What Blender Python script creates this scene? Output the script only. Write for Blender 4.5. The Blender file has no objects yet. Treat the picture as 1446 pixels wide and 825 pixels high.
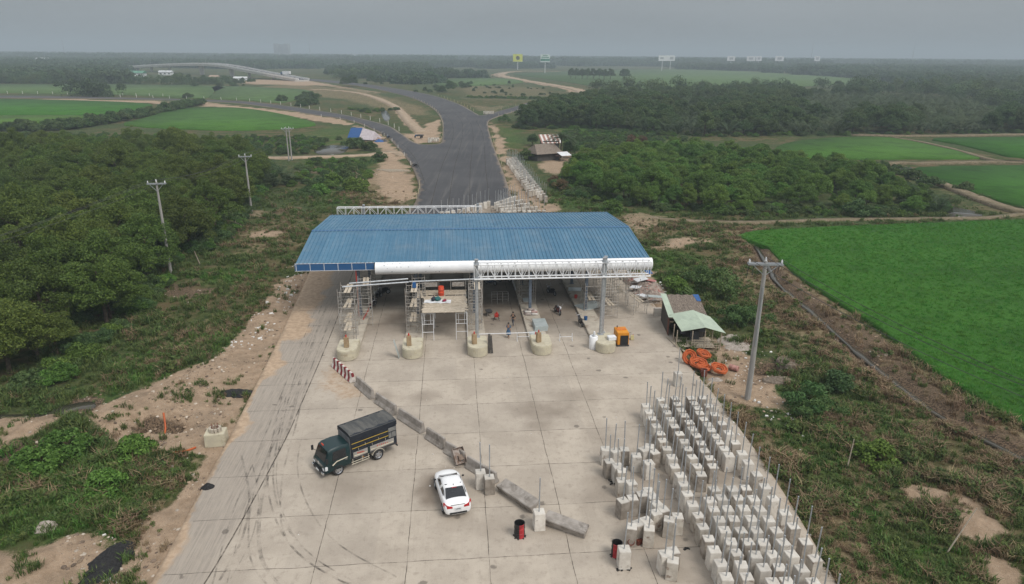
EXPOSURE = 0.66
SKY_STRENGTH = 0.10
OVERCAST = (5.9, 6.1, 6.4, 1)
SUN_STRENGTH = 1.5
HAZE = 0.00043
import bpy, bmesh, math, random
import numpy as np
from mathutils import Vector, Matrix
from mathutils.geometry import delaunay_2d_cdt
random.seed(7)
RNG = np.random.default_rng(11)
scene = bpy.context.scene
COL = scene.collection
rad = math.radians

# ------------------------------------------------------------------ camera
CAM_H = 27.0
FPX, IW, IH = 970.0, 1446.0, 825.0
PITCH, ROLL = rad(19.1), rad(0.46)
_F = Vector((0, math.cos(PITCH), -math.sin(PITCH)))
_R0 = Vector((1, 0, 0))
_U0 = Vector((0, math.sin(PITCH), math.cos(PITCH)))
CAM_R = _R0 * math.cos(ROLL) + _U0 * math.sin(ROLL)
CAM_U = _U0 * math.cos(ROLL) - _R0 * math.sin(ROLL)
CAM_P = Vector((0, 0, CAM_H))


def P(px, py, z=0.0):
    """ground point (plane z) seen at a place of the survey photograph"""
    d = _F * FPX + CAM_R * (px - IW / 2) - CAM_U * (py - IH / 2)
    t = (z - CAM_H) / d.z
    return Vector((d.x * t, d.y * t, z))


def PD(px, py, dist):
    """point at ground distance dist (along y)"""
    d = _F * FPX + CAM_R * (px - IW / 2) - CAM_U * (py - IH / 2)
    t = dist / d.y
    return Vector((d.x * t, dist, CAM_H + d.z * t))


def proj(p):
    v = Vector(p) - CAM_P
    w = v.dot(_F)
    return (IW / 2 + FPX * v.dot(CAM_R) / w, IH / 2 - FPX * v.dot(CAM_U) / w)


def height_to(base, py):
    """height of an upright thing standing at base whose top is seen at row py"""
    lo, hi = 0.0, 60.0
    for _ in range(40):
        m = (lo + hi) / 2
        if proj((base[0], base[1], base[2] + m))[1] > py:
            lo = m
        else:
            hi = m
    return lo


cam_data = bpy.data.cameras.new('camera')
cam = bpy.data.objects.new('camera', cam_data)
COL.objects.link(cam)
cam_data.sensor_fit = 'HORIZONTAL'
cam_data.sensor_width = 36.0
cam_data.lens = 36.0 * FPX / IW
cam_data.clip_start = 0.5
cam_data.clip_end = 40000
_m = Matrix((CAM_R, CAM_U, -_F)).transposed().to_4x4()
_m.translation = CAM_P
cam.matrix_world = _m
scene.camera = cam


# ------------------------------------------------------------------ object helpers
def tag(o, label=None, cat=None, group=None, kind=None):
    if label: o['label'] = label
    if cat: o['category'] = cat
    if group: o['group'] = group
    if kind: o['kind'] = kind
    return o


def thing(name, loc, label, cat, group=None, rz=0.0):
    o = bpy.data.objects.new(name, None)
    o.empty_display_size = 0.3
    COL.objects.link(o)
    o.location = loc
    o.rotation_euler = (0, 0, rz)
    return tag(o, label, cat, group)


def kids(o):
    return [c for c in ALLKIDS.get(o.name, [])]


ALLKIDS = {}


def link(o, parent=None):
    COL.objects.link(o)
    if parent is not None:
        o.parent = parent
        ALLKIDS.setdefault(parent.name, []).append(o)
    return o


def dup(root, loc, rz=0.0, scale=None, label=None, group=None, parent=None, rot=None):
    r = root.copy()
    link(r, parent)
    if parent is None:
        r.location = loc
        r.rotation_euler = rot if rot is not None else (0, 0, rz)
        if scale is not None:
            r.scale = scale if hasattr(scale, '__len__') else (scale,) * 3
    if label: r['label'] = label
    if group: r['group'] = group
    for c in kids(root):
        dup(c, None, parent=r)
    return r


def dup_child(root, r):
    pass


class MB:
    """collects shapes, then links them as ONE mesh object"""

    def __init__(self):
        self.v, self.f, self.mi, self.cur = [], [], [], 0

    def add(self, vs, fs):
        n = len(self.v)
        self.v += [tuple(p) for p in vs]
        for f in fs:
            self.f.append(tuple(i + n for i in f))
            self.mi.append(self.cur)
        return self

    def box(self, c, s, rz=0.0, taper=1.0, rot=None):
        x, y, z = s[0] / 2, s[1] / 2, s[2] / 2
        t = taper
        vs = [(-x, -y, -z), (x, -y, -z), (x, y, -z), (-x, y, -z),
              (-x * t, -y * t, z), (x * t, -y * t, z), (x * t, y * t, z), (-x * t, y * t, z)]
        M = rot if rot is not None else Matrix.Rotation(rz, 3, 'Z')
        C = Vector(c)
        vs = [M @ Vector(p) + C for p in vs]
        return self.add(vs, [(3, 2, 1, 0), (4, 5, 6, 7), (0, 1, 5, 4), (1, 2, 6, 5), (2, 3, 7, 6), (3, 0, 4, 7)])

    def beam(self, p0, p1, w, h, up=(0, 0, 1)):
        """box bar between two points, w sideways, h along up"""
        p0, p1 = Vector(p0), Vector(p1)
        d = (p1 - p0)
        L = d.length
        if L < 1e-6: return self
        d.normalize()
        u = Vector(up)
        s = d.cross(u)
        if s.length < 1e-4:
            s = d.cross(Vector((1, 0, 0)))
        s.normalize()
        u = s.cross(d).normalized()
        M = Matrix((d, s, u)).transposed()
        return self.box((p0 + p1) / 2, (L, w, h), rot=M)

    def tube(self, p0, p1, r, n=8, r2=None, caps=True):
        return self.path([p0, p1], [r, r if r2 is None else r2], n, caps)

    def path(self, pts, r, n=8, caps=True, flat=None):
        pts = [Vector(p) for p in pts]
        k = len(pts)
        if not hasattr(r, '__len__'): r = [r] * k
        vs, fs = [], []
        prev = None
        for i, p in enumerate(pts):
            d = (pts[min(i + 1, k - 1)] - pts[max(i - 1, 0)])
            d = d.normalized() if d.length > 1e-9 else Vector((0, 0, 1))
            if prev is None:
                a = Vector((0, 0, 1)) if abs(d.z) < 0.95 else Vector((1, 0, 0))
                s = d.cross(a).normalized()
            else:
                s = (prev - d * prev.dot(d)).normalized()
            prev = s
            u = s.cross(d)
            for j in range(n):
                t = 2 * math.pi * j / n
                vs.append(p + (s * math.cos(t) + u * math.sin(t)) * r[i])
        for i in range(k - 1):
            for j in range(n):
                fs.append((i * n + j, i * n + (j + 1) % n, (i + 1) * n + (j + 1) % n, (i + 1) * n + j))
        if caps:
            fs.append(tuple(range(n - 1, -1, -1)))
            fs.append(tuple((k - 1) * n + j for j in range(n)))
        return self.add(vs, fs)

    def lathe(self, prof, c=(0, 0, 0), n=16, rot=None, caps=True):
        """prof: list of (r, z)"""
        C = Vector(c)
        vs, fs = [], []
        for r, z in prof:
            for j in range(n):
                t = 2 * math.pi * j / n
                p = Vector((r * math.cos(t), r * math.sin(t), z))
                if rot is not None: p = rot @ p
                vs.append(p + C)
        k = len(prof)
        for i in range(k - 1):
            for j in range(n):
                fs.append((i * n + j, i * n + (j + 1) % n, (i + 1) * n + (j + 1) % n, (i + 1) * n + j))
        if caps:
            fs.append(tuple(range(n - 1, -1, -1)))
            fs.append(tuple((k - 1) * n + j for j in range(n)))
        return self.add(vs, fs)

    def prism(self, poly, z0, z1):
        n = len(poly)
        a = sum(poly[i][0] * poly[(i + 1) % n][1] - poly[(i + 1) % n][0] * poly[i][1] for i in range(n))
        if a < 0: poly = list(poly)[::-1]
        vs = [(p[0], p[1], z0) for p in poly] + [(p[0], p[1], z1) for p in poly]
        fs = [tuple(range(n - 1, -1, -1)), tuple(range(n, 2 * n))]
        fs += [(i, (i + 1) % n, n + (i + 1) % n, n + i) for i in range(n)]
        return self.add(vs, fs)

    def loft(self, rings, closed=True, caps=True):
        n = len(rings[0])
        vs = [p for r in rings for p in r]
        fs = []
        for i in range(len(rings) - 1):
            for j in range(n if closed else n - 1):
                fs.append((i * n + j, i * n + (j + 1) % n, (i + 1) * n + (j + 1) % n, (i + 1) * n + j))
        if caps and closed:
            fs.append(tuple(range(n - 1, -1, -1)))
            fs.append(tuple((len(rings) - 1) * n + j for j in range(n)))
        return self.add(vs, fs)

    def quad(self, a, b, c, d):
        return self.add([a, b, c, d], [(0, 1, 2, 3)])

    def mesh(self, name, mats, smooth=False, bevel=0.0):
        me = bpy.data.meshes.new(name)
        me.from_pydata(self.v, [], self.f)
        if not isinstance(mats, (list, tuple)): mats = [mats]
        for m in mats: me.materials.append(m)
        if len(mats) > 1:
            me.polygons.foreach_set('material_index', self.mi)
        bm = bmesh.new()
        bm.from_mesh(me)
        bmesh.ops.recalc_face_normals(bm, faces=bm.faces)
        if bevel > 0:
            eds = [e for e in bm.edges if len(e.link_faces) == 2 and e.calc_face_angle(0) > 0.6]
            bmesh.ops.bevel(bm, geom=eds, offset=bevel, segments=2, affect='EDGES', clamp_overlap=True)
        bm.to_mesh(me)
        bm.free()
        if smooth:
            me.polygons.foreach_set('use_smooth', [True] * len(me.polygons))
            try: me.set_sharp_from_angle(angle=rad(40))
            except Exception: pass
        me.update()
        return me

    def build(self, name, mats, parent=None, world=False, smooth=False, bevel=0.0, loc=None):
        if world and parent is not None:
            M = (Matrix.Translation(parent.location) @ parent.rotation_euler.to_matrix().to_4x4()).inverted()
            self.v = [tuple(M @ Vector(p)) for p in self.v]
        if loc is not None and parent is None:
            L = Vector(loc)
            self.v = [tuple(Vector(p) - L) for p in self.v]
        o = bpy.data.objects.new(name, self.mesh(name, mats, smooth, bevel))
        link(o, parent)
        if loc is not None and parent is None: o.location = loc
        return o


def np_mesh(name, V, F, mats, mi=None, smooth=False):
    """fast mesh from numpy arrays; F is (n,3) or (n,4)"""
    me = bpy.data.meshes.new(name)
    V = np.asarray(V, dtype=np.float32); F = np.asarray(F, dtype=np.int32)
    k = F.shape[1]
    me.vertices.add(len(V)); me.vertices.foreach_set('co', V.ravel())
    me.loops.add(F.size); me.loops.foreach_set('vertex_index', F.ravel())
    me.polygons.add(len(F))
    me.polygons.foreach_set('loop_start', np.arange(0, F.size, k, dtype=np.int32))
    me.polygons.foreach_set('loop_total', np.full(len(F), k, dtype=np.int32))
    for m in (mats if isinstance(mats, (list, tuple)) else [mats]): me.materials.append(m)
    if mi is not None: me.polygons.foreach_set('material_index', np.asarray(mi, dtype=np.int32))
    if smooth: me.polygons.foreach_set('use_smooth', np.ones(len(F), dtype=bool))
    me.update(calc_edges=True)
    me.validate()
    return me


# ------------------------------------------------------------------ numpy noise and polygons
def _hash(ix, iy, seed):
    h = (ix.astype(np.int64) * 374761393 + iy.astype(np.int64) * 668265263 + seed * 974634777) & 0xffffffff
    h = ((h ^ (h >> 13)) * 1274126177) & 0xffffffff
    return ((h ^ (h >> 16)) & 0xffff) / 65535.0


def vnoise(x, y, seed=0):
    ix, iy = np.floor(x), np.floor(y)
    fx, fy = x - ix, y - iy
    fx = fx * fx * (3 - 2 * fx); fy = fy * fy * (3 - 2 * fy)
    ix = ix.astype(np.int64); iy = iy.astype(np.int64)
    a, b = _hash(ix, iy, seed), _hash(ix + 1, iy, seed)
    c, d = _hash(ix, iy + 1, seed), _hash(ix + 1, iy + 1, seed)
    return (a * (1 - fx) + b * fx) * (1 - fy) + (c * (1 - fx) + d * fx) * fy


def fbm(x, y, size, seed=0, octv=4):
    x = np.asarray(x, dtype=float) / size; y = np.asarray(y, dtype=float) / size
    s, a, t = 0.0, 1.0, 0.0
    for o in range(octv):
        s = s + a * vnoise(x + 17.3 * o, y - 9.1 * o, seed + o); t += a
        a *= 0.5; x = x * 2.03; y = y * 2.03
    return s / t


def smooth01(t):
    t = np.clip(t, 0, 1)
    return t * t * (3 - 2 * t)


def poly_sd(X, Y, poly):
    """signed distance, positive inside"""
    X = np.asarray(X, float); Y = np.asarray(Y, float)
    d2 = np.full(X.shape, 1e18); ins = np.zeros(X.shape, bool)
    n = len(poly)
    for i in range(n):
        ax, ay = poly[i][0], poly[i][1]; bx, by = poly[(i + 1) % n][0], poly[(i + 1) % n][1]
        ex, ey = bx - ax, by - ay
        wx, wy = X - ax, Y - ay
        t = np.clip((wx * ex + wy * ey) / (ex * ex + ey * ey + 1e-12), 0, 1)
        d2 = np.minimum(d2, (wx - t * ex) ** 2 + (wy - t * ey) ** 2)
        c = ((ay > Y) != (by > Y))
        with np.errstate(divide='ignore', invalid='ignore'):
            ins ^= c & (X < ex * (Y - ay) / (ey if abs(ey) > 1e-12 else 1e-12) + ax)
    d = np.sqrt(d2)
    return np.where(ins, d, -d)


def line_d(X, Y, pts):
    X = np.asarray(X, float); Y = np.asarray(Y, float)
    d2 = np.full(X.shape, 1e18)
    for i in range(len(pts) - 1):
        ax, ay = pts[i][0], pts[i][1]; bx, by = pts[i + 1][0], pts[i + 1][1]
        ex, ey = bx - ax, by - ay
        t = np.clip(((X - ax) * ex + (Y - ay) * ey) / (ex * ex + ey * ey + 1e-12), 0, 1)
        d2 = np.minimum(d2, (X - ax - t * ex) ** 2 + (Y - ay - t * ey) ** 2)
    return np.sqrt(d2)


def catmull(pts, closed=True, k=5):
    pts = [Vector((p[0], p[1], p[2] if len(p) > 2 else 0.0)) for p in pts]
    n = len(pts); out = []
    rng = range(n) if closed else range(n - 1)
    for i in rng:
        if closed: a, b, c, d = pts[i - 1], pts[i], pts[(i + 1) % n], pts[(i + 2) % n]
        else: a, b, c, d = pts[max(i - 1, 0)], pts[i], pts[i + 1], pts[min(i + 2, n - 1)]
        for j in range(k):
            t = j / k
            out.append(0.5 * ((2 * b) + (c - a) * t + (2 * a - 5 * b + 4 * c - d) * t * t + (3 * b - a - 3 * c + d) * t ** 3))
    if not closed: out.append(pts[-1])
    return out


def PX(lst, z=0.0):
    return [P(a, b, z) for a, b in lst]


def sheet(name, poly, z, mat, depth=0.4, step=None, zf=None, attrs=None, kind='structure', smooth=False, extra_pts=None):
    """a slab whose outline is poly (world xy), top at z (+ zf), with sides going down by depth"""
    poly = [Vector((p[0], p[1])) for p in poly]
    a = sum(poly[i].x * poly[(i + 1) % len(poly)].y - poly[(i + 1) % len(poly)].x * poly[i].y for i in range(len(poly)))
    if a < 0: poly = poly[::-1]
    n = len(poly)
    pts = list(poly)
    if step:
        xs = np.arange(min(p.x for p in poly), max(p.x for p in poly), step)
        ys = np.arange(min(p.y for p in poly), max(p.y for p in poly), step)
        gx, gy = np.meshgrid(xs, ys)
        gx = gx + (np.arange(gx.shape[0]) % 2)[:, None] * step * 0.5
        sd = poly_sd(gx, gy, poly)
        m = sd > step * 0.35
        pts += [Vector((float(x), float(y))) for x, y in zip(gx[m], gy[m])]
    vo, eo, fo, ov, oe, of = delaunay_2d_cdt(pts, [], [list(range(n))], 1, 1e-5)
    V = np.array([(p.x, p.y, z) for p in vo], dtype=float)
    if zf is not None: V[:, 2] += zf(V[:, 0], V[:, 1])
    F = [tuple(f) for f in fo]
    nb = len(V)
    # skirt
    cnt = {}
    for f in F:
        for i in range(3):
            e = (f[i], f[(i + 1) % 3]); cnt[e] = cnt.get(e, 0) + 1
    border = [e for e in cnt if (e[1], e[0]) not in cnt]
    low = {}
    VV = [tuple(p) for p in V]
    for e in border:
        for i in e:
            if i not in low:
                low[i] = len(VV); VV.append((V[i][0], V[i][1], V[i][2] - depth))
    for a_, b_ in border:
        F.append((b_, a_, low[a_])); F.append((b_, low[a_], low[b_]))
    me = np_mesh(name, VV, F, mat, smooth=smooth)
    if attrs:
        A = np.array(VV)
        for k, fn in attrs.items():
            at = me.attributes.new(k, 'FLOAT', 'POINT')
            at.data.foreach_set('value', np.asarray(fn(A[:, 0], A[:, 1]), dtype=np.float32))
    o = bpy.data.objects.new(name, me)
    link(o)
    if kind: o['kind'] = kind
    return o


def ribbon_poly(pts, w):
    """outline of a strip of width w (or list) along pts"""
    pts = [Vector((p[0], p[1])) for p in pts]
    L, R = [], []
    for i, p in enumerate(pts):
        d = (pts[min(i + 1, len(pts) - 1)] - pts[max(i - 1, 0)]).normalized()
        s = Vector((-d.y, d.x)) * (w[i] if hasattr(w, '__len__') else w) * 0.5
        L.append(p + s); R.append(p - s)
    return L, R


def ribbon_mb(mb, pts, w, z):
    L, R = ribbon_poly(pts, w)
    vs = []
    for a, b in zip(L, R):
        vs += [(a.x, a.y, z), (b.x, b.y, z)]
    mb.add(vs, [(2 * i, 2 * i + 1, 2 * i + 3, 2 * i + 2) for i in range(len(L) - 1)])


# ------------------------------------------------------------------ material helpers
class NT:
    def __init__(self, name):
        self.m = bpy.data.materials.new(name)
        self.m.use_nodes = True
        self.t = self.m.node_tree
        self.t.nodes.clear()
        self.out = self.n('ShaderNodeOutputMaterial')
        self._c = None

    def n(self, typ, **kw):
        nd = self.t.nodes.new(typ)
        for k, v in kw.items():
            if k.startswith('_'): setattr(nd, k[1:], v)
            else: self.s(nd, k, v)
        return nd

    def s(self, nd, k, v):
        i = nd.inputs[int(k[1:])] if (k[0] == 'i' and k[1:].isdigit()) else nd.inputs[k.replace('__', ' ')]
        if isinstance(v, bpy.types.NodeSocket): self.t.links.new(v, i)
        elif isinstance(v, bpy.types.Node): self.t.links.new(v.outputs[0], i)
        else:
            if hasattr(v, '__len__') and len(v) == 3 and i.type == 'RGBA': v = (*v, 1)
            i.default_value = v

    def co(self, kind='Object', rnd=False, scale=None):
        c = self.n('ShaderNodeTexCoord').outputs[kind]
        if rnd:
            oi = self.n('ShaderNodeObjectInfo')
            mul = self.n('ShaderNodeVectorMath', _operation='SCALE', i0=(37.0, 23.0, 51.0))
            self.s(mul, 'Scale', oi.outputs['Random'])
            c = self.n('ShaderNodeVectorMath', _operation='ADD', i0=c, i1=mul).outputs[0]
        if scale:
            c = self.n('ShaderNodeVectorMath', _operation='MULTIPLY', i0=c, i1=scale).outputs[0]
        return c

    def noise(self, scale, co, detail=4, rough=0.55, dist=0.0):
        return self.n('ShaderNodeTexNoise', Vector=co, Scale=scale, Detail=detail, Roughness=rough, Distortion=dist).outputs[0]

    def ramp(self, fac, lo, hi, a=0.0, b=1.0):
        return self.n('ShaderNodeMapRange', i0=fac, i1=lo, i2=hi, i3=a, i4=b, _interpolation_type='SMOOTHSTEP').outputs[0]

    def math(self, op, a, b=0.0, clamp=False):
        return self.n('ShaderNodeMath', _operation=op, _use_clamp=clamp, i0=a, i1=b).outputs[0]

    def mix(self, fac, a, b, blend='MIX'):
        nd = self.t.nodes.new('ShaderNodeMix'); nd.data_type = 'RGBA'; nd.blend_type = blend
        self.s(nd, 'i0', fac); self.s(nd, 'i6', a); self.s(nd, 'i7', b)
        return nd.outputs[2]

    def attr(self, name):
        return self.n('ShaderNodeAttribute', _attribute_name=name).outputs['Fac']

    def bump(self, h, strength=0.5, dist=0.05):
        return self.n('ShaderNodeBump', Height=h, Strength=strength, Distance=dist).outputs[0]

    def bsdf(self, col, rough=0.8, normal=None, spec=0.3, metal=0.0, **kw):
        b = self.n('ShaderNodeBsdfPrincipled')
        self.s(b, 'Base__Color', col); self.s(b, 'Roughness', rough); self.s(b, 'Specular__IOR__Level', spec); self.s(b, 'Metallic', metal)
        if normal is not None: self.s(b, 'Normal', normal)
        for k, v in kw.items(): self.s(b, k, v)
        return b

    def done(self, sh):
        self.t.links.new(sh.outputs[0] if isinstance(sh, bpy.types.Node) else sh, self.out.inputs[0])
        return self.m


MAT = {}


def surf(name, c1, c2=None, scale=3.0, rough=0.7, bump=0.2, bscale=20.0, spec=0.3, metal=0.0, lo=0.35, hi=0.65, rnd=True, c3=None, s3=1.0, dist=0.01, bright=0.0, streak=None):
    """worn surface: two colours mixed by noise, a third in blotches"""
    if name in MAT: return MAT[name]
    t = NT(name)
    co = t.co('Object', rnd, streak)
    c2 = c2 or tuple(x * 0.75 for x in c1)
    col = t.mix(t.ramp(t.noise(scale, co, 5), lo, hi), c1, c2)
    if c3: col = t.mix(t.ramp(t.noise(s3, co, 6, 0.65), 0.54, 0.66), col, c3)
    if bright:
        oi = t.n('ShaderNodeObjectInfo').outputs['Random']
        hv = t.n('ShaderNodeHueSaturation', Color=col)
        t.s(hv, 'Value', t.ramp(oi, 0, 1, 1 - bright, 1 + bright))
        col = hv.outputs[0]
    nrm = t.bump(t.noise(bscale, co, 4), bump, dist) if bump else None
    MAT[name] = t.done(t.bsdf(col, rough, nrm, spec, metal))
    return MAT[name]
# ------------------------------------------------------------------ render, world, light, haze
scene.render.engine = 'CYCLES'
scene.cycles.use_denoising = True
scene.cycles.max_bounces = 6
scene.cycles.diffuse_bounces = 3
scene.cycles.glossy_bounces = 2
scene.cycles.transmission_bounces = 3
scene.cycles.transparent_max_bounces = 8
scene.cycles.volume_bounces = 0
scene.cycles.sample_clamp_indirect = 4.0
scene.view_settings.view_transform = 'Standard'
scene.view_settings.look = 'None'
scene.view_settings.exposure = EXPOSURE
scene.view_settings.gamma = 1.0
scene.view_settings.use_curve_mapping = False

SUN_DIR = Vector((0.46, -0.46, 0.80)).normalized()      # towards the sun
w = bpy.data.worlds.new('World')
scene.world = w
w.use_nodes = True
wt = w.node_tree
wt.nodes.clear()
sky = wt.nodes.new('ShaderNodeTexSky')
sky.sky_type = 'NISHITA'
sky.sun_disc = False
sky.sun_elevation = math.asin(SUN_DIR.z)
sky.sun_rotation = math.atan2(SUN_DIR.x, SUN_DIR.y)
sky.air_density = 1.0
sky.dust_density = 6.0
sky.ozone_density = 1.0
hs = wt.nodes.new('ShaderNodeHueSaturation')
hs.inputs['Saturation'].default_value = 0.16
bg = wt.nodes.new('ShaderNodeBackground')
bg.inputs[1].default_value = SKY_STRENGTH
wo = wt.nodes.new('ShaderNodeOutputWorld')
# an even overcast layer over the clear sky (grey cloud, a little lighter towards the zenith)
mx = wt.nodes.new('ShaderNodeMix'); mx.data_type = 'RGBA'
mx.inputs[0].default_value = 0.9
tcw = wt.nodes.new('ShaderNodeTexCoord'); sxw = wt.nodes.new('ShaderNodeSeparateXYZ'); mrw = wt.nodes.new('ShaderNodeMapRange')
wt.links.new(tcw.outputs['Generated'], sxw.inputs[0]); wt.links.new(sxw.outputs[2], mrw.inputs[0])
mrw.inputs[1].default_value = 0.0; mrw.inputs[2].default_value = 0.8; mrw.inputs[3].default_value = 0.0; mrw.inputs[4].default_value = 1.0
mzw = wt.nodes.new('ShaderNodeMix'); mzw.data_type = 'RGBA'      # overcast skies are about three times brighter overhead than at the horizon
mzw.inputs[6].default_value = (1.82, 2.00, 2.11, 1); mzw.inputs[7].default_value = OVERCAST
wt.links.new(mrw.outputs[0], mzw.inputs[0]); wt.links.new(mzw.outputs[2], mx.inputs[7])
wt.links.new(sky.outputs[0], hs.inputs['Color'])
wt.links.new(hs.outputs[0], mx.inputs[6])
nzw = wt.nodes.new('ShaderNodeTexNoise'); nzw.inputs['Scale'].default_value = 2.2; nzw.inputs['Detail'].default_value = 5
mpw = wt.nodes.new('ShaderNodeMapping'); mpw.inputs['Scale'].default_value = (1, 1, 5)
wt.links.new(tcw.outputs['Generated'], mpw.inputs[0]); wt.links.new(mpw.outputs[0], nzw.inputs['Vector'])
mrn = wt.nodes.new('ShaderNodeMapRange'); mrn.inputs[1].default_value = .3; mrn.inputs[2].default_value = .7; mrn.inputs[3].default_value = .92; mrn.inputs[4].default_value = 1.08
wt.links.new(nzw.outputs[0], mrn.inputs[0])
clw = wt.nodes.new('ShaderNodeMix'); clw.data_type = 'RGBA'; clw.blend_type = 'MULTIPLY'; clw.inputs[0].default_value = 1.0
wt.links.new(mx.outputs[2], clw.inputs[6]); wt.links.new(mrn.outputs[0], clw.inputs[7])
wt.links.new(clw.outputs[2], bg.inputs[0])
wt.links.new(bg.outputs[0], wo.inputs[0])

sun_d = bpy.data.lights.new('sun', 'SUN')
sun_d.energy = SUN_STRENGTH
sun_d.angle = rad(24)
sun_d.color = (1.0, 0.955, 0.89)
sun = bpy.data.objects.new('sun', sun_d)
COL.objects.link(sun)
sun.rotation_euler = SUN_DIR.to_track_quat('Z', 'Y').to_euler()

hz = MB().box((0, 5000, 44), (16000, 10400, 96))
t = NT('haze_air')
vol = t.n('ShaderNodeVolumePrincipled')
t.s(vol, 'Color', (0.60, 0.70, 0.77)); t.s(vol, 'Density', HAZE); t.s(vol, 'Anisotropy', 0.0)
t.t.links.new(vol.outputs[0], t.out.inputs[1])
tag(hz.build('haze', t.m), kind='stuff')

# ------------------------------------------------------------------ outlines of the setting (taken from the survey photograph)
YAW = rad(-5.0)
AX = Vector((math.sin(YAW), math.cos(YAW), 0))          # along the carriageway
BX = Vector((math.cos(YAW), -math.sin(YAW), 0))         # across it
PAD = PX([(120, 990), (215, 822), (268, 722), (330, 606), (368, 530), (398, 470), (428, 405), (452, 352), (478, 318), (500, 308), (545, 303), (588, 301), (660, 301), (676, 291), (698, 291), (706, 299), (768, 303), (800, 312), (842, 335), (905, 405), (950, 470), (968, 510), (1004, 552), (1064, 632), (1122, 720), (1168, 800), (1236, 920), (1280, 990)])
ROAD = [(583, 306), (583.6, 291), (588, 281), (591, 266), (590, 255.5), (583.6, 239), (574.5, 223.6), (565.5, 213), (552, 198), (540, 189), (507, 174), (480, 167), (440, 161.5), (407, 155.5), (340, 146), (288, 143), (204, 140.5), (119, 139), (0, 138), (-200, 136.5), (-200, 133.5), (0, 135), (136, 137), (238, 139.6), (339, 143), (407, 150), (440, 155), (480, 161), (516, 169), (549, 178), (567, 189), (587, 202), (604, 204), (622, 202), (624.5, 193.6), (624.5, 173.6), (618, 160), (606, 149.5), (582, 138.4), (548, 129.4), (514, 122.6), (480, 118.2), (440, 114.2), (428, 113.2), (428, 110.6), (440, 111.6), (480, 114.8), (531, 120.8), (582, 129), (616, 136), (650, 148), (670, 159), (680, 163), (700.6, 158), (733, 149), (752, 143), (758, 147), (733, 155.4), (697, 167), (689, 176), (697, 206), (711, 243.7), (721, 274), (728, 306)]
ROADP = catmull(PX(ROAD), True, 3)
RICE = {
    'near': [(1065, 327), (1446, 311), (1650, 300), (1650, 720), (1446, 602), (1390, 568), (1330, 532), (1250, 470), (1180, 425), (1120, 385), (1085, 350)],
    'strip': [(1297, 237), (1446, 234), (1600, 231), (1600, 330), (1446, 293), (1385, 275), (1340, 260), (1308, 248)],
    'pond': [(1040, 210), (1086, 209), (1084, 220), (1060, 222), (1040, 222)],
    'mid': [(1106, 204), (1150, 197), (1198, 194), (1259, 195), (1330, 209), (1388, 223), (1300, 224), (1225, 224.5), (1150, 224), (1092, 219)],
    'upper': [(1318, 196), (1446, 194), (1600, 193), (1600, 228), (1446, 223), (1400, 215), (1355, 204)],
    'notch': [(1367, 147.5), (1446, 149.5), (1560, 152), (1560, 166), (1446, 162), (1405, 160), (1388, 156)],
    'far': [(725, 104.5), (800, 101), (880, 98.5), (960, 98), (1050, 101), (1120, 105), (1180, 109), (1240, 114), (1200, 119), (1120, 122), (960, 126), (900, 126), (840, 122), (800, 116), (760, 110)],
    'farther': [(615, 113), (660, 110.5), (715, 111), (740, 116), (700, 120), (650, 122), (620, 121)],
    'left': [(-150, 142), (0, 140.5), (120, 142.5), (210, 147), (200, 154), (160, 161), (140, 163), (0, 162.6), (-150, 162)],
    'yellow': [(-150, 163), (0, 163.4), (132, 164), (90, 172), (40, 180), (0, 181), (-150, 182)],
    'middle': [(250, 154.5), (312, 152), (350, 154), (390, 160), (425, 168), (446, 176.5), (400, 182), (340, 184), (280, 183), (175, 177), (205, 167)],
    'beyond': [(-150, 119.5), (0, 119), (140, 119.5), (305, 121.5), (302, 130), (290, 139), (240, 137), (136, 133), (0, 131.5), (-150, 131)],
    'behind': [(305, 121.8), (380, 124), (430, 127), (440, 134), (400, 145), (340, 141), (296, 139), (304, 131)],
}
RICEP = {k: catmull(PX(v), True, 3) for k, v in RICE.items()}
DITCH = catmull(PX([(1057, 326), (1068, 343), (1088, 376), (1097, 393), (1120, 414), (1150, 438), (1200, 482), (1260, 530), (1320, 575), (1390, 612), (1446, 640), (1520, 676)]), False, 4)
SAND = {
    'loop': ([(595, 187), (578, 172.4), (565, 157), (548, 145), (514, 133), (480, 128), (440, 126)], 4.5),
    'cross': ([(355, 222), (400, 222), (440, 221), (480, 220), (520, 218), (556, 214), (574, 220)], 4.0),
    'far': ([(790, 101), (750, 100.4), (721, 101.4), (704, 105.5), (734, 112.5), (772, 119), (807, 125), (823, 132), (812, 138), (790, 140)], [14, 12, 11, 10, 9, 8, 8, 8, 7, 6]),
    'wall': ([(650, 138), (663, 139.5), (700, 140.5), (751, 142.5)], 2.0),
    'bund': ([(1240, 236), (1262, 230.5), (1300, 231), (1370, 229.5), (1446, 228.5), (1560, 227)], 2.2),
    'dike': ([(1262, 195), (1300, 201), (1345, 211), (1400, 226), (1446, 229)], 1.6),
    'bank': ([(1312, 254), (1340, 264), (1380, 280), (1420, 294), (1446, 299), (1500, 306)], 3.0),
    'track': ([(890, 303), (960, 310), (1060, 313), (1180, 309), (1300, 308), (1400, 306), (1446, 300)], 1.6),
    'levee': ([(1200, 190), (1260, 192), (1330, 192), (1446, 190), (1560, 189)], 3.0),
}
SANDP = {k: catmull(PX(v[0]), False, 5) for k, v in SAND.items()}

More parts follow.
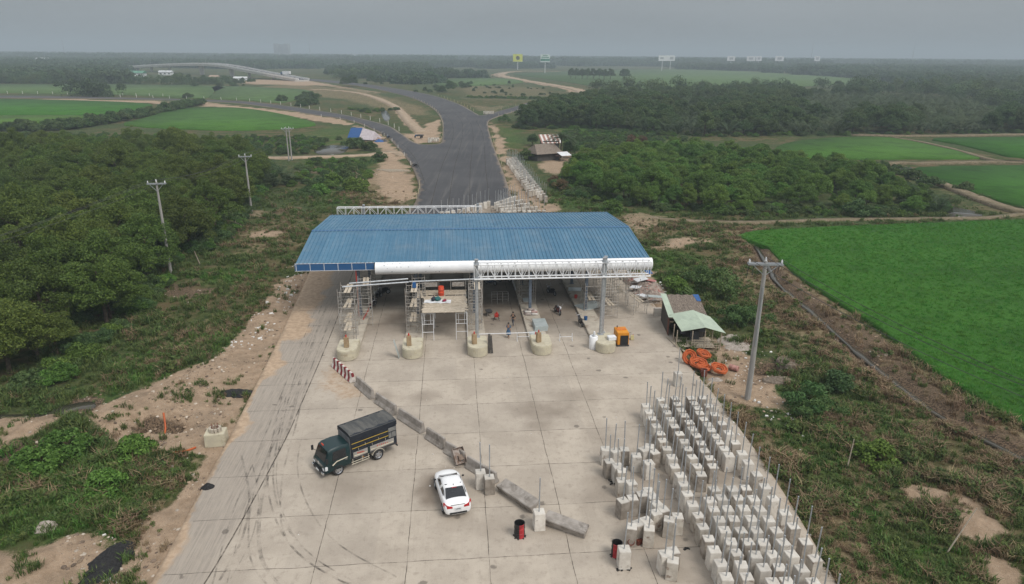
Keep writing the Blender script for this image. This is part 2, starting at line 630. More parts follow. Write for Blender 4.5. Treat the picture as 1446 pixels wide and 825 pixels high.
# ------------------------------------------------------------------ ground height and cover
SOIL = [  # (outline, strength, feather m)
    ([(395, 395), (440, 380), (480, 318), (470, 380), (400, 470), (368, 530), (330, 606), (268, 722), (215, 822), (150, 825), (215, 740), (250, 690), (290, 640), (230, 636), (170, 622), (100, 600), (0, 640), (-60, 640), (-60, 590), (60, 590), (150, 572), (220, 540), (300, 505), (355, 460), (385, 410)], 1.0, 1.2),
    ([(-40, 780), (100, 755), (190, 770), (205, 825), (150, 900), (-60, 900)], 0.85, 1.5),
    ([(1000, 470), (1040, 490), (1075, 520), (1100, 560), (1085, 580), (1040, 570), (1000, 545), (965, 510)], 0.95, 1.5),
    ([(1005, 548), (1050, 560), (1100, 620), (1150, 690), (1200, 770), (1240, 840), (1180, 840), (1120, 716), (1064, 632)], 0.22, 1.6),
    ([(1264, 684), (1300, 680), (1375, 700), (1380, 712), (1320, 706), (1280, 704)], 0.8, 0.8),
    ([(1340, 716), (1380, 716), (1415, 750), (1400, 766), (1350, 752)], 0.85, 0.8),
    ([(1390, 780), (1446, 790), (1446, 830), (1400, 830)], 0.8, 0.8),
    ([(935, 335), (975, 331), (1005, 336), (1010, 343), (960, 352), (925, 348)], 0.62, 2.5),
    ([(873, 300), (905, 297), (940, 303), (925, 320), (900, 330), (868, 322)], 0.5, 2.5),
    ([(880, 385), (925, 380), (940, 410), (950, 460), (915, 440)], 0.8, 1.2),
    ([(700, 170), (722, 215), (745, 262), (775, 285), (800, 288), (790, 300), (735, 300), (712, 245), (697, 206), (690, 176)], 0.75, 3.0),
    ([(520, 196), (552, 199), (574, 224), (588, 250), (588, 285), (560, 292), (535, 275), (525, 240), (540, 222)], 0.7, 3.0),
    ([(600, 175), (622, 168), (624, 200), (588, 202), (560, 187), (590, 188)], 0.7, 2.5),
    ([(570, 145), (612, 152), (620, 168), (596, 180)], 0.35, 4),
    ([(645, 142), (690, 150), (735, 143), (700, 160), (672, 157)], 0.45, 4),
    ([(345, 328), (375, 322), (402, 326), (380, 336), (350, 337)], 0.7, 1.5),
    ([(410, 240), (470, 236), (560, 236), (570, 250), (520, 262), (440, 246)], 0.5, 3),
    ([(330, 300), (352, 292), (380, 296), (370, 306), (340, 308)], 0.5, 2),
    ([(752, 220), (800, 216), (830, 222), (820, 240), (785, 246), (760, 240)], 0.6, 3),
    ([(855, 208), (885, 206), (890, 212), (860, 216)], 0.8, 3),
    ([(1090, 268), (1320, 240), (1330, 262), (1446, 298), (1446, 306), (1385, 300), (1330, 275), (1300, 255)], 0.4, 3),
    ([(-200, 139), (119, 140), (288, 144), (407, 157), (480, 168), (540, 190), (552, 200), (500, 178), (400, 163), (300, 150), (204, 145), (0, 142), (-200, 141)], 1.0, 2.5),
    ([(430, 112), (480, 121), (560, 134), (520, 130), (440, 119)], 0.7, 4),
    ([(330, 118), (428, 121), (460, 120), (430, 112), (360, 112)], 0.7, 5),
]
LUSH = [
    ([(268, 385), (330, 376), (372, 380), (372, 392), (320, 400), (285, 397)], 1.0, 1.5),
    ([(-50, 640), (60, 640), (215, 640), (230, 665), (200, 720), (150, 765), (0, 770), (-50, 760)], 0.8, 2.5),
    ([(180, 505), (270, 480), (330, 470), (300, 505), (190, 545), (120, 560)], 0.8, 2.5),
    ([(1100, 560), (1160, 600), (1230, 690), (1300, 790), (1330, 840), (1250, 840), (1200, 740), (1130, 640)], 0.8, 3.0),
    ([(1180, 520), (1240, 560), (1300, 600), (1260, 620), (1180, 600)], 0.5, 3.0),
    ([(870, 345), (960, 356), (1000, 375), (1040, 400), (960, 410), (930, 392)], 0.6, 2.5),
    ([(930, 312), (1000, 318), (1060, 324), (1055, 350), (980, 328)], 0.45, 2.5),
    ([(790, 180), (830, 175), (880, 185), (875, 208), (850, 212), (800, 206)], 0.9, 4.0),
    ([(900, 190), (960, 195), (1000, 200), (960, 205), (905, 202)], 0.7, 4.0),
    ([(440, 290), (480, 250), (525, 230), (530, 262), (500, 290)], 0.6, 3.0),
    ([(430, 225), (520, 224), (560, 230), (520, 234), (430, 234)], 0.6, 3.0),
    ([(700, 178), (735, 182), (735, 208), (712, 205)], 0.5, 3.0),
    ([(770, 272), (860, 290), (940, 305), (860, 303), (785, 287)], 0.6, 2.0),
    ([(430, 188), (470, 178), (495, 182), (500, 200), (440, 208)], 0.5, 4),
]
DRY = [
    ([(1080, 395), (1120, 415), (1180, 465), (1260, 530), (1320, 590), (1260, 580), (1190, 520), (1120, 490), (1075, 450), (1070, 410)], 1.0, 4.0),
    ([(1000, 360), (1060, 350), (1070, 400), (1030, 420)], 0.8, 3.0),
    ([(1180, 600), (1230, 590), (1270, 640), (1250, 670), (1190, 640)], 0.85, 2.5),
    ([(1250, 560), (1400, 640), (1446, 660), (1446, 760), (1380, 740), (1300, 650)], 0.7, 4.0),
    ([(300, 330), (420, 300), (440, 320), (420, 350), (340, 360)], 0.6, 4.0),
    ([(180, 560), (240, 520), (330, 440), (380, 400), (385, 430), (300, 490)], 0.55, 4.0),
    ([(870, 305), (960, 312), (1060, 330), (1060, 345), (960, 332), (900, 345)], 0.6, 3.0),
    ([(1010, 550), (1050, 556), (1110, 620), (1170, 700), (1240, 800), (1270, 850), (1200, 850), (1130, 716)], 1.0, 2.5),
    ([(1100, 580), (1180, 640), (1300, 700), (1446, 760), (1446, 825), (1340, 825), (1260, 740), (1160, 660)], 0.5, 5.0),
    ([(385, 400), (330, 440), (250, 500), (180, 545), (150, 540), (240, 470), (330, 400), (400, 350)], 0.5, 4.0),
    ([(700, 215), (735, 260), (760, 300), (730, 290)], 0.6, 3.0),
    ([(470, 262), (540, 240), (585, 262), (575, 292), (500, 295)], 0.8, 3.0),
    ([(300, 126), (420, 118), (520, 128), (600, 150), (620, 166), (560, 160), (480, 140), (380, 132)], 0.6, 6),
    ([(190, 660), (300, 620), (250, 740), (180, 790), (140, 780), (180, 720)], 0.6, 2.5),
    ([(640, 120), (760, 122), (800, 136), (660, 138)], 0.5, 8),
]
MUD_SHADE = [
    ([(1068, 340), (1088, 366), (1110, 384), (1160, 412), (1250, 474), (1330, 538), (1400, 584), (1446, 612), (1500, 640), (1500, 662), (1446, 636), (1390, 610), (1320, 573), (1260, 528), (1200, 480), (1150, 436), (1100, 392)], 0.62, 1.2),
    ([(60, 590), (100, 560), (135, 555), (140, 580), (100, 596)], 0.9, 1.0),
    ([(-60, 640), (40, 622), (135, 625), (135, 642), (60, 650), (-60, 670)], 0.7, 1.2),
    ([(180, 601), (205, 590), (245, 587), (275, 590), (240, 603), (205, 608)], 1.0, 0.5),  # dark mud tone painted in as the shade inside the pit
    ([(1062, 515), (1085, 508), (1108, 516), (1095, 528), (1070, 528)], 1.0, 0.5),
    ([(260, 410), (330, 398), (350, 402), (300, 418)], 0.7, 1.5),
    ([(225, 400), (275, 392), (280, 420), (230, 422)], 0.6, 1.5),
    ([(360, 300), (410, 286), (430, 292), (390, 306)], 0.6, 2.0),
    ([(410, 232), (480, 232), (475, 240), (410, 240)], 0.6, 3.0),
    ([(1040, 500), (1110, 498), (1125, 525), (1100, 545), (1045, 540)], 0.5, 1.0),
]
MOUND = [  # px, py, radius m, height m
    (150, 590, 4.0, 0.7), (240, 560, 4.0, 0.55), (300, 520, 3.5, 0.5), (90, 610, 4.0, 0.6), (30, 610, 4.0, 0.6), (330, 490, 3.0, 0.4), (372, 450, 3.0, 0.4),
    (1116, 514, 1.3, 0.4), (1104, 536, 1.3, 0.35), (1060, 500, 1.4, 0.3), (915, 405, 2.0, 0.5), (925, 430, 2.0, 0.45), (895, 388, 2.0, 0.4),
    (965, 340, 3.0, 0.4), (1270, 690, 1.5, 0.3), (1372, 735, 1.8, 0.4), (60, 795, 3.0, 0.4), (140, 800, 2.0, 0.2), (900, 305, 3, 0.5),
]
HOLE = [(228, 596, 0.95, 1.1, 2.2), (1085, 520, 1.0, 1.1, 1.4), (105, 577, 2.2, 0.35, 1.6)]      # px, py, radius, depth, stretch in x


def masks(X, Y):
    def acc(lst, seed):
        a = np.zeros(X.shape)
        for poly, s, fe in lst:
            pw = PX(poly)
            xs = [p.x for p in pw]; ys = [p.y for p in pw]
            m = (X > min(xs) - 12) & (X < max(xs) + 12) & (Y > min(ys) - 12) & (Y < max(ys) + 12)
            if not m.any(): continue
            sd = poly_sd(X[m], Y[m], pw) + (fbm(X[m], Y[m], 2.5, seed, 4) - 0.5) * 2.2 * min(fe, 3.0)
            a[m] = np.maximum(a[m], s * smooth01(sd / (fe) * 0.5 + 0.5))
        return a
    soil, lush, dry, mud = acc(SOIL, 3), acc(LUSH, 5), acc(DRY, 8), acc(MUD_SHADE, 2)
    dd = line_d(X, Y, DITCH)
    mud = np.maximum(mud, smooth01(1.3 - dd / 1.5 + (fbm(X, Y, 1.0, 4) - 0.5) * 1.4))
    dry = np.maximum(dry, 0.9 * smooth01(1.5 - dd / 4.0))
    for k, p in SANDP.items():
        wd = SAND[k][1]; wd = max(wd) if hasattr(wd, '__len__') else wd
        soil = np.maximum(soil, (0.8 if k in ('loop', 'cross', 'far') else .35) * smooth01(1.25 - line_d(X, Y, p) / (wd * 0.9) + (fbm(X, Y, 3, 6) - 0.5) * 0.8))
    return soil, lush, dry, mud


def gz(X, Y):
    X = np.asarray(X, float); Y = np.asarray(Y, float)
    far = smooth01((Y - 150) / 200)
    z = -0.10 - 0.16 * fbm(X, Y, 3.0, 21, 3) - 0.12 * fbm(X, Y, 0.9, 22, 2) * (1 - far)
    for px, py, r, h in MOUND:
        c = P(px, py)
        d2 = ((X - c.x) ** 2 + (Y - c.y) ** 2) / (r * r)
        z = z + h * np.exp(-d2 * 1.6) * (0.6 + 0.8 * fbm(X, Y, 0.8, 30, 3))
    for px, py, r, dp, sx in HOLE:
        c = P(px, py)
        d = np.sqrt(((X - c.x) / sx) ** 2 + (Y - c.y) ** 2) / r + (fbm(X, Y, 0.8, 33, 2) - 0.5) * 0.5
        z = z - dp * smooth01(1.5 - d * 1.0)
    dd = line_d(X, Y, DITCH)
    z = z - 0.55 * np.exp(-(dd / 0.8) ** 2) + 0.25 * np.exp(-((dd - 1.8) / 0.8) ** 2) * fbm(X, Y, 1.0, 41, 3)
    near = (Y < 130) & (np.abs(X) < 60)
    if near.any():
        sd = poly_sd(X[near], Y[near], PAD)
        z[near] = np.where(sd > 0.1, -0.3, np.minimum(z[near], -0.035 + np.maximum(0, -sd - 0.1) * 0.35))
    return z


def gz1(x, y):
    return float(gz(np.array([x]), np.array([y]))[0])


def axis(lo, hi, step, lim0, lim1, grow):
    a = list(np.arange(lo, hi + 1e-6, step))
    s, v = step, hi
    while v < lim1:
        s *= grow; v += s; a.append(v)
    s, v, b = step, lo, []
    while v > lim0:
        s *= grow; v -= s; b.append(v)
    return np.array(b[::-1] + a)


gxs = axis(-48, 56, 0.36, -9000, 9000, 1.045)
gys = axis(24, 112, 0.36, -400, 11000, 1.03)
GX, GY = np.meshgrid(gxs, gys)
GZ = gz(GX.ravel(), GY.ravel())
so, lu, dr, mu = masks(GX.ravel(), GY.ravel())
nx, ny = len(gxs), len(gys)
idx = np.arange(nx * ny).reshape(ny, nx)
GF = np.stack([idx[:-1, :-1], idx[:-1, 1:], idx[1:, 1:], idx[1:, :-1]], -1).reshape(-1, 4)

t = NT('weedy_ground')
co = t.co('Object')
n1 = t.noise(0.22, co, 6, 0.6); n2 = t.noise(1.3, co, 5, 0.65); n3 = t.noise(7.0, co, 4, 0.6); n4 = t.noise(0.02, co, 4, 0.55); n5 = t.noise(28.0, co, 3, 0.6)
weed = t.mix(t.ramp(n2, 0.38, 0.62), (0.036, 0.055, 0.015), (0.085, 0.105, 0.032))
weed = t.mix(t.ramp(n1, 0.44, 0.6), weed, (0.145, 0.112, 0.058))
weed = t.mix(t.ramp(n4, 0.42, 0.6), weed, t.mix(t.ramp(n2, 0.4, 0.6), (0.035, 0.062, 0.02), (0.085, 0.11, 0.04)))
lush = t.mix(t.ramp(n2, 0.35, 0.65), (0.045, 0.105, 0.018), (0.085, 0.155, 0.034))
dry = t.mix(t.ramp(n2, 0.36, 0.64), (0.14, 0.105, 0.056), (0.285, 0.23, 0.135))
dry = t.mix(t.ramp(n1, 0.5, 0.62, 0, 0.6), dry, (0.055, 0.075, 0.02))
soilc = t.mix(t.ramp(n2, 0.34, 0.66), (0.47, 0.345, 0.24), (0.34, 0.245, 0.165))
soilc = t.mix(t.ramp(n3, 0.52, 0.7, 0, 0.55), soilc, (0.42, 0.345, 0.265))
soilc = t.mix(t.ramp(n1, 0.5, 0.68, 0, 0.5), soilc, (0.25, 0.19, 0.135))
mudc = t.mix(t.ramp(n3, 0.4, 0.6), (0.065, 0.046, 0.032), (0.21, 0.148, 0.098))
col = t.mix(t.math('MULTIPLY', t.attr('lush'), t.ramp(n2, 0.25, 0.5)), weed, lush)
brk = t.math('ADD', t.attr('dry'), t.math('MULTIPLY', t.math('SUBTRACT', n2, 0.5), 0.9))
col = t.mix(t.ramp(brk, 0.3, 0.7), col, dry)
brk = t.math('ADD', t.attr('soil'), t.math('MULTIPLY', t.math('SUBTRACT', t.mix(0.5, n2, n3), 0.5), 0.9))
col = t.mix(t.ramp(brk, 0.36, 0.62), col, soilc)
col = t.mix(t.ramp(t.math('ADD', t.attr('mud'), t.math('MULTIPLY', t.math('SUBTRACT', n3, 0.5), 0.8)), 0.35, 0.65), col, mudc)
col = t.mix(t.ramp(n5, 0.3, 0.7, 0.82, 0.0), col, t.mix(1.0, col, (0.55, 0.55, 0.55), 'MULTIPLY'))
hgt = t.math('ADD', t.math('MULTIPLY', n3, 0.6), t.math('MULTIPLY', n5, 0.4))
GROUND_M = t.done(t.bsdf(col, 0.95, t.bump(hgt, 0.9, 0.12), 0.12))
me = np_mesh('ground', np.stack([GX.ravel(), GY.ravel(), GZ], -1), GF, GROUND_M, smooth=True)
for nm, a in (('soil', so), ('lush', lu), ('dry', dr), ('mud', mu)):
    at = me.attributes.new(nm, 'FLOAT', 'POINT'); at.data.foreach_set('value', a.astype(np.float32))
ground = bpy.data.objects.new('ground', me)
link(ground)
ground['kind'] = 'structure'

# ------------------------------------------------------------------ concrete apron
O0 = P(680, 600)
JU = [0.0]


def uv(X, Y):
    return (X - O0.x) * AX.x + (Y - O0.y) * AX.y, (X - O0.x) * BX.x + (Y - O0.y) * BX.y


_left = PX([(120, 990), (215, 822), (268, 722), (330, 606), (368, 530), (398, 470), (428, 405), (452, 352), (478, 318), (545, 292)])
_right = PX([(905, 405), (950, 470), (968, 510), (1004, 552), (1064, 632), (1122, 716), (1176, 800), (1250, 920)])
_lane = PX([(150, 990), (285, 830), (393, 640), (430, 560), (474, 455), (500, 380), (530, 300)])


def a_dirt(X, Y):
    n = fbm(X, Y, 2.6, 51, 5)
    d = line_d(X, Y, _left)
    n2_ = fbm(X, Y, 7.0, 52, 3)
    a = smooth01(1.0 - d / ((.35 + 4.2 * n * n) * (.25 + .75 * smooth01((Y - 34) / 22)) * (.3 + 1.4 * n2_)) + (n - 0.5)) * 0.95
    # a tongue of soil spilled along the lane beside the canopy
    d = line_d(X, Y, PX([(395, 470), (432, 405), (470, 330)]))
    a = np.maximum(a, smooth01(1.5 - d / 2.6 + (n - 0.5) * 1.2) * 0.95)
    d = line_d(X, Y, _right)
    a = np.maximum(a, smooth01(0.8 - d / (0.3 + 1.2 * n) + (n - 0.5)) * 0.6)
    a = np.maximum(a, 0.55 * smooth01(1 - line_d(X, Y, PX([(470, 545), (478, 520), (495, 555)])) / 2.5 + (n - 0.5)))
    return a


def a_lane(X, Y):
    pts = _lane
    d = line_d(X, Y, pts)
    u, v = uv(X, Y)
    side = np.zeros(X.shape)
    Yl = [p.y for p in pts]; Xl = [p.x for p in pts]
    o = np.argsort(Yl)
    xl = np.interp(Y, np.array(Yl)[o], np.array(Xl)[o])
    return smooth01((xl - X) / 0.5 + 0.5)


def a_darker(X, Y):
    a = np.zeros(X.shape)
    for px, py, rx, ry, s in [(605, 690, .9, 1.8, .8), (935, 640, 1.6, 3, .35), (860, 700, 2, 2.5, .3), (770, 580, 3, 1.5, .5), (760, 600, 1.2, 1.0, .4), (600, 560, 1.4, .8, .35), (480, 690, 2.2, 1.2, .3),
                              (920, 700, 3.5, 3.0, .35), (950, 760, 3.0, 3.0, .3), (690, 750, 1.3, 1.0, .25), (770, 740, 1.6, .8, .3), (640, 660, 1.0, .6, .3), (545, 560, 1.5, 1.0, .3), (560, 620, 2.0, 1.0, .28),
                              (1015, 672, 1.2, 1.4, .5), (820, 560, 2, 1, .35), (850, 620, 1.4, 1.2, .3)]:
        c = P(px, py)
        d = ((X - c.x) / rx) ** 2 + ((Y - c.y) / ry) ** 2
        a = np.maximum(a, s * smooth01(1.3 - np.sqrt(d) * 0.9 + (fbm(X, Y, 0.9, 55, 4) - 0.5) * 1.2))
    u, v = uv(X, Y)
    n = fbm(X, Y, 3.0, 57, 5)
    a = np.maximum(a, smooth01((u - 17) / 5) * smooth01((16 - v) / 2) * smooth01((v + 13) / 2) * np.clip(.25 + (n - .4) * 1.6, 0, .75))  # lanes beneath the canopy turned darker brown, mottled by noise
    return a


t = NT('weathered_concrete')
co = t.co('Object')
rotm = t.n('ShaderNodeMapping', Vector=co, _vector_type='TEXTURE'); rotm.inputs['Rotation'].default_value = (0, 0, -YAW)
uvw = rotm.outputs[0]
sx = t.n('ShaderNodeSeparateXYZ', Vector=uvw)
nA = t.noise(0.35, co, 6, 0.62); nB = t.noise(2.2, co, 6, 0.65); nC = t.noise(14.0, co, 4, 0.6)
strk = t.noise(1.0, t.n('ShaderNodeVectorMath', _operation='MULTIPLY', i0=uvw, i1=(9.0, 0.35, 1.0)).outputs[0], 5, 0.6)
cell = t.n('ShaderNodeTexWhiteNoise', _noise_dimensions='2D')
fl = t.n('ShaderNodeVectorMath', _operation='FLOOR', i0=t.n('ShaderNodeVectorMath', _operation='MULTIPLY', i0=uvw, i1=(1 / 4.85, 1 / 4.55, 0.0)).outputs[0])
t.s(cell, 'Vector', fl.outputs[0])
base = t.mix(t.ramp(nA, 0.36, 0.64), (0.44, 0.383, 0.315), (0.352, 0.303, 0.248))
base = t.mix(t.ramp(nB, 0.5, 0.72, 0, 0.55), base, (0.25, 0.21, 0.17))
base = t.mix(t.ramp(cell.outputs[0], 0, 1, 0, 0.22), base, (0.24, 0.21, 0.18))
base = t.mix(t.ramp(strk, 0.52, 0.75, 0, 0.3), base, (0.27, 0.23, 0.19))
base = t.mix(t.ramp(nC, 0.35, 0.6, 0.16, 0), base, (0.5, 0.45, 0.39))
lane = t.mix(t.ramp(strk, 0.35, 0.7), (0.32, 0.28, 0.238), (0.225, 0.197, 0.168))
lane = t.mix(t.ramp(nB, 0.45, 0.7, 0, 0.5), lane, (0.36, 0.31, 0.255))
base = t.mix(t.math('MULTIPLY', t.attr('lane'), 0.8), base, lane)
base = t.mix(t.attr('darker'), base, (0.15, 0.118, 0.09))
dirt = t.mix(t.ramp(nB, 0.35, 0.65), (0.45, 0.335, 0.235), (0.335, 0.245, 0.168))
dk = t.math('ADD', t.attr('dirt'), t.math('MULTIPLY', t.math('SUBTRACT', nB, 0.5), 0.7))
base = t.mix(t.ramp(dk, 0.3, 0.7), base, dirt)
spots = t.n('ShaderNodeTexVoronoi', Vector=co, Scale=0.42, _feature='F1').outputs['Distance']
base = t.mix(t.ramp(t.math('ADD', spots, t.math('MULTIPLY', nB, 0.3)), 0.21, 0.26, 0.65, 0), base, (0.10, 0.085, 0.072))
CONC_M = t.done(t.bsdf(base, 0.88, t.bump(t.math('ADD', nB, t.math('MULTIPLY', nC, 0.5)), 0.25, 0.02), 0.2))
sheet('pavement', catmull(PAD, True, 2), 0.0, CONC_M, depth=0.35, step=0.55, attrs={'dirt': a_dirt, 'lane': a_lane, 'darker': a_darker})

# slab joints, cracks and tyre tracks (thin sheets on the concrete)
def in_pad(p, m=0.15):
    return float(poly_sd(np.array([p.x]), np.array([p.y]), PAD)[0]) > m


def wob(p0, p1, amp, step=0.4, seed=0):
    p0, p1 = Vector(p0), Vector(p1)
    n = max(2, int((p1 - p0).length / step))
    out = []
    d = (p1 - p0).normalized(); s = Vector((-d.y, d.x, 0))
    for i in range(n + 1):
        q = p0.lerp(p1, i / n)
        out.append(q + s * float((fbm(np.array([q.x * 1.0 + seed]), np.array([q.y]), 1.2, seed + 61, 3)[0] - 0.5) * amp))
    return out


t = NT('joint_sealant')
co = t.co('Object')
JOINT_M = t.done(t.n('ShaderNodeMixShader', i0=t.ramp(t.noise(1.1, co, 6, 0.7), 0.3, 0.66, 0.05, .85),
                     i1=t.n('ShaderNodeBsdfTransparent').outputs[0],
                     i2=t.bsdf((0.075, 0.062, 0.05), 0.9).outputs[0]))
jm = MB()
for px in (471, 583, 684, 786, 880):
    q0 = P(px, 700)
    u0, v0 = uv(q0.x, q0.y)
    run = []
    for u in np.arange(-34, 46, 0.5):
        q = O0 + AX * float(u) + BX * v0
        if in_pad(q): run.append(q)
        elif len(run) > 3: break
    if len(run) > 3: ribbon_mb(jm, wob(run[0], run[-1], 0.10, 0.5, px), 0.04, 0.004)
lane_run = [p for p in catmull(_lane, False, 6) if in_pad(p)]
ribbon_mb(jm, lane_run, 0.09, 0.0045)
u0, v0 = uv(*P(680, 570).xy)
for k in range(-6, 11):
    run = []
    for v in np.arange(-30, 30, 0.4):
        q = O0 + AX * (u0 + 4.55 * k) + BX * float(v)
        if in_pad(q): run.append(q)
    if len(run) > 4: ribbon_mb(jm, wob(run[0], run[-1], 0.12, 0.5, k + 40), 0.038, 0.0035)
jm.build('pavement_joints', JOINT_M)['kind'] = 'structure'

t = NT('tyre_rubber_mark')
co = t.co('Object')
TYRE_M = t.done(t.n('ShaderNodeMixShader', i0=t.ramp(t.noise(0.8, co, 6, 0.7), 0.40, 0.70, 0.0, 0.42),
                    i1=t.n('ShaderNodeBsdfTransparent').outputs[0],
                    i2=t.bsdf((0.085, 0.075, 0.066), 0.9).outputs[0]))
tm = MB()
RT_ = random.Random(9)
tracks = [[(398, 560), (385, 620), (378, 680), (392, 740), (430, 790), (500, 830)], [(404, 560), (392, 620), (386, 680), (402, 738), (442, 786), (515, 830)],
          [(455, 430), (420, 520), (398, 600), (360, 690), (352, 780), (380, 830)], [(462, 430), (428, 520), (408, 600), (372, 690), (366, 780), (398, 830)],
          [(448, 430), (408, 530), (372, 620), (330, 720), (300, 825)], [(466, 452), (436, 530), (418, 600), (398, 680), (404, 760), (470, 815), (520, 828)],
          [(340, 640), (352, 700), (342, 760), (310, 820)], [(430, 600), (420, 660), (438, 720), (480, 770), (560, 815)]]
for i, tr in enumerate(tracks):
    pts = [p for p in catmull(PX(tr), False, 8) if in_pad(p)]
    if len(pts) > 3:
        ribbon_mb(tm, pts, 0.10 + .05 * RT_.random(), 0.006 + 0.0012 * i)
        if i % 2 == 0: ribbon_mb(tm, [p + Vector((.55 + .2 * i % .3, .1, 0)) for p in pts if in_pad(p, 1.2)][3:], 0.08, 0.017 + .0012 * i)
tm.build('tyre_marks', TYRE_M)['kind'] = 'structure'

# ------------------------------------------------------------------ asphalt, sand paths, rice, water
t = NT('fresh_asphalt')
co = t.co('Object')
nA = t.noise(0.06, co, 5, 0.6); nB = t.noise(1.0, co, 5, 0.6); nC = t.noise(30, co, 3)
st = t.noise(1.0, t.co('Object', False, (0.9, 0.03, 1.0)), 5, 0.65)
base = t.mix(t.ramp(nA, 0.35, 0.65), (0.050, 0.050, 0.054), (0.070, 0.069, 0.072))
base = t.mix(t.ramp(st, 0.48, 0.7, 0, 0.6), base, (0.115, 0.11, 0.105))
base = t.mix(t.ramp(nB, 0.55, 0.75, 0, 0.35), base, (0.13, 0.12, 0.11))
base = t.mix(t.ramp(t.math('ADD', t.attr('edge'), t.math('MULTIPLY', t.math('SUBTRACT', nB, .5), .5)), .35, .75, 0, .8), base, (0.25, 0.20, 0.155))
base = t.mix(t.ramp(t.noise(.35, t.co('Object', False, (1.0, .12, 1.0)), 4), .5, .75, 0, .35), base, (0.048, 0.048, 0.051))
ASPH_M = t.done(t.bsdf(base, 0.85, t.bump(nC, 0.3, 0.01), 0.25))
edge = lambda X, Y: smooth01(1.15 - np.abs(poly_sd(X, Y, ROADP)) / (.5 + 2.2 * fbm(X, Y, 5, 63, 4) ** 2)) * .8
sm = MB()
for k_, pl_ in enumerate([[(606, 300), (622, 240), (640, 190), (632, 165), (600, 145), (560, 131)], [(632, 300), (641, 240), (653, 190), (648, 166), (620, 147), (575, 132)], [(664, 300), (664, 240), (668, 190), (660, 168), (636, 150)], [(694, 300), (686, 240), (682, 192), (672, 170)], [(600, 258), (585, 222), (562, 200), (530, 186), (480, 165)]]):
    ribbon_mb(sm, catmull(PX(pl_), False, 8), .12, 0.0 + .002 * k_)
sm.build('paving_seams', JOINT_M)['kind'] = 'structure'
sheet('road', ROADP, -0.008, ASPH_M, depth=0.5, step=2.2, attrs={'edge': edge})

t = NT('sandy_track')
co = t.co('Object')
nB = t.noise(0.5, co, 5, 0.65); nC = t.noise(6, co, 4)
base = t.mix(t.ramp(nB, 0.35, 0.65), (0.40, 0.31, 0.225), (0.29, 0.22, 0.155))
base = t.mix(t.ramp(nC, 0.5, 0.72, 0, 0.5), base, (0.20, 0.17, 0.10))
SAND_M = t.done(t.bsdf(base, 0.95, t.bump(nC, 0.5, 0.05), 0.15))
t = NT('grassy_bund')
co = t.co('Object')
nB = t.noise(0.5, co, 5, 0.65); nC = t.noise(3, co, 5, .7)
base = t.mix(t.ramp(nB, 0.35, 0.65), (0.25, 0.195, 0.14), (0.17, 0.135, 0.09))
base = t.mix(t.ramp(nC, 0.44, 0.62, 0, .85), base, (0.085, 0.085, 0.036))
BUND_M = t.done(t.bsdf(base, 0.95, t.bump(nC, 0.6, 0.08), 0.15))
for k, (pp, wd) in SAND.items():
    pts = SANDP[k]
    if hasattr(wd, '__len__'): wdl = list(np.interp(np.linspace(0, 1, len(pts)), np.linspace(0, 1, len(wd)), wd))
    else: wdl = [wd * (0.85 + 0.3 * random.random()) for _ in pts]
    L, R = ribbon_poly(pts, wdl)
    sheet('path', L + R[::-1], -0.03 if k not in ('bund', 'bank', 'dike', 'levee') else 0.28, BUND_M if k in ('bund', 'bank', 'dike', 'levee', 'track', 'wall') else SAND_M, depth=0.6)

def rice_mat(name, c1, c2, c3):
    t = NT(name)
    co = t.co('Object')
    nA = t.noise(0.03, co, 5, 0.6); nB = t.noise(0.5, co, 5, 0.65); nC = t.noise(6.0, co, 4, 0.7)
    st = t.noise(1.0, t.co('Object', False, (2.6, 0.35, 1.0)), 4, 0.6)
    base = t.mix(t.ramp(nA, 0.40, 0.60), c1, c2)
    base = t.mix(t.ramp(t.noise(0.11, co, 5, 0.65), 0.46, 0.66, 0, 0.75), base, tuple(x * .62 for x in c3))
    base = t.mix(t.ramp(nB, 0.45, 0.7, 0, 0.6), base, c3)
    base = t.mix(t.ramp(st, 0.42, 0.62, 0.35, 0), base, c3)
    base = t.mix(t.ramp(nC, 0.32, 0.6, 0.7, 0), base, tuple(x * 0.38 for x in c1))
    return t.done(t.bsdf(base, 0.8, t.bump(nC, 1.0, 0.25), 0.15))


RICE_M = {
    'deep': rice_mat('young_rice', (0.046, 0.165, 0.014), (0.06, 0.19, 0.018), (0.038, 0.13, 0.012)),
    'light': rice_mat('light_rice', (0.07, 0.185, 0.022), (0.085, 0.205, 0.028), (0.055, 0.14, 0.016)),
    'yellow': rice_mat('yellowing_rice', (0.10, 0.21, 0.022), (0.12, 0.225, 0.028), (0.07, 0.15, 0.018)),
    'pale': rice_mat('pale_far_rice', (0.095, 0.17, 0.05), (0.12, 0.19, 0.065), (0.07, 0.12, 0.038)),
}
kindm = {'near': 'deep', 'strip': 'deep', 'pond': 'light', 'mid': 'light', 'upper': 'deep', 'notch': 'light', 'far': 'pale', 'farther': 'pale', 'left': 'deep', 'yellow': 'yellow', 'middle': 'light', 'beyond': 'pale', 'behind': 'pale'}
for k, poly in RICEP.items():
    st = 0.8 if k == 'near' else None
    zf = (lambda X, Y: 0.16 * (fbm(X, Y, 2.4, 71, 4) - 0.5)) if k == 'near' else None
    o = sheet('rice_field', poly, 0.18, RICE_M[kindm[k]], depth=0.7, step=st, zf=zf, kind='stuff', smooth=(k == 'near'))

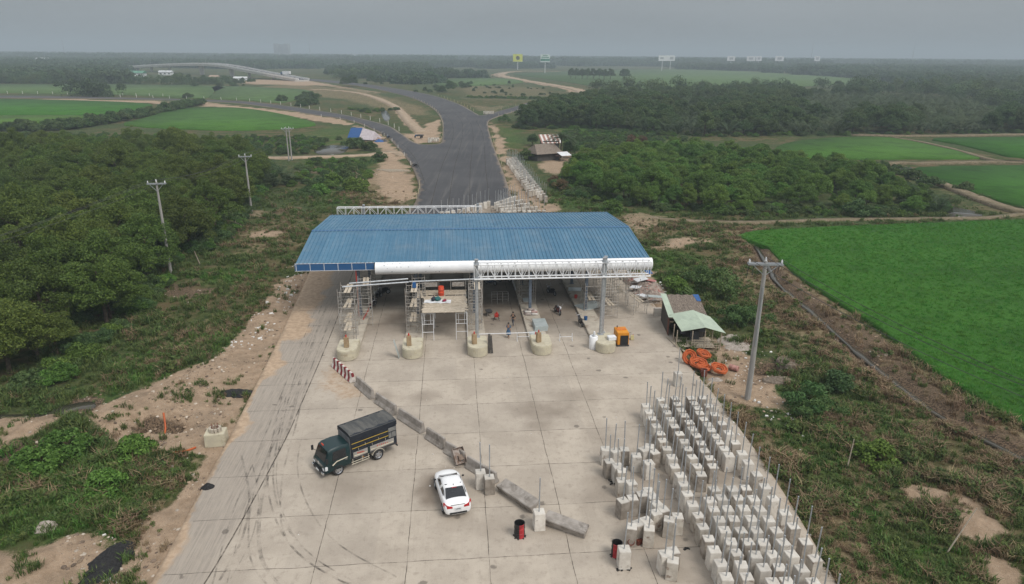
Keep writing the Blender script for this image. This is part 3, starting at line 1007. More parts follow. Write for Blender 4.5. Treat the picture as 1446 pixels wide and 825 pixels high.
t = NT('still_water')
co = t.co('Object')
WATER_M = t.done(t.bsdf((0.06, 0.055, 0.042), 0.16, t.bump(t.noise(1.5, co, 3), 0.05, 0.02), 0.5))
WATERS = [[(1332, 290), (1350, 292), (1372, 297), (1388, 303), (1370, 305), (1335, 303)], [(1252, 237), (1280, 235), (1288, 238), (1260, 240)], [(20, 190), (60, 187), (70, 194), (120, 193), (125, 199), (30, 197)],
          [(445, 208), (470, 205), (492, 207), (482, 216), (450, 217)], [(538, 156), (545, 156), (551, 165), (546, 171), (540, 165)], [(-20, 586), (60, 583), (90, 572), (128, 566), (134, 574), (105, 582), (70, 594), (-20, 600)], [(100, 190), (118, 192), (122, 200), (104, 199)]]
for wv in WATERS:
    sheet('water', catmull(PX(wv), True, 3), -0.06, WATER_M, depth=0.4)
L, R = ribbon_poly(DITCH, [0.28 + 0.5 * random.random() for _ in DITCH])
sheet('ditch_water', L + R[::-1], -0.42, WATER_M, depth=0.2)
# ------------------------------------------------------------------ vegetation
def leaf_mat(name, c1, c2, var=0.18, trans=0.25, rough=0.6, hue=0.02):
    t = NT(name)
    gi = t.n('ShaderNodeNewGeometry').outputs['Random Per Island']
    oi = t.n('ShaderNodeObjectInfo').outputs['Random']
    col = t.mix(t.ramp(gi, 0.1, 0.9), c1, c2)
    hv = t.n('ShaderNodeHueSaturation', Color=col)
    t.s(hv, 'Value', t.n('ShaderNodeMapRange', i0=oi, i1=0.0, i2=1.0, i3=1 - var, i4=1 + var).outputs[0])
    t.s(hv, 'Hue', t.n('ShaderNodeMapRange', i0=t.math('FRACT', t.math('MULTIPLY', oi, 17.3)), i1=0.0, i2=1.0, i3=0.5 - hue, i4=0.5 + hue).outputs[0])
    b = t.bsdf(hv.outputs[0], rough, None, 0.25)
    tr = t.n('ShaderNodeBsdfTranslucent', Color=hv.outputs[0])
    return t.done(t.n('ShaderNodeMixShader', i0=trans, i1=b.outputs[0], i2=tr.outputs[0]))


LEAF = {
    'grove': leaf_mat('grove_leaves', (0.051, 0.088, 0.014), (0.118, 0.167, 0.031), .24),
    'thicket': leaf_mat('thicket_leaves', (0.061, 0.125, 0.019), (0.135, 0.229, 0.043), .22),
    'dark': leaf_mat('dark_leaves', (0.044, 0.084, 0.026), (0.099, 0.149, 0.050)),
    'palm': leaf_mat('palm_leaves', (0.036, 0.061, 0.025), (0.091, 0.120, 0.053)),
    'blue': leaf_mat('bluish_leaves', (0.046, 0.101, 0.028), (0.101, 0.170, 0.052)),
    'far': leaf_mat('far_leaves', (0.038, 0.075, 0.031), (0.079, 0.123, 0.055)),
    'dead': leaf_mat('dead_leaves', (0.10, 0.06, 0.032), (0.16, 0.105, 0.06)),
    'grass': leaf_mat('grass_blades', (0.054, 0.092, 0.022), (0.121, 0.163, 0.046), 0.3, 0.3),
    'lush': leaf_mat('lush_blades', (0.055, 0.132, 0.020), (0.110, 0.204, 0.042), 0.25, 0.3),
    'dry': leaf_mat('dry_blades', (0.138, 0.094, 0.048), (0.287, 0.213, 0.127), 0.3, 0.25),
    'rice': leaf_mat('rice_blades', (0.050, 0.184, 0.015), (0.078, 0.232, 0.024), 0.15, 0.3),
}
BARK_M = surf('bark', (0.11, 0.085, 0.06), (0.06, 0.047, 0.035), 4, 0.9, 0.6, 12)


def unit_rand(n, rng):
    v = rng.normal(size=(n, 3)); return v / (np.linalg.norm(v, axis=1)[:, None] + 1e-9)


def leaf_quads(C, N, size, aspect, rng):
    """diamond leaves at centres C, facing N"""
    n = len(C)
    a = np.cross(N, unit_rand(n, rng)); a /= (np.linalg.norm(a, axis=1)[:, None] + 1e-9)
    b = np.cross(N, a)
    s = (size * rng.uniform(0.6, 1.35, n))[:, None]
    V = np.empty((n, 4, 3))
    V[:, 0] = C - a * s; V[:, 1] = C + b * s * aspect + N * s * 0.15; V[:, 2] = C + a * s; V[:, 3] = C - b * s * aspect + N * s * 0.15
    return V.reshape(-1, 3)


def crown_mesh(name, mat, seed, r=2.6, h=4.0, base=2.0, clumps=34, leaves=150, size=0.2, cr=0.85, aspect=0.5, lean=0.0):
    rng = np.random.default_rng(seed)
    C, N = [], []
    ph = rng.uniform(0, 6.28, 4)
    for i in range(clumps):
        d = unit_rand(1, rng)[0]
        d[2] = abs(d[2]) * 1.15 - 0.25
        k = rng.uniform(0.45, 1.0) ** 0.6
        az = math.atan2(d[1], d[0])
        lob = 1 + 0.22 * math.sin(2 * az + ph[0]) + 0.16 * math.sin(3 * az + ph[1])
        c = np.array([d[0] * r * k * lob, d[1] * r * k * lob, base + (0.28 + d[2] * 0.72 * k * (1 + 0.15 * math.sin(az + ph[2]))) * h])
        rc = cr * rng.uniform(0.65, 1.3)
        n = int(leaves * (rc / cr) ** 2)
        u = unit_rand(n, rng)
        u[:, 2] = np.where(u[:, 2] < -0.4, -u[:, 2], u[:, 2])
        rr = rc * rng.uniform(0.35, 1.08, n) ** 0.5
        sq = np.array([1.0, 1.0, 0.78])
        p = c + u * rr[:, None] * sq
        nn = u * 0.7 + unit_rand(n, rng) * 0.75 + np.array([0, 0, 0.25])
        nn /= np.linalg.norm(nn, axis=1)[:, None]
        C.append(p); N.append(nn)
    C = np.concatenate(C); N = np.concatenate(N)
    V = leaf_quads(C, N, size, aspect, rng)
    return np_mesh(name, V, np.arange(len(V)).reshape(-1, 4), mat)


def trunk_mesh(name, seed, h, r, limbs=5, spread=1.6):
    rng = random.Random(seed)
    mb = MB()
    bend = [(rng.uniform(-.3, .3), rng.uniform(-.3, .3)) for _ in range(5)]
    pts = [Vector((bend[i][0] * i * .25, bend[i][1] * i * .25, h * i / 4 - 0.35)) for i in range(5)]
    mb.path(pts, [r * 1.25, r, r * .85, r * .65, r * .35], 7)
    for k in range(limbs):
        a = 6.283 * k / limbs + rng.uniform(-.4, .4)
        i = rng.choice([1, 2, 2, 3])
        p = pts[i]; L = spread * rng.uniform(.7, 1.2)
        q = p + Vector((math.cos(a) * L * .5, math.sin(a) * L * .5, h * .14)); e = p + Vector((math.cos(a) * L, math.sin(a) * L, h * .34))
        mb.path([p, q, e], [r * .5, r * .32, r * .12], 5)
    return mb.mesh(name, BARK_M, smooth=True)


def make_tree(species, variants, name='tree'):
    """templates kept off the scene until the first is placed"""
    out = []
    for i in range(variants):
        out.append(species(i))
    return out


class Plant:
    """one kind of plant: list of (crown mesh, trunk mesh or None)"""

    def __init__(self, name, meshes, parts=('crown', 'trunk')):
        self.name, self.meshes, self.parts = name, meshes, parts

    def place(self, i, loc, rz, s, label, cat, group=None, sz=None):
        ms = self.meshes[i % len(self.meshes)]
        ms = [m for m in ms if m is not None]
        if len(ms) == 1:
            o = bpy.data.objects.new(self.name, ms[0]); link(o)
            o.location = loc; o.rotation_euler = (0, 0, rz); tag(o, label, cat, group)
        else:
            o = thing(self.name, loc, label, cat, group, rz)
            for m, pn in zip(ms, self.parts):
                link(bpy.data.objects.new(pn, m), o)
        o.scale = (s, s, sz if sz else s)
        return o


GROVE = Plant('tree', [(crown_mesh('grove_crown', LEAF['grove'], 100 + i, r=3.0 + .3 * (i % 3), h=4.6 + .5 * (i % 2), base=1.6, clumps=84, leaves=270, size=0.098, cr=0.72, aspect=.42),
                         trunk_mesh('grove_trunk', 100 + i, 5.0, .16)) for i in range(6)])
THICK = Plant('tree', [(crown_mesh('thicket_crown', LEAF['thicket'], 200 + i, r=2.5 + .3 * (i % 3), h=3.8 + .4 * (i % 2), base=1.2, clumps=64, leaves=230, size=0.105, cr=0.68, aspect=.45),
                        trunk_mesh('thicket_trunk', 200 + i, 4.0, .12)) for i in range(5)])
DARKT = Plant('tree', [(crown_mesh('dark_crown', LEAF['dark'], 300 + i, r=3.2, h=5.4, base=1.8, clumps=60, leaves=130, size=0.2, cr=0.9, aspect=.45),
                        trunk_mesh('dark_trunk', 300 + i, 5.5, .2)) for i in range(4)])
BUSH = Plant('bush', [(crown_mesh('bush_crown', LEAF['dark'], 400 + i, r=1.7, h=1.9, base=0.05, clumps=26, leaves=120, size=0.15, cr=0.6), None) for i in range(4)])
GBUSH = Plant('bush', [(crown_mesh('green_bush_crown', LEAF['thicket'], 420 + i, r=1.5, h=1.6, base=0.0, clumps=24, leaves=120, size=0.14, cr=0.55), None) for i in range(3)])
FEATH = Plant('bush', [(crown_mesh('feathery_bush_crown', LEAF['blue'], 440 + i, r=2.1, h=1.9, base=0.0, clumps=17, leaves=120, size=0.15, cr=0.55, aspect=.28), None) for i in range(3)])
DEADB = Plant('bush', [(crown_mesh('withered_crown', LEAF['dead'], 460 + i, r=1.3, h=1.6, base=0.0, clumps=16, leaves=80, size=0.16, cr=0.6, aspect=.25), None) for i in range(2)])


def frond_palm(name, seed, fronds=14, L=5.5, stem=0.0, mat=None, upright=0.55, leaf=0.75):
    rng = np.random.default_rng(seed)
    V = []
    for k in range(fronds):
        a = 6.283 * k / fronds + rng.uniform(-.35, .35)
        up = upright + rng.uniform(-.25, .3)
        ln = L * rng.uniform(.7, 1.1)
        n = 26
        s = np.linspace(0, 1, n)
        el = np.clip(1.35 * up + 0.35, .1, 1.5) - s * (1.0 + .5 * (1 - up))
        dx = np.cumsum(np.cos(el)) * ln / n; dz = np.cumsum(np.sin(el)) * ln / n
        p = np.stack([np.cos(a) * dx, np.sin(a) * dx, dz + stem], -1)
        tng = np.gradient(p, axis=0); tng /= np.linalg.norm(tng, axis=1)[:, None]
        side = np.array([-math.sin(a), math.cos(a), 0.0])
        nrm = np.cross(side, tng)
        # rachis
        for i in range(n - 1):
            w0 = .045 * (1 - s[i]) + .012
            V += [p[i] - side * w0, p[i] + side * w0, p[i + 1] + side * w0 * .9, p[i + 1] - side * w0 * .9]
        for i in range(3, n):
            l = leaf * ln / 5.5 * math.sin(math.pi * min(1, .18 + .82 * (1 - s[i]) ** .8)) + .15
            for sg in (-1, 1):
                d = side * sg * .8 + tng[i] * .6 - nrm[i] * rng.uniform(-.1, .35) - np.array([0, 0, .18])
                d /= np.linalg.norm(d)
                wv = tng[i] * .06
                q = p[i] + d * l
                m = p[i] + d * l * .5 + nrm[i] * .03
                V += [p[i] - wv * .5, m - wv, q, m + wv]
    V = np.array(V)
    return np_mesh(name, V, np.arange(len(V)).reshape(-1, 4), mat)


def palm_trunk(name, seed, h, r):
    rng = random.Random(seed)
    pts = [Vector((.08 * i * i * .25, .04 * i, h * i / 5 - .3 * (i == 0))) for i in range(6)]
    return MB().path(pts, [r * 1.4, r, r * .9, r * .85, r * .8, r * .8], 8).mesh(name, BARK_M, smooth=True)


NIPA = Plant('nipa_palm', [(frond_palm('nipa_fronds', 500 + i, 15, 6.2, 0.0, LEAF['palm'], .62), None) for i in range(4)])
COCO = Plant('coconut_palm', [(frond_palm('coconut_fronds', 520, 20, 3.6, 3.6, LEAF['palm'], .3, .8), palm_trunk('coconut_trunk', 5, 3.7, .16))])


def in_any(x, y, polys, margin=0.0):
    for p in polys:
        if float(poly_sd(np.array([x]), np.array([y]), p)[0]) > -margin: return True
    return False


def poisson(poly, spacing, seed, jitter=0.42):
    """loosely even points in a world outline"""
    rng = np.random.default_rng(seed)
    xs = np.arange(min(p.x for p in poly), max(p.x for p in poly), spacing)
    ys = np.arange(min(p.y for p in poly), max(p.y for p in poly), spacing * .87)
    gx, gy = np.meshgrid(xs, ys)
    gx = gx + (np.arange(gx.shape[0]) % 2)[:, None] * spacing * .5
    gx = gx + rng.uniform(-1, 1, gx.shape) * spacing * jitter; gy = gy + rng.uniform(-1, 1, gy.shape) * spacing * jitter
    m = poly_sd(gx, gy, poly) > 0
    return list(zip(gx[m].tolist(), gy[m].tolist()))


# --- grove on the left bank
g_grove = 'bushy trees of the dense grove left of the toll plaza'
GROVE_POLY = PX([(-330, 560), (-150, 590), (0, 560), (70, 520), (120, 480), (165, 445), (205, 405), (226, 374), (272, 352), (308, 326), (328, 305), (342, 283), (368, 258), (375, 238), (345, 222), (290, 218), (240, 212), (200, 210), (150, 214), (80, 216), (0, 212), (-120, 212), (-300, 230)])
pts = sorted(poisson(GROVE_POLY, 6.6, 3), key=lambda q: q[1])
grove_rest, n_grove = [], 0
for k, (x, y) in enumerate(pts):
    if x < -0.80 * y - 8: continue
    px, py = proj((x, y, 0))
    n_grove += 1
    if n_grove > 150 and py > 218 and poly_sd(np.array([x]), np.array([y]), GROVE_POLY)[0] > 4:
        grove_rest.append((x, y, 0)); continue
    s = random.uniform(.92, 1.42)
    edge = float(poly_sd(np.array([x]), np.array([y]), GROVE_POLY)[0])
    if edge < 2.5: s *= .8
    if py < 235: s *= random.uniform(.7, 1.0)
    lab = 'bushy tree with dull green foliage inside the dense grove left of the toll plaza'
    if edge < 4 and py > 300: lab = 'low bushy tree at the ragged roadside edge of the left grove'
    elif py < 240: lab = 'bushy tree at the far side of the left grove, by the bright fields'
    GROVE.place(k + (k * 7) % 5, (x, y, gz1(x, y)), random.uniform(0, 6.28), s, lab, 'tree', g_grove, s * random.uniform(.85, 1.12))
# a few that stand out above the grove
for (px, py, s, lab) in [(256, 232, 1.55, 'tallest rounded tree rising above the left grove towards the bright field'), (222, 262, 1.25, 'broad rounded crown in the middle of the grove below the tallest tree'),
                         (118, 400, 1.35, 'large light green crown leaning over the near grove edge'), (318, 300, 1.2, 'full tree at the grove edge beside the second utility pole'), (60, 330, 1.3, 'wide dull green crown deep inside the left grove'),
                         (200, 345, 1.3, 'full round crown right behind the nearest left utility pole'), (212, 384, 1.25, 'leafy tree left of the nearest left utility pole foot'), (268, 350, 1.3, 'leafy tree right behind the nearest left pole, at the grove edge'), (305, 325, 1.25, 'bushy tree at the grove edge between the two left poles'), (322, 296, 1.35, 'tall tree at the grove edge just left of the second pole'), (352, 264, 1.2, 'tree at the grove edge just beyond the second pole'), (150, 452, 1.2, 'light green tree at the near bulge of the left grove')]:
    p = P(px, py)
    GROVE.place(int(px), (p.x, p.y, gz1(p.x, p.y)), px, s, lab, 'tree', g_grove)

# --- thicket on the right bank
g_th = 'bright green trees of the thicket right of the asphalt road'
TH_POLY = PX([(798, 262), (830, 280), (880, 288), (930, 292), (1000, 298), (1060, 300), (1150, 300), (1230, 300), (1290, 300), (1320, 296), (1290, 270), (1240, 255), (1190, 240), (1120, 232), (1060, 226), (1000, 222), (930, 220), (860, 226), (815, 240)])
for k, (x, y) in enumerate(sorted(poisson(TH_POLY, 5.2, 5), key=lambda q: q[1])):
    px, py = proj((x, y, 0))
    if k >= 78:
        grove_rest.append((x, y, 1)); continue
    s = random.uniform(.8, 1.15)
    if px > 1150: s *= .72
    if py > 285: s *= .85
    lab = 'bright green tree inside the thicket right of the asphalt road'
    if py > 280: lab = 'leafy tree along the front edge of the right thicket above the sandy track'
    elif px > 1150: lab = 'low tree at the pond end of the right thicket'
    THICK.place(k + (k * 3) % 4, (x, y, gz1(x, y)), random.uniform(0, 6.28), s, lab, 'tree', g_th, s * random.uniform(.9, 1.15))

# --- palm belt and dark trees behind it
BELT = PX([(735, 182), (742, 168), (780, 156), (820, 150), (880, 141), (960, 137), (1080, 136), (1200, 140), (1330, 144), (1372, 152), (1400, 166), (1480, 172), (1500, 187), (1300, 189), (1200, 190), (1000, 192), (930, 190), (880, 184), (800, 180)])
pts = sorted(poisson(BELT, 5.6, 8), key=lambda q: q[1] + .15 * abs(q[0] - 60))
g_np, g_bt = 'nipa palms of the belt behind the right thicket', 'dark trees of the belt behind the right thicket'
belt_rest = []
n_ind = n_dark = 0
for k, (x, y) in enumerate(pts):
    px, py = proj((x, y, 0))
    palmy = vnoise(np.array([px / 90.0]), np.array([py / 26.0]), 91)[0]
    is_palm = palmy + random.uniform(-.3, .3) > (.34 if px > 860 else .6)
    if n_ind < (150 if is_palm else 999) and (is_palm or n_dark < 34):
        n_ind += is_palm; n_dark += not is_palm
        if is_palm:
            NIPA.place(k, (x, y, gz1(x, y)), random.uniform(0, 6.28), random.uniform(.8, 1.25), 'nipa palm with long grey green fronds in the belt behind the right thicket', 'palm', g_np)
        else:
            DARKT.place(k, (x, y, gz1(x, y)), random.uniform(0, 6.28), random.uniform(.75, 1.15), 'dark rounded tree among the palms behind the right thicket', 'tree', g_bt)
    else:
        belt_rest.append((x, y, 0 if is_palm else 1))

# --- row of small trees on the pale field, single trees and bushes
for i, px in enumerate((806, 813, 822, 829, 838, 846, 853, 862, 880, 885)):
    p = P(px, 111.5 + .15 * i)
    DARKT.place(i, (p.x, p.y, -.1), i, random.uniform(1.15, 1.5), ['leftmost of the dark trees in the short row on the pale far field', 'second dark tree from the left in the short row on the far field', 'third dark tree from the left in the row on the far field', 'fourth dark tree from the left in the row on the far field', 'fifth dark tree from the left in the row on the far field', 'sixth dark tree from the left in the row on the far field', 'seventh dark tree from the left in the row on the far field', 'small dark tree after the gap in the row on the far field', 'tall dark tree at the right end of the far field row', 'rightmost dark tree of the row on the far field'][i], 'tree', 'row of trees on the pale far field', 1.7)

HEDGE = catmull(PX([(283, 147.5), (262, 151), (240, 156), (205, 163), (170, 170), (130, 177), (80, 183), (20, 184), (-40, 184)]), False, 6)
for i, p in enumerate(HEDGE):
    s = random.uniform(1.3, 2.1)
    BUSH.place(i, (p.x + random.uniform(-1, 1), p.y + random.uniform(-2, 2), -.1), i * 1.7, s, 'dark bush in the hedge line between the two bright left fields', 'bush', 'bushes of the hedge between the left fields')
single = [
    (BUSH, 500, 208, 1.7, 'dark round bush below the blue tent beside the branch road'), (BUSH, 520, 212, 1.3, 'small dark bush right of the big one below the tent'),
    (BUSH, 536, 226, 1.1, 'lone bush on the verge below the sandy crossing'), (FEATH, 711, 172, 1.5, 'pale green bush at the side road corner'),
    (BUSH, 748, 224, 1.5, 'dark bush growing against the thatched hut wall'), (BUSH, 760, 222, 1.2, 'second dark bush beside the thatched hut wall'), (DARKT, 752, 205, .55, 'small dark tree behind the thatched hut'), (DARKT, 806, 222, .7, 'dark tree right of the coconut palm'),
    (FEATH, 1008, 412, 1.55, 'large feathery bush behind the shack roof'), (FEATH, 985, 398, 1.1, 'feathery bush left of the large one behind the shack'), (FEATH, 1060, 460, 1.15, 'low feathery bush between shack and utility pole'), (FEATH, 1032, 452, .9, 'small feathery bush against the shack side'),
    (FEATH, 1140, 574, 1.05, 'feathery bush right of the near utility pole foot'), (FEATH, 1160, 590, .9, 'small feathery bush beyond the pole foot bush'), (BUSH, 1205, 302, 1.35, 'dark round bush alone on the track before the right thicket'),
    (BUSH, 1362, 268, .95, 'dark bush on the bank of the second right field'), (BUSH, 1312, 262, 1.3, 'dark bush by the pond bank at the thicket end'), (BUSH, 1290, 252, 1.2, 'dark bush on the bund behind the pond'),
    (GBUSH, 955, 408, 1.0, 'green bush beside the rubble heap behind the shack'), (GBUSH, 470, 258, 1.3, 'leafy bush in the weeds left of the asphalt'), (GBUSH, 505, 268, 1.5, 'broad green bush in the weeds above the rear gantry'), (GBUSH, 452, 272, 1.2, 'green bush beside the banana clump'), (BUSH, 490, 252, 1.1, 'dark bush in the weeds below the timber stack'),
    (GBUSH, 1010, 300, 1.2, 'green bush at the foot of the right thicket edge'), (GBUSH, 866, 296, 1.2, 'green bush at the left foot of the right thicket'), (DEADB, 793, 268, 1.4, 'withered brown bush at the left end of the right thicket'), (DEADB, 783, 258, 1.0, 'smaller withered brown bush beside the thicket end'), (DEADB, 893, 205, 1.8, 'brown withered bush before the palm belt'), (DEADB, 905, 203, 1.5, 'second brown withered bush before the palm belt'),
    (GBUSH, 60, 660, .9, 'leafy weed clump on the near left bank'), (GBUSH, 190, 640, .8, 'light green clump beside the muddy rut'), (GBUSH, 150, 690, .8, 'green weed clump in the near left grass'), (GBUSH, 100, 640, .9, 'green clump along the muddy rut'), (BUSH, 1180, 545, .8, 'dark weed clump in the right grass'), (GBUSH, 1240, 650, .9, 'bushy weed clump beside the leaning stake'),
    (BUSH, 265, 138, 1.6, 'bush on the verge of the far left road'), (BUSH, 275, 122, 1.6, 'small dark bush on the pale far left field'),
]
for k, (pl, px, py, s, lab) in enumerate(single):
    p = P(px, py)
    pl.place(k, (p.x, p.y, gz1(p.x, p.y)), k * 2.1, s, lab, 'tree' if pl is DARKT else 'bush')
for px, py, s, lab in [(388, 262, 1.05, 'nipa palm clump at the far grove end beside the double pole'), (402, 258, 1.15, 'tall nipa palm clump right of the second utility pole'), (376, 266, .8, 'small nipa palm below the far grove end'), (1325, 298, .75, 'nipa palm at the pond by the thicket end'), (1300, 292, .75, 'nipa palm left of the pond at the thicket end'), (1128, 300, .5, 'pale small palm at the front of the right thicket')]:
    p = P(px, py)
    NIPA.place(int(px), (p.x, p.y, gz1(p.x, p.y)), px, s, lab, 'palm')
p = P(792, 222)
COCO.place(0, (p.x, p.y, gz1(p.x, p.y)), 1.0, 1.45, 'coconut palm standing beside the thatched hut', 'palm')


# --- scatter by geometry nodes: only for what nobody could count
def scatter(name, pts, rot, scl, idx, meshes, tilt=None):
    me = bpy.data.meshes.new(name)
    me.vertices.add(len(pts)); me.vertices.foreach_set('co', np.asarray(pts, dtype=np.float32).ravel())
    for nm, a, ty in (('rz', rot, 'FLOAT'), ('sc', scl, 'FLOAT'), ('ix', idx, 'INT')):
        at = me.attributes.new(nm, ty, 'POINT'); at.data.foreach_set('value', np.asarray(a, dtype=np.float32 if ty == 'FLOAT' else np.int32))
    o = bpy.data.objects.new(name, me); link(o)
    g = bpy.data.node_groups.new(name + '_scatter', 'GeometryNodeTree')
    g.interface.new_socket('Geometry', in_out='INPUT', socket_type='NodeSocketGeometry')
    g.interface.new_socket('Geometry', in_out='OUTPUT', socket_type='NodeSocketGeometry')
    N = g.nodes.new; Lk = g.links.new
    gi, go = N('NodeGroupInput'), N('NodeGroupOutput')
    iop = N('GeometryNodeInstanceOnPoints')
    jn = N('GeometryNodeGeometryToInstance')
    for m in meshes[::-1]:
        tmp = bpy.data.objects.new(m.name, m)
        oi = N('GeometryNodeObjectInfo'); oi.inputs[0].default_value = tmp
        Lk(oi.outputs['Geometry'], jn.inputs[0])
    def at(nm, ty):
        a = N('GeometryNodeInputNamedAttribute'); a.data_type = ty; a.inputs[0].default_value = nm; return a.outputs[0]
    cx = N('ShaderNodeCombineXYZ'); Lk(at('rz', 'FLOAT'), cx.inputs[2])
    Lk(gi.outputs[0], iop.inputs['Points']); Lk(jn.outputs[0], iop.inputs['Instance'])
    iop.inputs['Pick Instance'].default_value = True
    Lk(at('ix', 'INT'), iop.inputs['Instance Index']); Lk(cx.outputs[0], iop.inputs['Rotation']); Lk(at('sc', 'FLOAT'), iop.inputs['Scale'])
    Lk(iop.outputs[0], go.inputs[0])
    md = o.modifiers.new('scatter', 'NODES'); md.node_group = g
    o['kind'] = 'stuff'
    return o


def tuft(name, mat, seed, blades, h, spread, w, curl=.5):
    rng = np.random.default_rng(seed)
    V = []
    for b in range(blades):
        a = rng.uniform(0, 6.28); r = spread * math.sqrt(rng.uniform(0, 1))
        b0 = np.array([math.cos(a) * r, math.sin(a) * r, -.05])
        d = rng.uniform(0, 6.28); ln = h * rng.uniform(.55, 1.15); cu = curl * rng.uniform(.4, 1.3)
        dv = np.array([math.cos(d), math.sin(d), 0]); sv = np.array([-math.sin(d), math.cos(d), 0]) * w
        m = b0 + dv * ln * cu * .35 + np.array([0, 0, ln * .62]); e = b0 + dv * ln * cu + np.array([0, 0, ln * (1 - .3 * cu)])
        V += [b0 - sv * .7, b0 + sv * .7, m + sv, m - sv, m - sv, m + sv, e + sv * .15, e - sv * .15]
    V = np.array(V)
    return np_mesh(name, V, np.arange(len(V)).reshape(-1, 4), mat)


TUFTS = [tuft('tuft', LEAF['grass'], 600 + i, 26, .5 + .12 * i, .30, .022) for i in range(3)] + \
        [tuft('tuft', LEAF['lush'], 610 + i, 28, .5 + .1 * i, .30, .022) for i in range(2)] + \
        [tuft('tuft', LEAF['dry'], 620 + i, 26, .5 + .15 * i, .30, .018, .7) for i in range(2)] + \
        [crown_mesh('weed', LEAF['grass'], 630 + i, r=.42, h=.5, base=0, clumps=6, leaves=14, size=.10, cr=.22) for i in range(2)]
gr = np.random.default_rng(77)
NG = 150000
gy_ = 24 + (gr.uniform(0, 1, NG) ** 1.25) * 118
gx_ = gr.uniform(-1, 1, NG) * (0.80 * gy_ + 6)
so_, lu_, dr_, mu_ = masks(gx_, gy_)
nn = fbm(gx_, gy_, 2.2, 81, 4)
dens = np.clip(.30 + .5 * lu_ + .38 * dr_ + (nn - .5) * 1.3, .02, 1) * np.clip(1 - 1.25 * so_ - 1.1 * mu_, 0, 1)
dens = np.where((so_ > .3) & (nn > .58), np.maximum(dens, .14), dens)
keep = gr.uniform(0, 1, NG) < dens
for polys in (PAD, ROADP, *RICEP.values()):
    keep &= ~(poly_sd(gx_, gy_, polys) > -0.12)
keep &= line_d(gx_, gy_, DITCH) > .9
for k in SANDP:
    keep &= line_d(gx_, gy_, SANDP[k]) > 1.0
keep &= ~(poly_sd(gx_, gy_, GROVE_POLY) > 3.0)
keep &= ~(poly_sd(gx_, gy_, TH_POLY) > 3.0)
for wv in WATERS: keep &= ~(poly_sd(gx_, gy_, PX(wv)) > 0)
x, y = gx_[keep], gy_[keep]
ix = np.where(gr.uniform(0, 1, len(x)) < lu_[keep] * .85, gr.integers(3, 5, len(x)), gr.integers(0, 3, len(x)))
ix = np.where(gr.uniform(0, 1, len(x)) < np.clip(dr_[keep] * .95 + .02 + (nn[keep] - .5) * .9, 0, 1), gr.integers(5, 7, len(x)), ix)
ix = np.where(gr.uniform(0, 1, len(x)) < .10, gr.integers(7, 9, len(x)), ix)
sc = gr.uniform(.55, 1.25, len(x)) * (0.75 + .7 * smooth01((nn[keep] - .4) * 3)) * np.where(so_[keep] > .25, .6, 1)
scatter('grass', np.stack([x, y, gz(x, y) - .02], -1), gr.uniform(0, 6.28, len(x)), sc, ix, TUFTS)
print('tufts', len(x))

# rice seedlings standing on the near field
RT = [tuft('rice_tuft', LEAF['rice'], 650 + i, 16, .42, .20, .018, .45) for i in range(3)]
n = 42000
ry = gr.uniform(45, 128, n); rx = gr.uniform(20, 110, n)
k = (poly_sd(rx, ry, RICEP['near']) > .1) & (rx < .82 * ry + 4)
rx, ry = rx[k], ry[k]
scatter('rice_plants', np.stack([rx, ry, np.full(len(rx), .02) + .16 * (fbm(rx, ry, 2.4, 71, 4) - .5)], -1), gr.uniform(0, 6.28, len(rx)), gr.uniform(.75, 1.2, len(rx)), gr.integers(0, 3, len(rx)), RT)

# --- distant woods
def grove_patch(name, mat, seed, n=22, R=20, leaf=1.0):
    rng = np.random.default_rng(seed)
    C, N = [], []
    for i in range(n):
        a = rng.uniform(0, 6.28); r = R * math.sqrt(rng.uniform(0, 1))
        h = rng.uniform(4.5, 10.5); cr = rng.uniform(2.6, 4.6)
        c = np.array([math.cos(a) * r, math.sin(a) * r, h - cr * .8])
        m = 110
        u = unit_rand(m, rng); u[:, 2] = np.abs(u[:, 2]) * 1.2 - .3
        p = c + u * cr * rng.uniform(.6, 1.1, m)[:, None] * np.array([1, 1, .9])
        C.append(p); nn = u + unit_rand(m, rng) * .6; N.append(nn / np.linalg.norm(nn, axis=1)[:, None])
        m2 = 24   # skirts of undergrowth down to the ground
        q = np.stack([c[0] + rng.normal(0, cr * .6, m2), c[1] + rng.normal(0, cr * .6, m2), rng.uniform(0, max(1, c[2]), m2)], -1)
        C.append(q); nn = unit_rand(m2, rng); N.append(nn)
    V = leaf_quads(np.concatenate(C), np.concatenate(N), leaf, .6, rng)
    return np_mesh(name, V, np.arange(len(V)).reshape(-1, 4), mat)


PATCH = [grove_patch('woods_patch', LEAF['far'], 700 + i) for i in range(4)]
SPATCH = [grove_patch('tree_line_patch', LEAF['dark'], 720 + i, 9, 7, .45) for i in range(2)]
SCRUB = [grove_patch('scrub_patch', LEAF['far'], 710 + i, 14, 12, .6) for i in range(2)]
def px_of(X, Y):
    w = Y * math.cos(PITCH) + CAM_H * math.sin(PITCH)
    r = X * CAM_R.x + Y * CAM_R.y - CAM_H * CAM_R.z
    u = X * CAM_U.x + Y * CAM_U.y - CAM_H * CAM_U.z
    return IW / 2 + FPX * r / w, IH / 2 - FPX * u / w


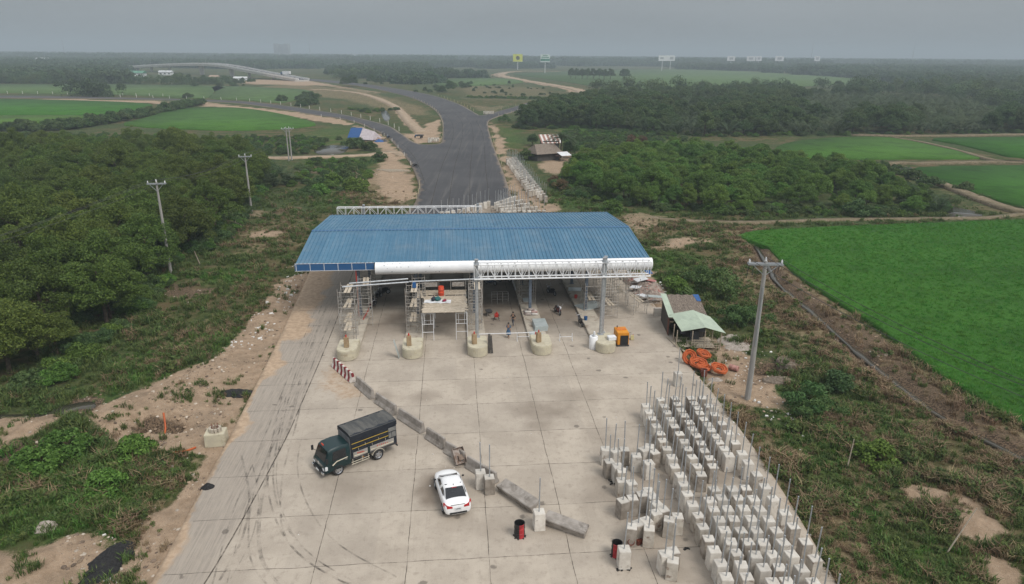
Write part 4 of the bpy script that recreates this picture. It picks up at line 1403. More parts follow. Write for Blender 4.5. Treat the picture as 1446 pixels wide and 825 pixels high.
OPEN = [RICEP[k] for k in RICEP] + [ROADP] + [PX(q) for q in [
    [(430, 108), (470, 107), (560, 120), (700, 128), (770, 132), (790, 150), (740, 175), (690, 195), (640, 300), (560, 300), (540, 230), (440, 240), (420, 200), (446, 178), (300, 152), (0, 142), (0, 138), (300, 142), (440, 160), (480, 166), (440, 150), (380, 140), (420, 122)],
    [(180, 97), (230, 100), (290, 103), (370, 110), (430, 117), (440, 112), (420, 108), (350, 103), (290, 98), (180, 93)],
    [(600, 97.5), (760, 97), (900, 96), (960, 95.5), (960, 100), (700, 104), (690, 110), (600, 104)],
    [(640, 90), (700, 89.5), (700, 91), (640, 91.5)], [(1160, 93), (1240, 94), (1235, 96), (1160, 95)], [(380, 98), (440, 97), (470, 100), (440, 104), (400, 102)],
    [(955, 120), (1130, 118), (1190, 121), (1150, 127), (960, 129)], [(1080, 116), (1240, 118), (1330, 121), (1240, 123), (1080, 121)],
]]
wp, wi = [], []
rg = np.random.default_rng(99)
for d0, d1, spc in ((400, 650, 17), (650, 1100, 21), (1100, 1900, 30), (1900, 4200, 52)):
    ys = np.arange(d0, d1, spc)
    for yv in ys:
        xs = np.arange(-.86 * yv, .86 * yv, spc)
        X = xs + rg.uniform(-.45, .45, len(xs)) * spc; Y = yv + rg.uniform(-.45, .45, len(xs)) * spc
        n = fbm(X, Y, 130, 95, 3)
        m = n > (.40 if d0 >= 650 else .43)
        pxx, pyy = px_of(X, Y)
        # flat scrub and marsh in front of the bridge stays low
        low = (d0 < 650) & (pxx < 760)
        m &= ~((pxx > 165) & (pxx < 475) & (pyy > 97.5)); m &= ~((pxx > 680) & (pxx < 850) & (pyy > 103))
        for pl in OPEN: m &= ~(poly_sd(X, Y, pl) > -(7 if d0 < 650 else 10))
        for kk in SANDP: m &= line_d(X, Y, SANDP[kk]) > 14
        m &= ~((pyy > 130) & (pxx > 735))
        m &= ~(low & (n < .52))
        for a, b, f in zip(X[m], Y[m], low[m]):
            wp.append((a, b, -.3)); wi.append(int(rg.integers(4, 6)) if f else int(rg.integers(0, 4)))
wp = np.array(wp)
far_s = np.where(wp[:, 1] > 1900, 1.9, np.where(wp[:, 1] > 1100, 1.25, 1.0)) * rg.uniform(.8, 1.15, len(wp))
scatter('distant_woods', wp, rg.uniform(0, 6.28, len(wp)), far_s, wi, PATCH + SCRUB)
print('woods', len(wp))
# the dark tree lines in front of the bridge and beside the fields
ln, li = [], []
for pts, wd, spc, kind in [([(-150, 118.5), (0, 118), (140, 118), (310, 119)], 18, 7, 0), ([(0, 116.5), (200, 116), (310, 116), (345, 118)], 14, 7, 1), ([(312, 122), (345, 121)], 10, 5, 1), ([(400, 142), (430, 140), (452, 139)], 14, 5, 2), ([(420, 150), (452, 146)], 8, 5, 2),
                           ([(496, 121), (560, 117), (620, 117)], 30, 8, 1), ([(610, 130), (660, 131), (720, 133), (770, 134)], 16, 6, 1), ([(620, 124), (700, 124), (760, 125)], 16, 7, 2), ([(480, 113), (560, 108), (640, 107)], 40, 12, 0), ([(650, 122), (690, 121), (720, 121)], 14, 7, 1),
                           ([(840, 133), (960, 131.5), (1100, 130), (1250, 131), (1446, 135), (1560, 140)], 26, 9, 0), ([(1130, 124), (1300, 127), (1446, 130)], 34, 13, 0), ([(1280, 118), (1446, 120), (1560, 122)], 60, 15, 0), ([(1396, 152), (1446, 147), (1560, 146)], 14, 6, 0), ([(1090, 131), (1250, 134), (1400, 140)], 14, 7, 0)]:
    q = catmull(PX(pts), False, 30)
    L = sum((q[i + 1] - q[i]).length for i in range(len(q) - 1))
    for j in range(int(L / spc * 1.6)):
        f = rg.uniform(0, len(q) - 1.001); i = int(f)
        p = q[i].lerp(q[i + 1], f - i)
        ln.append((p.x + rg.normal(0, wd * .35), p.y + rg.normal(0, wd * .5), -.25))
        li.append({0: int(rg.integers(0, 3)), 1: int(rg.integers(2, 5)), 2: int(rg.integers(3, 6))}[kind])
ln = np.array(ln)
dm = [SPATCH[0], SPATCH[1], DARKT.meshes[0][0]] + [m[0] for m in BUSH.meshes[:3]]
scatter('tree_lines', ln, rg.uniform(0, 6.28, len(ln)), rg.uniform(.55, 1.35, len(ln)) * np.where(np.array(li) > 2, 1.7, 1.05) * np.where((px_of(ln[:, 0], ln[:, 1])[0] < 480) & (ln[:, 1] > 550), np.where(px_of(ln[:, 0], ln[:, 1])[0] < 330, .8, .48), 1) * np.where((np.abs(px_of(ln[:, 0], ln[:, 1])[0] - 745) < 85) & (ln[:, 1] > 420), .42, 1), li, dm)
br = np.array(belt_rest)
scatter('palm_thicket', np.stack([br[:, 0], br[:, 1], np.full(len(br), -.25)], -1), rg.uniform(0, 6.28, len(br)), rg.uniform(.85, 1.3, len(br)), br[:, 2].astype(int) * 2 + rg.integers(0, 2, len(br)), [NIPA.meshes[0][0], NIPA.meshes[1][0], DARKT.meshes[0][0], DARKT.meshes[1][0]])
wr = np.array(grove_rest)
wd = np.where(wr[:, 2] < 1, rg.integers(0, 6, len(wr)), rg.integers(6, 11, len(wr)))
scatter('woodland', np.stack([wr[:, 0], wr[:, 1], gz(wr[:, 0], wr[:, 1])], -1), rg.uniform(0, 6.28, len(wr)), rg.uniform(.75, 1.12, len(wr)), wd, [m[0] for m in GROVE.meshes] + [m[0] for m in THICK.meshes])
# undergrowth along the foot of both groves
uw, ui = [], []
for poly, sd_, m in ((GROVE_POLY, 1, 800), (TH_POLY, 2, 500), (BELT, 3, 700)):
    xs = rg.uniform(min(p.x for p in poly) - 5, max(p.x for p in poly) + 5, 60000); ys = rg.uniform(min(p.y for p in poly) - 5, max(p.y for p in poly) + 5, 60000)
    d = poly_sd(xs, ys, poly)
    k = (d > -2.5) & (d < 4) & (np.abs(xs) < .82 * ys)
    for q in ROADP, PAD: k &= poly_sd(xs, ys, q) < -2
    k &= fbm(xs, ys, 4, 3, 3) > .42
    for a, b in list(zip(xs[k], ys[k]))[:m]: uw.append((a, b, gz1(a, b))); ui.append(int(rg.integers(0, 5)))
for poly, m in ((PX([(790, 185), (880, 186), (980, 198), (900, 210), (800, 212)]), 260), (PX([(430, 225), (530, 224), (520, 255), (440, 285), (400, 270)]), 90), (PX([(660, 130), (770, 128), (765, 140), (660, 138)]), 60), (PX([(300, 189), (430, 184), (500, 176), (505, 188), (470, 200), (430, 218), (380, 218), (330, 212)]), 130), (PX([(0, 186), (120, 184), (230, 178), (270, 188), (200, 205), (60, 204), (0, 205)]), 150), (PX([(470, 130), (540, 138), (565, 155), (520, 160), (470, 150)]), 40), (PX([(1100, 230), (1230, 231), (1290, 243), (1280, 250), (1180, 240)]), 60)):
    for a, b in poisson(poly, 3.2, m)[:m]: uw.append((a, b, gz1(a, b))); ui.append(int(rg.integers(0, 5)))
scatter('undergrowth', np.array(uw), rg.uniform(0, 6.28, len(uw)), rg.uniform(.4, .85, len(uw)), ui, [BUSH.meshes[0][0], BUSH.meshes[1][0], GBUSH.meshes[0][0], GBUSH.meshes[1][0], FEATH.meshes[0][0]])
print('undergrowth', len(uw), 'lines', len(ln), 'belt', len(br))
# ------------------------------------------------------------------ toll plaza
SRZ = -YAW


def W(u, v, z=0.0):
    p = O0 + AX * u + BX * v
    return Vector((p.x, p.y, z))


GALV = surf('galvanised_steel', (0.46, 0.48, 0.50), (0.36, 0.38, 0.40), 5, 0.45, 0.1, 30, 0.5, 0.55)
SCAF = surf('scaffold_steel', (0.42, 0.41, 0.39), (0.30, 0.26, 0.22), 6, 0.6, 0.2, 30, 0.4, 0.2)
WHITE = surf('white_painted_steel', (0.74, 0.75, 0.76), (0.66, 0.67, 0.69), 2, 0.45, 0.05, 20, 0.4)
STEELBLUE = surf('blue_grey_steel', (0.13, 0.16, 0.20), (0.09, 0.11, 0.14), 3, 0.5, 0.1, 20)
t = NT('blue_ribbed_roof_sheet')
co = t.co('Object'); sx = t.n('ShaderNodeSeparateXYZ', Vector=co)
wn = t.n('ShaderNodeTexWhiteNoise', _noise_dimensions='2D')
fl = t.n('ShaderNodeVectorMath', _operation='FLOOR', i0=t.n('ShaderNodeVectorMath', _operation='MULTIPLY', i0=co, i1=(1 / 1.26, 1 / 40.0, 0)).outputs[0]); t.s(wn, 'Vector', fl.outputs[0])
c = t.mix(wn.outputs[0], (0.050, 0.145, 0.235), (0.064, 0.168, 0.262))
c = t.mix(t.ramp(t.noise(1, t.co('Object', False, (2.2, .12, 1)), 5, .65), .48, .72, 0, .45), c, (0.135, 0.215, 0.29))
c = t.mix(t.ramp(t.noise(.25, co, 5, .6), .5, .7, 0, .35), c, (0.16, 0.215, 0.26))
c = t.mix(t.math('MULTIPLY', t.math('LESS_THAN', t.math('FRACT', t.math('MULTIPLY', sx.outputs[1], .8)), .035), .35), c, (0.03, 0.085, 0.16))
ROOFB = t.done(t.bsdf(c, t.ramp(t.noise(.8, co, 4), .3, .7, .38, .6), t.bump(t.noise(1.2, co, 3), .25, .03), .4))
OLDROOF = surf('blue_roof_sheet', (0.056, 0.168, 0.285), (0.068, 0.185, 0.295), 0.35, 0.42, 0.05, 10, 0.4, 0.0, 0.35, 0.7, False, (0.10, 0.20, 0.31), 0.12)
FASCB = surf('blue_fascia_sheet', (0.020, 0.085, 0.22), (0.026, 0.10, 0.24), 1.0, 0.4, 0.05, 10, 0.4)
PLANK = surf('grey_timber', (0.42, 0.36, 0.28), (0.28, 0.235, 0.18), 5, 0.85, 0.4, 18)
PALETIMBER = surf('pale_timber', (0.52, 0.45, 0.36), (0.40, 0.34, 0.26), 4, 0.85, 0.4, 18)
ORANGE = surf('orange_paint', (0.62, 0.20, 0.03), (0.52, 0.16, 0.03), 3, 0.5, 0.1, 10)
RED = surf('red_plastic', (0.50, 0.045, 0.03), (0.40, 0.04, 0.03), 3, 0.45, 0.1, 10)
BLACK = surf('black_rubber', (0.022, 0.022, 0.024), (0.035, 0.034, 0.033), 4, 0.65, 0.2, 20)
DARKM = surf('dark_metal', (0.05, 0.05, 0.055), (0.08, 0.075, 0.07), 4, 0.5, 0.2, 20, 0.4, 0.2)
ISLC = surf('island_concrete', (0.47, 0.42, 0.345), (0.38, 0.335, 0.275), 1.2, 0.88, 0.3, 14, 0.2, 0, 0.35, 0.65, True, (0.26, 0.21, 0.165), 0.7)
NOSEC = surf('yellowish_cast_concrete', (0.50, 0.46, 0.345), (0.44, 0.40, 0.31), 2.2, 0.85, 0.3, 14, 0.2, 0, 0.35, 0.65, True, (0.36, 0.31, 0.22), 1.3)
TARP = surf('white_sheeting', (0.70, 0.71, 0.73), (0.58, 0.59, 0.60), 2, 0.6, 0.4, 6)
GLASSY = surf('grey_green_sheet', (0.36, 0.40, 0.39), (0.44, 0.48, 0.47), 2, 0.3, 0.05, 6, 0.5)

# --- canopy
cano = thing('toll_canopy', W(33.8, .4), 'wide open canopy with a blue ribbed metal roof spanning the toll lanes', 'canopy', None, SRZ)
XL, XR, YF, YR_, YB = -18.6, 18.7, -10.8, -1.3, 11.0
ZE, ZR, ZB = 6.35, 7.5, 6.55


def ribbed(mb, y0, z0, y1, z1, over=0.0):
    pit = 0.42
    prof = []
    x = XL
    while x < XR:
        prof += [(x, 0.0), (x + .25, 0.0), (x + .285, .07), (x + .385, .07)]
        x += pit
    prof.append((XR, 0.0))
    vs, n = [], len(prof)
    for yy, zz in ((y0, z0), (y1, z1)):
        vs += [(a, yy, zz + b) for a, b in prof]
    for yy, zz in ((y0, z0), (y1, z1)):
        vs += [(a, yy, zz + b - .03) for a, b in prof]
    fs = []
    for i in range(n - 1):
        fs.append((i, i + 1, n + i + 1, n + i)); fs.append((2 * n + i + 1, 2 * n + i, 3 * n + i, 3 * n + i + 1))
        fs.append((i + 1, i, 2 * n + i, 2 * n + i + 1)); fs.append((n + i, n + i + 1, 3 * n + i + 1, 3 * n + i))
    fs.append((0, n, 3 * n, 2 * n)); fs.append((n - 1, 3 * n - 1, 4 * n - 1, 2 * n - 1))
    mb.add(vs, fs)


m = MB(); ribbed(m, YF, ZE, YR_ - .01, ZR); m.build('roof', ROOFB, cano)
m = MB(); ribbed(m, YR_ + .01, ZR, YB, ZB); m.build('roof', ROOFB, cano)
m = MB()
m.add([(XL, YR_ - .35, ZR + .015), (XR, YR_ - .35, ZR + .015), (XR, YR_, ZR + .075), (XL, YR_, ZR + .075), (XL, YR_ + .35, ZR + .015), (XR, YR_ + .35, ZR + .015)], [(0, 1, 2, 3), (3, 2, 5, 4)])
m.build('ridge_cap', surf('ridge_blue', (0.035, 0.11, 0.22), (0.045, 0.13, 0.25), 1, 0.45, 0), cano)
m = MB()
m.box(((XL + -10.5) / 2 - .1, YF - .06, ZE - .38), (-10.5 - XL, .05, .72))
for k in range(7):
    m.box((XL + .05 + 1.42 * k, YF - .1, ZE - .38), (.045, .05, .74))
m.box(((XL - 10.5) / 2 - .1, YF - .1, ZE + .01), (-10.5 - XL, .05, .03)); m.box(((XL - 10.5) / 2 - .1, YF - .1, ZE - .77), (-10.5 - XL, .05, .025))
m.v = m.v; 
o = m.build('fascia', [FASCB, WHITE], cano)
mi = [0] * 6 + [1] * (len(o.data.polygons) - 6); o.data.polygons.foreach_set('material_index', mi)
m = MB(); m.box((0, YB + .05, ZB - .05), (XR - XL, .08, .24)); m.box((XL - .04, (YF + YB) / 2, 6.0), (.05, YB - YF, .30)); m.box((XR + .04, (YF + YB) / 2, 6.0), (.05, YB - YF, .30))
m.build('edge_trim', DARKM, cano)
# rounded white nose cladding along the eave, still in its speckled film
t = NT('speckled_white_film')
co = t.co('Object')
vo = t.n('ShaderNodeTexVoronoi', Vector=co, Scale=2.6, Randomness=0.85).outputs['Distance']
c = t.mix(t.ramp(t.noise(0.7, co, 4), .4, .65), (0.80, 0.81, 0.82), (0.72, 0.73, 0.75))
c = t.mix(t.ramp(vo, 0.11, 0.17, 0.8, 0), c, (0.14, 0.15, 0.17))
FILM = t.done(t.bsdf(c, 0.4, t.bump(t.noise(1.6, co, 3), .3, .05), .4))
m = MB()
prof = []
for k in range(15):
    a = rad(95 + 245 * k / 14)
    prof.append((YF - .12 + .66 * math.cos(a), ZE - .58 + .66 * math.sin(a)))
inner = [(YF - .12 + (a - (YF - .12)) * .955, ZE - .58 + (b - (ZE - .58)) * .955) for a, b in prof][::-1]
sec = prof + inner
xs = np.linspace(-10.45, 18.95, 13)
m.loft([[(x, a, b) for a, b in sec] for x in xs])
m.build('nose_cladding', FILM, cano, smooth=True)
m = MB()
for x in np.arange(-18, 18.5, 2.02):
    MB().box((x, YF + .25, ZE - .55), (.06, .06, .7)).beam((x, YF + .2, ZE - .2), (x, YF + 1.6, ZE - .25), .06, .06).build('eave_bracket', DARKM, cano)
m = MB()
for yy in np.arange(YF + .4, YB, 1.25):
    z = ZE + (yy - YF) / (YR_ - YF) * (ZR - ZE) if yy < YR_ else ZR - (yy - YR_) / (YB - YR_) * (ZR - ZB)
    MB().box((.05, yy, z - .14), (XR - XL - .2, .07, .16)).build('purlin', STEELBLUE, cano)
COLS_V = [-12.0 - .4, -5.95 - .4, .2 - .4, 6.35 - .4, 12.55 - .4]
for x in COLS_V:
    m = MB()
    for (y0, z0), (y1, z1) in (((YF + .3, ZE - .42), (YR_, ZR - .42)), ((YR_, ZR - .42), (YB - .3, ZB - .42))):
        m.beam((x, y0, z0), (x, y1, z1), .2, .42)
    m.build('rafter', STEELBLUE, cano)
    for y in (-10.2 + .2, -.8, 8.6):
        c = MB()
        zt = (ZE + (y - YF) / (YR_ - YF) * (ZR - ZE) if y < YR_ else ZR - (y - YR_) / (YB - YR_) * (ZR - ZB)) - .6
        for s in (-.15, .15): c.box((x, y + s, .27 + (zt - .27) / 2), (.30, .03, zt - .27))
        c.box((x, y, .27 + (zt - .27) / 2), (.03, .28, zt - .27)); c.box((x, y, .285), (.5, .5, .03))
        c.build('column', STEELBLUE, cano)
m = MB()
for x0, x1 in zip(COLS_V[:-1], COLS_V[1:]):
    for y in (-10.0, 8.6): MB().box(((x0 + x1) / 2, y, 5.75), (x1 - x0 - .3, .14, .26)).build('tie_beam', STEELBLUE, cano)

# --- toll islands
ISL_V = [-12.0, -5.95, .2, 6.35, 12.55]
ord5 = ['leftmost, beside the red and white barrier', 'second, left of the timber platform', 'third, carrying the single gantry post', 'fourth, with grey sheets stacked on it', 'fifth, carrying the double gantry post']
for i, v in enumerate(ISL_V):
    isl = thing('toll_island', W(12.35, v), 'toll island kerb with pale rounded nose, ' + ord5[i], 'toll island', 'toll islands under the canopy', SRZ)
    m = MB(); m.box((0, 23.0, .135), (1.86, 39.8, .27)); m.build('kerb', ISLC, isl, bevel=.03)
    poly = [(.95 * math.cos(rad(a)), .95 + .95 * math.sin(rad(a))) for a in np.linspace(180, 360, 15)] + [(.95, 3.1), (-.95, 3.1)]
    m = MB(); m.prism(poly, -.01, .95); m.build('bullnose', NOSEC, isl, bevel=.06)
    if i < 4:
        wp_ = thing('wrapped_post', W(13.55, v - .1 + .25 * (i == 0) - .2, .95), 'tan board wrapped stub post standing on the ' + ['first', 'second', 'third', 'fourth'][i] + ' toll island nose', 'post', 'wrapped stub posts on the island noses', SRZ + .1 * i)
        MB().box((0, 0, .5), (.46, .40, 1.0), taper=.93).build('wrapping', surf('tan_board', (0.36, 0.265, 0.16), (0.28, 0.20, 0.12), 3, .85, .4, 10), wp_, bevel=.03)
        MB().tube((.0, 0, 1.0), (.0, 0, 1.22), .07, 8).build('red_cap', RED, wp_)

# --- lane gantries
def truss(m, p0, p1, zt, zb, dep, bays, side):
    p0, p1 = Vector(p0), Vector(p1)
    off = side * dep / 2
    for z, r in ((zt, .055), (zb, .075)):
        for s in (-1, 1):
            m.tube((p0 + off * s) + Vector((0, 0, z)), (p1 + off * s) + Vector((0, 0, z)), r, 8)
    for k in range(bays + 1):
        a = p0.lerp(p1, k / bays)
        for s in (-1, 1):
            m.tube(a + off * s + Vector((0, 0, zb)), a + off * s + Vector((0, 0, zt)), .03, 5)
            if k < bays:
                b = p0.lerp(p1, (k + 1) / bays)
                lo, hi = (zb, zt) if k % 2 else (zt, zb)
                m.tube(a + off * s + Vector((0, 0, lo)), b + off * s + Vector((0, 0, hi)), .026, 5)
        for z in (zt, zb): m.tube(a - off + Vector((0, 0, z)), a + off + Vector((0, 0, z)), .024, 5)


g = thing('lane_gantry', W(15.2, 6.0), 'white lattice gantry on grey round posts in front of the canopy', 'gantry', None, SRZ)
for x, y in ((.22 - 6.0, 0), (12.4 - 6.0, -.12), (12.62 - 6.0, .32)):
    m = MB(); m.tube((x, y, .95), (x, y, 8.75), .165, 14); m.box((x, y, .97), (.55, .55, .04)); m.tube((x, y, 8.75), (x, y, 8.82), .2, 12); m.build('post', GALV, g, smooth=True)
m = MB(); truss(m, (.0 - 6.0, 0, 0), (10.9, 0, 0), 8.35, 6.95, .8, 26, Vector((0, 1, 0))); m.build('lattice_beam', WHITE, g, smooth=True)
m = MB()
for x in (.22 - 6, 12.5 - 6): m.box((x, 0, 8.36), (.5, .9, .1)); m.box((x, 0, 6.94), (.5, .9, .1))
m.build('clamp_plate', GALV, g)
pa, pb = P(477, 294.5, 7.0), P(674, 291.5, 7.0)
ua, va = uv(pa.x, pa.y); ub, vb = uv(pb.x, pb.y)
UG = 48.2
g = thing('lane_gantry', W(UG, (va + vb) / 2), 'white lattice gantry standing beyond the canopy across the left lanes', 'gantry', None, SRZ)
hw = (vb - va) / 2 * 1.03
m = MB(); truss(m, (-hw, 0, 0), (hw + .3, 0, 0), 6.85, 5.55, .8, 18, Vector((0, 1, 0))); m.build('lattice_beam', WHITE, g, smooth=True)
for x in (-hw + 3.6, hw - .2):
    m = MB(); m.tube((x, 0, 0), (x, 0, 7.25), .18, 12); m.box((x, 0, .03), (.6, .6, .04)); m.build('post', GALV, g, smooth=True)

# --- scaffolds
def scaffold(u, v, w_, d_, lev, label, rz=0.0, planks=(1,), z0=0.0, hl=1.55, rust=None):
    s = thing('scaffold_tower', W(u, v, z0), label, 'scaffold', 'scaffold towers around the canopy columns', SRZ + rz)
    h = hl * lev
    for y in (-d_ / 2, d_ / 2):
        m = MB()
        for x in (-w_ / 2, w_ / 2):
            m.tube((x, y, 0), (x, y, h + .35), .028, 6)
        for k in range(lev):
            zz = k * hl
            m.tube((-w_ / 2, y, zz + hl), (w_ / 2, y, zz + hl), .026, 5); m.tube((-w_ / 2, y, zz + .35), (w_ / 2, y, zz + .35), .022, 5)
            for x in (-w_ / 2, w_ / 2):
                sx_ = .28 if x < 0 else -.28
                m.tube((x + sx_, y, zz + .35), (x + sx_, y, zz + hl), .02, 5)
                for q in (.7, 1.1): m.tube((x, y, zz + q), (x + sx_, y, zz + q), .018, 5)
        m.build('ladder_frame', SCAF, s, smooth=True)
    m = MB()
    for x in (-w_ / 2, w_ / 2):
        for k in range(lev):
            m.tube((x, -d_ / 2, k * hl + .4), (x, d_ / 2, k * hl + hl - .1), .014, 5); m.tube((x, d_ / 2, k * hl + .4), (x, -d_ / 2, k * hl + hl - .1), .014, 5)
    m.build('cross_brace', SCAF, s)
    for k in planks:
        for j in range(2):
            MB().box((-w_ * .2 + .34 * j + .1 * k, 0, hl * k + .06), (.27, d_ + .5, .045), rz=.05 * (j - .5) * (k % 3)).build('plank', PALETIMBER, s)
    return s


scaffold(19.6, -12.6, 1.6, 2.2, 3, 'tall scaffold tower with pale planks on the first toll island', .0, (1, 2, 3))
scaffold(21.9, -11.2, 1.3, 1.8, 3, 'narrow scaffold tower behind the tall one on the first toll island', .1, (3,))
scaffold(17.2, -12.3, 1.5, 1.8, 2, 'low front scaffold bay on the first toll island', .03, (1,))
scaffold(19.3, -6.1, 1.35, 2.0, 3, 'scaffold tower with rusty frames on the second toll island', .0, (1, 2, 3))
scaffold(21.8, -5.6, 1.3, 1.8, 3, 'rear scaffold tower on the second toll island behind the rusty one', .06, (2,))
scaffold(19.6, .2, 1.3, 1.8, 3, 'scaffold tower right behind the single gantry post', .0, (3,))
scaffold(22.2, .4, 1.3, 1.8, 3, 'second scaffold tower deeper behind the single gantry post', .0, ())
scaffold(27.2, 6.3, 1.9, 2.2, 2, 'lone scaffold bay on the fourth toll island under the roof', .0, ())
scaffold(24.5, 13.2, 1.7, 2.2, 2, 'scaffold bay beside the column behind the double gantry post', .0, (1,), 0.0)
scaffold(22.6, 14.8, 1.5, 2.0, 3, 'thin scaffold tower right of the double gantry post', .1, (1,), 0.0)
scaffold(26.5, 17.0, 1.6, 2.0, 3, 'scaffold tower at the right edge of the canopy beside the rubbish heap', -.1, (1, 2), 0.0)
scaffold(23.5, 18.2, 1.6, 2.0, 2, 'low scaffold bay with a sloping plank near the shack', .2, (1,), 0.0)
scaffold(29.5, 15.5, 1.6, 2.0, 3, 'scaffold tower deep under the right end of the roof', .0, (2,), 0.0)
scaffold(28.0, -11.6, 1.5, 2.0, 3, 'scaffold tower under the roof behind the first island column', .0, ())
for i, (q, lab) in enumerate([(((488, 440, .27), (480, 372, .27), 0), ''),]):
    pass
# long tubes lying across the towers
for a, b, z, lab in [((483, 405.5), (577, 398.5), 4.78, 'lower long grey tube lying across the left scaffold towers'), ((493, 400.5), (576, 394), 4.84, 'upper long grey tube lying across the left scaffold towers'), ((578, 398), (692, 393.5), 4.80, 'long grey tube lying from the second island scaffold to the gantry post')]:
    p, q = P(*a, z), P(*b, z)
    m = MB(); m.tube(p, q, .085, 10)
    o = m.build('steel_tube', GALV, loc=(p + q) / 2, smooth=True); tag(o, lab, 'pipe', 'long tubes lying on the scaffolds')
# red hoist rail and hose
for px, py, z, lab in ((507, 447, .3, 'red upright rail against the first island column'), ):
    b = P(px, py, z)
    o = MB().box((b.x, b.y, 3.0), (.09, .09, 5.4)).build('hoist_rail', RED, loc=b); tag(o, lab, 'rail')
p = [P(*q) for q in ((513, 451, .32), (519, 440, .32), (523, 430, .32), (526, 424, .35))]
o = MB().path(catmull(p, False, 5), .06, 6).build('hose', RED, loc=p[0]); tag(o, 'red hose trailing beside the parked motorbikes on the first island', 'hose')

# --- timber working platform in the second lane
ZP = 3.05
c4 = [P(594, 441, ZP), P(657.5, 437, ZP), P(657.5, 411, ZP), P(602, 413, ZP)]
ctr = sum(c4, Vector()) / 4
uc, vc = uv(ctr.x, ctr.y)
wpf = thing('working_platform', W(uc, vc), 'timber decked working platform on scaffold legs between the second and third islands', 'platform', None, SRZ)
Wd, Dp = (c4[1] - c4[0]).length, 6.6
m = MB()
k = 0
rr = random.Random(4)
y = -Dp / 2
while y < Dp / 2:
    if not (1.5 < y < 1.9):
        m.box((rr.uniform(-.12, .12), y, ZP + .03), (Wd * rr.uniform(.94, 1.04), .20, .05), rz=rr.uniform(-.02, .02))
    y += .31 if y > -2.2 else .24
for x in (-Wd * .42, 0, Wd * .42): m.box((x, 0, ZP - .06), (.1, Dp, .1))
m.build('deck', PALETIMBER, wpf)
for x in (-Wd / 2 + .55, Wd / 2 - .55):
    for y in (-Dp / 2 + .2, 0.1, Dp / 2 - .3):
        m = MB()
        for s in (-.55, .55):
            m.tube((x + s, y, 0), (x + s, y, ZP - .12), .034, 6)
        for z in (.9, 1.75, ZP - .2): m.tube((x - .55, y, z), (x + .55, y, z), .028, 5)
        for s in (-.3, .3): m.tube((x + s, y, 1.75), (x + s, y, ZP - .2), .02, 5)
        m.build('leg_frame', WHITE, wpf)
m = MB()
for x in (-Wd / 2, -Wd / 2 + 1.1, Wd / 2 - 1.1, Wd / 2):
    m.tube((x, -Dp / 2 + .2, 1.0), (x, .1, ZP - .3), .018, 5); m.tube((x, .1, ZP - .3), (x, Dp / 2 - .3, 1.0), .018, 5)
m.build('cross_brace', SCAF, wpf)
m = MB()
for sx_ in (-1, 1):
    m.box((sx_ * Wd * .32, Dp / 2 - .2, ZP + .75), (1.3, .04, .5)); m.tube((sx_ * Wd * .32 - .8, Dp / 2 - .2, ZP), (sx_ * Wd * .32 - .8, Dp / 2 - .2, ZP + 1.1), .03, 5); m.tube((sx_ * Wd * .32 + .8, Dp / 2 - .2, ZP), (sx_ * Wd * .32 + .8, Dp / 2 - .2, ZP + 1.1), .03, 5)
m.build('rear_guard', SCAF, wpf)


def on_deck(px, py): 
    return P(px, py, ZP + .06)


b = on_deck(623, 417)
dr_ = thing('drum', b, 'orange red plastic drum standing on the timber platform', 'drum')
MB().lathe([(.29, 0), (.31, .05), (.31, .3), (.33, .33), (.31, .36), (.31, .62), (.33, .65), (.31, .68), (.30, .95), (.27, 1.0)], n=18).build('barrel', surf('orange_red_plastic', (0.60, 0.075, 0.03), (0.48, 0.06, 0.03), 3, .45, .05), dr_, smooth=True)
MB().tube((.12, 0, 1.0), (.12, 0, 1.05), .05, 8).build('bung', RED, dr_)
b = on_deck(618, 426)
m = MB()
n = 9
vs = []
for j in range(5):
    for i in range(n):
        vs.append((b.x + (i / (n - 1) - .5) * 2.7, b.y + (j / 4 - .5) * .95, ZP + .085 + .03 * math.sin(i * 2.1 + j)))
m.add(vs, [(j * n + i, j * n + i + 1, (j + 1) * n + i + 1, (j + 1) * n + i) for j in range(4) for i in range(n - 1)])
o = m.build('sheet', TARP, loc=b, smooth=True); tag(o, 'white sheet spread on the timber platform deck', 'sheet')
for px, py, sz, col, lab, cat, nm in [(612, 424.5, (.42, .5, .42), (0.03, 0.035, 0.05), 'dark tool bag on the white sheet of the platform', 'bag', 'tool_bag'), (617.5, 424, (.75, .55, .38), (0.03, 0.14, 0.14), 'teal cloth bundle on the white sheet of the platform', 'bundle', 'cloth_bundle'), (627.5, 425.5, (.42, .35, .2), (0.24, 0.02, 0.05), 'dark red cloth on the white sheet of the platform', 'bundle', 'cloth_bundle')]:
    b = P(px, py, ZP + .12)
    bmx = bmesh.new(); bmesh.ops.create_icosphere(bmx, subdivisions=3, radius=.5)
    for vv in bmx.verts:
        vv.co.x *= sz[0]; vv.co.y *= sz[1]; vv.co.z = max(vv.co.z, -.35) * sz[2] * 1.2 + sz[2] * .42
        vv.co += Vector((math.sin(vv.co.y * 19), math.sin(vv.co.x * 17), math.sin(vv.co.x * 13 + vv.co.y * 11))) * .03
    me_ = bpy.data.meshes.new(nm); bmx.to_mesh(me_); bmx.free(); me_.polygons.foreach_set('use_smooth', [True] * len(me_.polygons)); me_.materials.append(surf(nm + lab[:4], col, tuple(x * .7 for x in col), 6, .85, .3, 12))
    o = bpy.data.objects.new(nm, me_); link(o); o.location = b; tag(o, lab, cat)

